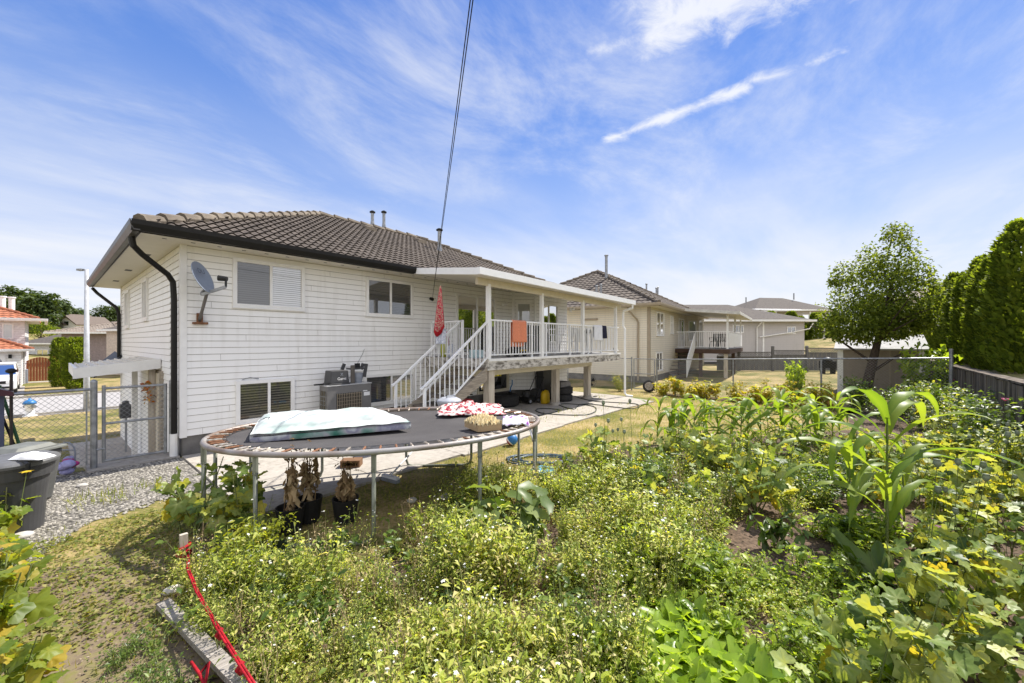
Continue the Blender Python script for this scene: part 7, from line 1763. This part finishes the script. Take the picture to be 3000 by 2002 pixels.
# pebbles
fb = FB(); n = 5200; Q = scatter(12000, -3, 1.6, 5.0, 9.2); qx, qy, qd = to_px(Q); Q = Q[pip(qx, qy, [(-900, 1700), (140, 1330), (545, 1345), (560, 1450), (420, 1490), (240, 1545), (30, 1710)])][:n]; n = len(Q)
ov = [(cos(t) * (1 if z == 0 else .6), sin(t) * (1 if z == 0 else .6), z) for z in (0, .55) for t in [2 * pi * k / 6 for k in range(6)]]; of = [(k, (k + 1) % 6, 6 + (k + 1) % 6, 6 + k) for k in range(6)] + [tuple(range(6, 12))]
fb.add(ov, of, rots(U(0, 6.3, n), U(-.3, .3, n), U(-.3, .3, n), U(.008, .022, n)), np.c_[Q, np.full(n, .008)], U(0, 1, n)); o = fb.build('gravel', leafmat('pebbles', [(0.13, 0.12, 0.10), (0.27, 0.25, 0.215), (0.42, 0.39, 0.345)], 0.0, .85), smooth=False); o['kind'] = 'stuff'
# soil clods
fb = FB(); Q = scatter(5200, -2.5, 1.2, 2.4, 5.4); qx, qy, qd = to_px(Q); Q = Q[pip(qx, qy, path_px)]; n = len(Q); fb.add(ov, of, rots(U(0, 6.3, n), U(-.4, .4, n), U(-.4, .4, n), U(.003, .011, n)), np.c_[Q, np.full(n, .010)], U(0, 1, n)); o = fb.build('path_crumbs', leafmat('dry crumbs', [(0.09, 0.066, 0.046), (0.20, 0.15, 0.11), (0.30, 0.24, 0.18)], 0.0, .95), smooth=False); o['kind'] = 'stuff'
fb = FB(); n = 6000; Q = scatter(n, .2, 6.5, -1.6, 4.2); Q = Q[in_garden(Q)]; n = len(Q); fb.add(ov, of, rots(U(0, 6.3, n), U(-.4, .4, n), U(-.4, .4, n), U(.006, .024, n)), np.c_[Q, np.full(n, .004)], U(0, 1, n)); o = fb.build('soil_clods', leafmat('clods', [(0.05, 0.035, 0.025), (0.11, 0.078, 0.055), (0.17, 0.125, 0.09)], 0.0, .95), smooth=False); o['kind'] = 'stuff'

# ---- countable garden plants: prototypes and copies
def plant(name, label, cat, loc, grp, parts):
    t = thing(name, label, cat, loc, grp)
    for pn, me in parts: o = bpy.data.objects.new(pn, me); COL.objects.link(o); o.parent = t
    return t
def place(protos, name, cat, label, pts, grp, smin=.8, smax=1.2):
    for i, (x, y) in enumerate(pts):
        lb = label[i] if isinstance(label, list) else label
        t = plant(name, lb, cat, (x, y, 0), grp, protos[i % len(protos)]); s = R.uniform(smin, smax); t.scale = (s, s, s * R.uniform(.92, 1.1)); t.rotation_euler = (0, 0, R.uniform(0, 6.28))
def lobed_plant(seed, h, nst, nlf, lf, m, spread=.2, lobes=5, yellow=.15):
    r = np.random.default_rng(seed); fs = FB(); fl = FB(); A = np.c_[r.normal(0, .04, nst), r.normal(0, .04, nst), np.zeros(nst)]; a = r.uniform(0, 6.3, nst); l = spread * r.uniform(.2, 1, nst)
    B = A + np.c_[np.cos(a) * l, np.sin(a) * l, h * r.uniform(.65, 1, nst)]; stems(fs, A, B, .007, r.uniform(0, .7, nst))
    for k in range(3):
        n = nlf // 3; i = r.integers(0, nst, n); t = r.uniform(.22, 1, n); P = A[i] + (B[i] - A[i]) * t[:, None]; ya = r.uniform(0, 6.3, n); pl = r.uniform(.04, .13, n) * (1.25 - t * .6); E = P + np.c_[-np.sin(ya) * pl, np.cos(ya) * pl, r.uniform(0, .06, n)]
        stems(fs, P, E, .0025, r.uniform(0, .6, n)); tv, tf = T_lobed(lobes, .30, r.uniform(-.12, .2), seed * 3 + k)
        ti = np.clip(r.normal(.32, .22, n), 0, .68); ye = r.random(n) < yellow; ti = np.where(ye, r.uniform(.7, 1, n), ti)
        fl.add(tv, tf, rots(ya + r.normal(0, .5, n), r.uniform(-1.25, .7, n), r.normal(0, .6, n), lf * r.uniform(.6, 1.25, n) * (1.15 - t * .35)), E, ti, 0, T_lobed.tint)
    return [('stalks', fs.mesh('stalks', lm_stem)), ('leaves', fl.mesh('leaves', m))]
mal = [lobed_plant(50 + k, .62, 5, 54, .130, lm_mallow, .24, yellow=.07) for k in range(4)]
pts = []
Q = scatter(2200, 2.2, 13.5, -2.0, 1.1); qx, qy, qd = to_px(Q); k_ = in_garden(Q) & (qd > 1.7) & (qx > 2470 + np.clip(1720 - qy, 0, 400) * -.05) & (qy > 1335) & ~((abs(qx - 2580) < 170) & (qy > 1480) & (qy < 1900)) & (qx < 3500) & ((qx > 2640) | (qy < 1480) | (qy > 1900)); Q = Q[k_]
for q in Q:
    if all(hypot(q[0] - a, q[1] - b) > .27 + .012 * hypot(*q) for a, b in pts): pts.append(tuple(q))
place(mal, 'mallow', 'plant', 'bushy lobe leaved plant with pale and yellowing leaves in the right hand patch', pts[:95], 'lobe leaved plants of the right patch', .75, 1.15)
place(mal[:3], 'mallow', 'plant', ['tall lobe leaved plant between the corn row and the pepper, nearest the corn', 'lobe leaved plant with yellow tips left of the tall corn', 'lobe leaved plant just before the corn row, middle of the garden', 'lobe leaved plant at the left end of the garden beside the feathery bush', 'greyish lobe leaved plant behind the pepper plant'], [G(2130, 1440), G(2210, 1500), G(2060, 1420), G(1780, 1430), G(2290, 1440)], None, 1.1, 1.35)
place(mal, 'mallow', 'plant', ['tall lobe leaved plant against the left trampoline leg', 'lobe leaved plant at the gravel edge left of the trampoline leg', 'lobe leaved plant behind the yellow green shrub'], [G(640, 1580), G(560, 1570), G(715, 1585)], None, 1.05, 1.3)
sq = [lobed_plant(70 + k, .55, 6, 63, .135, leafmat('squash leaves', [(0.10, 0.15, 0.02), (0.17, 0.215, 0.03), (0.23, 0.25, 0.04), (0.33, 0.27, 0.04), (.4, .3, .05)], .45, .45), .22, 5, .10) for k in range(2)]
place(sq, 'squash', 'plant', ['squash plant with bright leaves at the left edge, beside the near bin', 'squash plant at the left edge below the bin, middle one', 'squash plant at the left edge, lower one with yellow leaves', 'squash plant in the bottom left corner', 'small squash plant at the very left edge beside the white stone', 'low squash plant in the bottom left corner nearest the path'], [G(-30, 1640), G(-10, 1800), G(-60, 1960), G(50, 2100), G(-130, 1720), G(-40, 2280)], None, .7, .95)
def squash_flower():
    x, y = G(45, 1610); d = x * FW[0] + y * FW[1]; z = ZP(1385, d); xx, yy = AT(78, d); t = thing('squash_flower', 'yellow squash flower on a long stalk before the near bin', 'flower', (xx, yy, z))
    fb = FB(); stems(fb, [[-.05, .02, -.42]], [[0, 0, 0]], .004, [.2]); o = fb.build('stalk', lm_stem, t); fb = FB(); tv, tf = T_leaf(.6, .1, .2); fb.add(tv, tf, rots(np.arange(5) * 1.256, np.full(5, .35), np.zeros(5), np.full(5, .055)), np.zeros((5, 3)), U(0, 1, 5)); fb.build('petals', lm_ypetal, t)
squash_flower()
place(sq, 'squash', 'plant', ['tall squash vine at the left edge in front of the near bin', 'squash vine at the left edge halfway down, taller than its neighbours'], [G(-35, 1590), G(0, 1880)], None, 1.15, 1.25)
def spinach(seed):
    r = np.random.default_rng(seed); fb = FB(); n = 16
    for k in range(2):
        tv, tf = T_oval(.42, .10, .25 + .2 * k, .05); m = n // 2; ya = r.uniform(0, 6.3, m); fb.add(tv, tf, rots(ya, r.uniform(.45, 1.25, m), r.normal(0, .2, m), r.uniform(.13, .24, m)), np.c_[-np.sin(ya) * .02, np.cos(ya) * .02, np.full(m, .02)], np.clip(r.normal(.5, .25, m), 0, 1))
    return [('leaves', fb.mesh('leaves', lm_spin))]
sp = [spinach(80 + k) for k in range(4)]; pts = []
Q = scatter(4000, 1.5, 4.5, -.8, 2.6); qx, qy, qd = to_px(Q); Q = Q[in_garden(Q) & pip(qx, qy, SPIN)]
for q in Q:
    if all(hypot(q[0] - a, q[1] - b) > .105 for a, b in pts): pts.append(tuple(q))
place(sp, 'spinach', 'plant', 'bright green spinach plant with upright oval leaves, bottom middle of the bed', pts[:90], 'spinach clump', .7, 1.05)
def corn(seed, h, nl, L0, w0, lean=.06, spread=1.0, base=None):
    r = np.random.default_rng(seed); fs = FB(); fl = FB(); K = 5; prev = np.array([0, 0, 0.])
    ax = lambda t: np.array([lean * t * t * h, 0, t * h])
    for k in range(K): p, q = ax(k / K), ax((k + 1) / K); stems(fs, [p], [q], .018 * (1 - .1 * k) * (h / 1.0) ** .8, [r.random() * .3])
    base = r.uniform(0, 6.3) if base is None else base
    for k in range(nl):
        t = .18 + .82 * k / (nl - 1); o = ax(min(t, 1.0)); a = base + k * pi + r.normal(0, .45); L_ = L0 * (1.1 - .55 * abs(t - .55)) * r.uniform(.85, 1.15); w = w0 * r.uniform(.85, 1.1); el = r.uniform(.75, 1.25) if t < .9 else r.uniform(1.1, 1.4); pts, ws, sd = [], [], []; N = 12; p = o.copy(); tw = r.normal(0, .5)
        for j in range(N + 1):
            u = j / N; pts.append(p.copy()); ws.append(w * (min(1, .45 + 2.2 * u) * (1 - u ** 2.4) + .002)); tb = a + tw * u * u; sd.append(np.array([-np.sin(tb), np.cos(tb), .25 * np.sin(u * 9 + k)])); e = el - (2.35 * spread) * u ** 1.25 * (.8 + .3 * r.random() * 0 + .25 * np.sin(k * 2.1)); e -= max(0, t - .75) * 3.2 * u; p = p + np.array([np.cos(tb) * np.cos(e), np.sin(tb) * np.cos(e), np.sin(e)]) * L_ / N
        ring_strip(fl, pts, ws, sd, float(np.clip(r.normal(.5, .25), 0, 1)), fold=.35)
    return [('stalk', fs.mesh('stalk', lm_stem)), ('leaves', fl.mesh('leaves', lm_corn))]
cp = [corn(90 + k, .66, 10, .66, .042, .06, 1.2) for k in range(3)]
cl = ['young corn plant at the left end of the corn row', 'young corn plant, second in the row from the left', 'tall young corn plant in the left half of the row', 'young corn plant right of the tallest one in the row', 'bushy young corn plant in the middle of the row', 'young corn plant past the middle of the row', 'short young corn plant before the brown stalks', 'young corn plant near the right end of the row', 'young corn plant at the right end of the row, behind the tall corn', 'small corn plant close behind the tall corn'] + ['young corn plant in the second rank of the row, half hidden by herbs'] * 8
place(cp, 'corn_plant', 'corn', cl, [G(1925, 1300), G(2000, 1310), G(2070, 1305), G(2140, 1310), G(2190, 1320), G(2250, 1300), G(2320, 1290), G(2390, 1290), G(2460, 1280), G(2440, 1330)] + [G(1965, 1330), G(2035, 1340), G(2105, 1335), G(2170, 1345), G(2230, 1335), G(2290, 1330), G(2350, 1330), G(2400, 1345)], 'young corn row', 1.05, 1.35)
x, y = G(2600, 1625); t = plant('corn_plant', 'tall corn plant with long arching leaves, largest in the garden', 'corn', (x, y, 0), None, corn(101, 1.34, 13, 1.0, .058, -.02, 1.12, CAMA)); t.rotation_euler = (0, 0, 0)
x, y = G(2490, 1560); t = plant('corn_plant', 'second tall corn plant with hanging leaves, just left of the tallest', 'corn', (x, y, 0), None, corn(104, .98, 9, .85, .054, .03, 1.1, CAMA + .4)); t.rotation_euler = (0, 0, 0)
x, y = G(2650, 1560); t = plant('corn_plant', 'thin corn stalk close behind the tallest corn plant', 'corn', (x, y, 0), None, corn(107, .85, 7, .70, .046, .03)); t.rotation_euler = (0, 0, 2.0)
def broad(seed, h, nst, nlf, lf, m, wide=.55, spread=.25, lo=-.7, hi=.5, droop=.35):
    r = np.random.default_rng(seed); fs = FB(); fl = FB(); A = np.c_[r.normal(0, .02, (nst, 2)), np.zeros(nst)]; a = r.uniform(0, 6.3, nst); l = spread * r.uniform(.2, 1, nst); B = A + np.c_[np.cos(a) * l, np.sin(a) * l, h * r.uniform(.6, 1, nst)]; stems(fs, A, B, .007, r.uniform(0, .4, nst))
    n = nlf; i = r.integers(0, nst, n); t = r.uniform(.25, 1, n); P = A[i] + (B[i] - A[i]) * t[:, None]
    for k in range(2):
        s = slice(k, n, 2); q = len(P[s]); tv, tf = T_oval(wide, .10, droop, .06); fl.add(tv, tf, rots(r.uniform(0, 6.3, q), r.uniform(lo, hi, q), r.normal(0, .3, q), lf * r.uniform(.6, 1.2, q)), P[s], np.clip(r.normal(.42, .25, q), 0, 1))
    return [('stalks', fs.mesh('stalks', lm_stem)), ('leaves', fl.mesh('leaves', m))]
def one(name, label, cat, loc, parts, rz=0.0, s=1.0): t = plant(name, label, cat, (loc[0], loc[1], 0), None, parts); t.rotation_euler = (0, 0, rz); t.scale = (s, s, s); return t
one('eggplant', 'broad leaved grey green eggplant before the right trampoline legs', 'plant', G(1500, 1590), broad(110, .56, 7, 64, .21, lm_egg, .55, .28), s=1.2)
one('eggplant', 'smaller broad leaved eggplant left of the big one', 'plant', G(1400, 1585), broad(111, .40, 5, 40, .17, lm_egg, .55, .24))
one('eggplant', 'slim upright plant with few broad leaves by the blue tray', 'plant', G(1590, 1475), broad(112, .42, 2, 12, .17, lm_dark, .5, .10))
one('pepper_plant', 'pepper plant with narrow drooping leaves on the bare soil', 'plant', G(2275, 1620), broad(113, .46, 6, 80, .115, lm_dark, .42, .20, -.9, .3))
one('pepper_plant', 'thin pepper shoot beside the pepper plant on bare soil', 'plant', G(2345, 1655), broad(114, .36, 2, 24, .09, lm_dark, .42, .08, -.9, .3))
one('beet', 'chard plant with long splayed leaves at the foot of the tall corn', 'plant', G(2575, 1735), broad(115, .05, 5, 20, .44, leafmat('chard leaves', [(0.05, 0.09, 0.016), (0.09, 0.14, 0.022), (0.15, 0.19, 0.03)], .38, .3), .24, .04, .05, 1.1, .30))
one('bean_plant', 'dark leaved bean plant left of the tall corn', 'plant', G(2480, 1620), broad(116, .34, 6, 60, .12, lm_dark, .7, .22))
one('bean_plant', 'dark leaved bean plant right of the chard', 'plant', G(2740, 1640), broad(117, .30, 6, 44, .12, lm_dark, .7, .22))
def bush(seed, h, r0, n, lf, m, wide=.5):
    r = np.random.default_rng(seed); fs = FB(); fl = FB(); k = 14; a = r.uniform(0, 6.3, k); l = r0 * r.uniform(.2, 1, k); A = np.c_[np.cos(a) * l * .25, np.sin(a) * l * .25, np.zeros(k)]; B = np.c_[np.cos(a) * l, np.sin(a) * l, h * r.uniform(.65, 1, k)]; stems(fs, A, B, .005, r.uniform(0, .5, k))
    i = r.integers(0, k, n); t = r.uniform(.15, 1.03, n); P = A[i] + (B[i] - A[i]) * t[:, None] + r.normal(0, r0 * .16, (n, 3)) * np.array([1, 1, .6]); P[:, 2] = np.maximum(P[:, 2], .02); tv, tf = T_leaf(wide, .1, .2); fl.add(tv, tf, rots(r.uniform(0, 6.3, n), r.uniform(-.8, .9, n), r.normal(0, .4, n), lf * r.uniform(.6, 1.3, n)), P, np.clip(r.normal(.4, .24, n), 0, 1))
    return [('stalks', fs.mesh('stalks', lm_stem)), ('leaves', fl.mesh('leaves', m))]
one('shrub', 'yellow green small leaved shrub at the left trampoline leg', 'shrub', G(745, 1690), bush(120, .55, .30, 1500, .045, leafmat('yellow green leaves', [(0.12, 0.15, 0.012), (0.21, 0.235, 0.015), (0.30, 0.30, 0.03)], .42, .4)))
def planter():
    x, y = G(770, 1700); b = MB(); b.lathe([(.15, 0), (.19, .24), (.205, .26), (.19, .26), (.17, .2)], (x, y, 0), 18); tag(thing_mesh(b, 'flower_pot', mat('dark green plastic', (.03, .045, .035), .5), (x, y, 0)), 'dark green flower pot tilted under the yellow green shrub', 'pot')
planter()
for px_, py_, h, r0, n, m, lb in ((1915, 1490, .62, .34, 1700, lm_dark, 'dense dark green bush with narrow leaves before the corn row'), (1680, 1500, .50, .34, 1500, lm_weed, 'feathery light green herb bush right of the trampoline'), (1740, 1400, .48, .26, 900, lm_dark, 'small leafy bush below the poppy heads'), (2400, 1480, .42, .36, 1300, lm_dark, 'low dark herb bush between pepper and tall corn'), (2020, 1560, .40, .30, 1100, lm_weed, 'low feathery herb bush above the bare soil'), (2780, 1230, .55, .5, 900, lm_weed, 'feathery seeded herb patch behind the tall corn leaf'), (1330, 1620, .42, .24, 900, lm_weed, 'flowering herb left of the eggplant'), (1240, 1600, .40, .2, 700, lm_weed, 'thin flowering herb right of the middle trampoline leg')):
    one('herb_bush', lb, 'bush', G(px_, py_), bush(int(px_), h, r0, n, .042 if m is lm_weed else .065, m, .36 if m is lm_dark else .42))
mid_poly = [(1660, 1420), (1850, 1370), (2150, 1345), (2480, 1330), (2560, 1420), (2480, 1500), (2250, 1520), (2120, 1510), (1990, 1560), (1800, 1540), (1650, 1500)]
Q = scatter(3000, 3, 9, -2, 4); qx, qy, qd = to_px(Q); Q = Q[in_garden(Q) & pip(qx, qy, mid_poly)]; pts = []
for q in Q:
    if all(hypot(q[0] - a, q[1] - b) > .36 for a, b in pts): pts.append(tuple(q))
place([bush(170, .40, .24, 620, .05, lm_dark, .4), lobed_plant(171, .62, 4, 46, .11, lm_mallow, .2, 5, .08), bush(172, .34, .24, 620, .036, lm_weed, .42), lobed_plant(173, .72, 4, 40, .11, lm_mallow, .16, 5, .12), bush(174, .44, .2, 500, .045, lm_weed, .4)], 'garden_weed', 'plant', 'leafy mixed herb between the pepper plants and the corn row', pts, 'mixed herbs in the middle of the garden', .8, 1.2)
print('mid', len(pts), 'PA', len(PA), 'keepL', keepL.sum(), 'keepB', keepB.sum())
# beds along the fences
bp = [bush(130, .50, .36, 330, .10, lm_bean, .7), broad(131, .62, 6, 60, .16, lm_bean, .7, .28), bush(132, .62, .26, 260, .09, lm_bean, .7), broad(133, .46, 8, 70, .15, lm_bean, .7, .36)]
pts = [(15.45 + R.uniform(-.22, .2), 5.5 - .38 * k + R.uniform(-.1, .1)) for k in range(14)]
place(bp, 'bean_bush', 'bush', 'yellowing bean bush in the bed along the back fence', pts, 'bean bushes along the fence', .8, 1.3)
tall = [lobed_plant(140 + k, .95, 3, 40, .09, lm_bean, .12, 3, .4) for k in range(2)]
place(tall, 'bean_stalk', 'plant', 'tall yellowed bean stalk rising above the bed by the back fence', [(15.6, 5.3), (15.55, 4.4), (15.5, 2.9), (15.55, 2.2), (15.4, 1.9), (15.6, 1.0), (15.5, .5)], 'tall bean stalks along the fence', .8, 1.1)
rb = [bush(150 + k, 1.1, .55, 900, .085, lm_dark, .6) for k in range(2)] + [bush(152, 1.1, .6, 1100, .085, lm_mallow, .6)]
place(rb, 'berry_bush', 'bush', ['dark berry bush before the shed, left one', 'dark berry bush under the leaning tree', 'dark berry bush at the fence corner', 'pale berry bush along the retaining wall, farthest', 'pale berry bush along the retaining wall, middle', 'dense berry bush along the retaining wall, nearest', 'low berry bush before the dark ones', 'tall pale berry bush hiding the retaining wall near the pink flower', 'tall dark berry bush against the retaining wall at the right edge'], [(15.2, -.1), (15.0, -.9), (14.6, -1.5), (13.2, -1.3), (12.2, -1.55), (11.2, -1.5), (13.6, -.6), (10.1, -1.65), (9.0, -1.7)], None, .8, 1.05)
place([bush(156, .7, .4, 700, .06, lm_grass, .3)], 'grass_clump', 'plant', 'tall grassy clump beyond the last deck post', [(15.3, 7.2)], None, 1.1, 1.1)
place([bush(157, .6, .4, 700, .11, lm_bright, .6)], 'young_tree', 'plant', ['bright green young tree shoot at the retaining wall behind the fence', 'leafy green shoot growing through the back fence'], [(17.0, -1.7), (16.25, 1.45)], None, 1.0, 1.2)
for o in list(scene.objects):
    if o.name.startswith('young_tree') and o.location.x > 16.5: o.scale = (1.5, 1.5, 3.2)
    elif o.name.startswith('young_tree'): o.scale = (.9, .9, 2.3)
# poppies
def poppy(seed, h):
    r = np.random.default_rng(seed); fs = FB(); a = r.uniform(0, 6.3); bx = .14 * h; q = np.array([np.cos(a) * bx, np.sin(a) * bx, h]); md = q * .5 + np.array([0, 0, .04]); stems(fs, [[0, 0, 0], md], [md, q], .0035, [.1, .1]); b = MB(); s = .021; b.lathe([(.003, -.02), (.010, -.015), (s, .004), (s * .95, .02), (s * .7, .028), (s * .95, .034), (.002, .038)], (0, 0, 0), 10)
    fp = FB(); fp.add(b.v, b.f, np.eye(3)[None], q[None], [r.random()]); return [('stalk', fs.mesh('stalk', lm_stem)), ('seed_head', fp.mesh('seed_head', lm_pod))]
pp = [poppy(160 + k, .75 + .1 * (k % 3)) for k in range(5)]; pts = []
Q = scatter(600, 3.2, 11.5, -2.0, .8); qx, qy, qd = to_px(Q); Q = Q[in_garden(Q) & (qx > 2640) & (qx < 3050) & (qd > 3)]
pts = [tuple(q) for q in Q[:58]]
place(pp, 'poppy', 'poppy', 'grey green poppy seed head on a thin stalk in the right hand patch', pts, 'poppy seed heads of the right patch', .85, 1.2)
place(pp, 'poppy', 'poppy', 'poppy seed head standing above the bush at the lawn edge', [G(1745 + 16 * k, 1395 + (k * 37) % 50) for k in range(8)], 'poppy seed heads at the lawn edge', .9, 1.25)
def flower(px_, py_, d, label, tint, s=.05):
    x, y = AT(px_, d); z = ZP(py_, d); t = thing('poppy_flower', label, 'flower', (x, y, z)); fb = FB(); stems(fb, [[.06, .04, -z]], [[0, 0, -.01]], .004, [.1]); fb.build('stalk', lm_stem, t)
    fb = FB(); tv, tf = T_oval(.95, .10, -.25, .05); n = 6; fb.add(tv, tf, rots(np.arange(n) * 1.05, np.full(n, .55), np.zeros(n), np.full(n, s)), np.zeros((n, 3)), U(tint - .15, tint + .15, n)); fb.build('petals', lm_petal, t)
flower(2752, 1553, 3.6, 'pale pink poppy flower among the seed heads at the right', .85, .045); flower(2945, 1175, 6.3, 'deep pink poppy flower before the retaining wall, right edge', .2, .06); flower(2808, 1240, 7.5, 'small pink flower behind the long corn leaf', .4, .05); flower(2800, 1117, 11.0, 'reddish pink flower at the foot of the fence corner post', .15, .07)
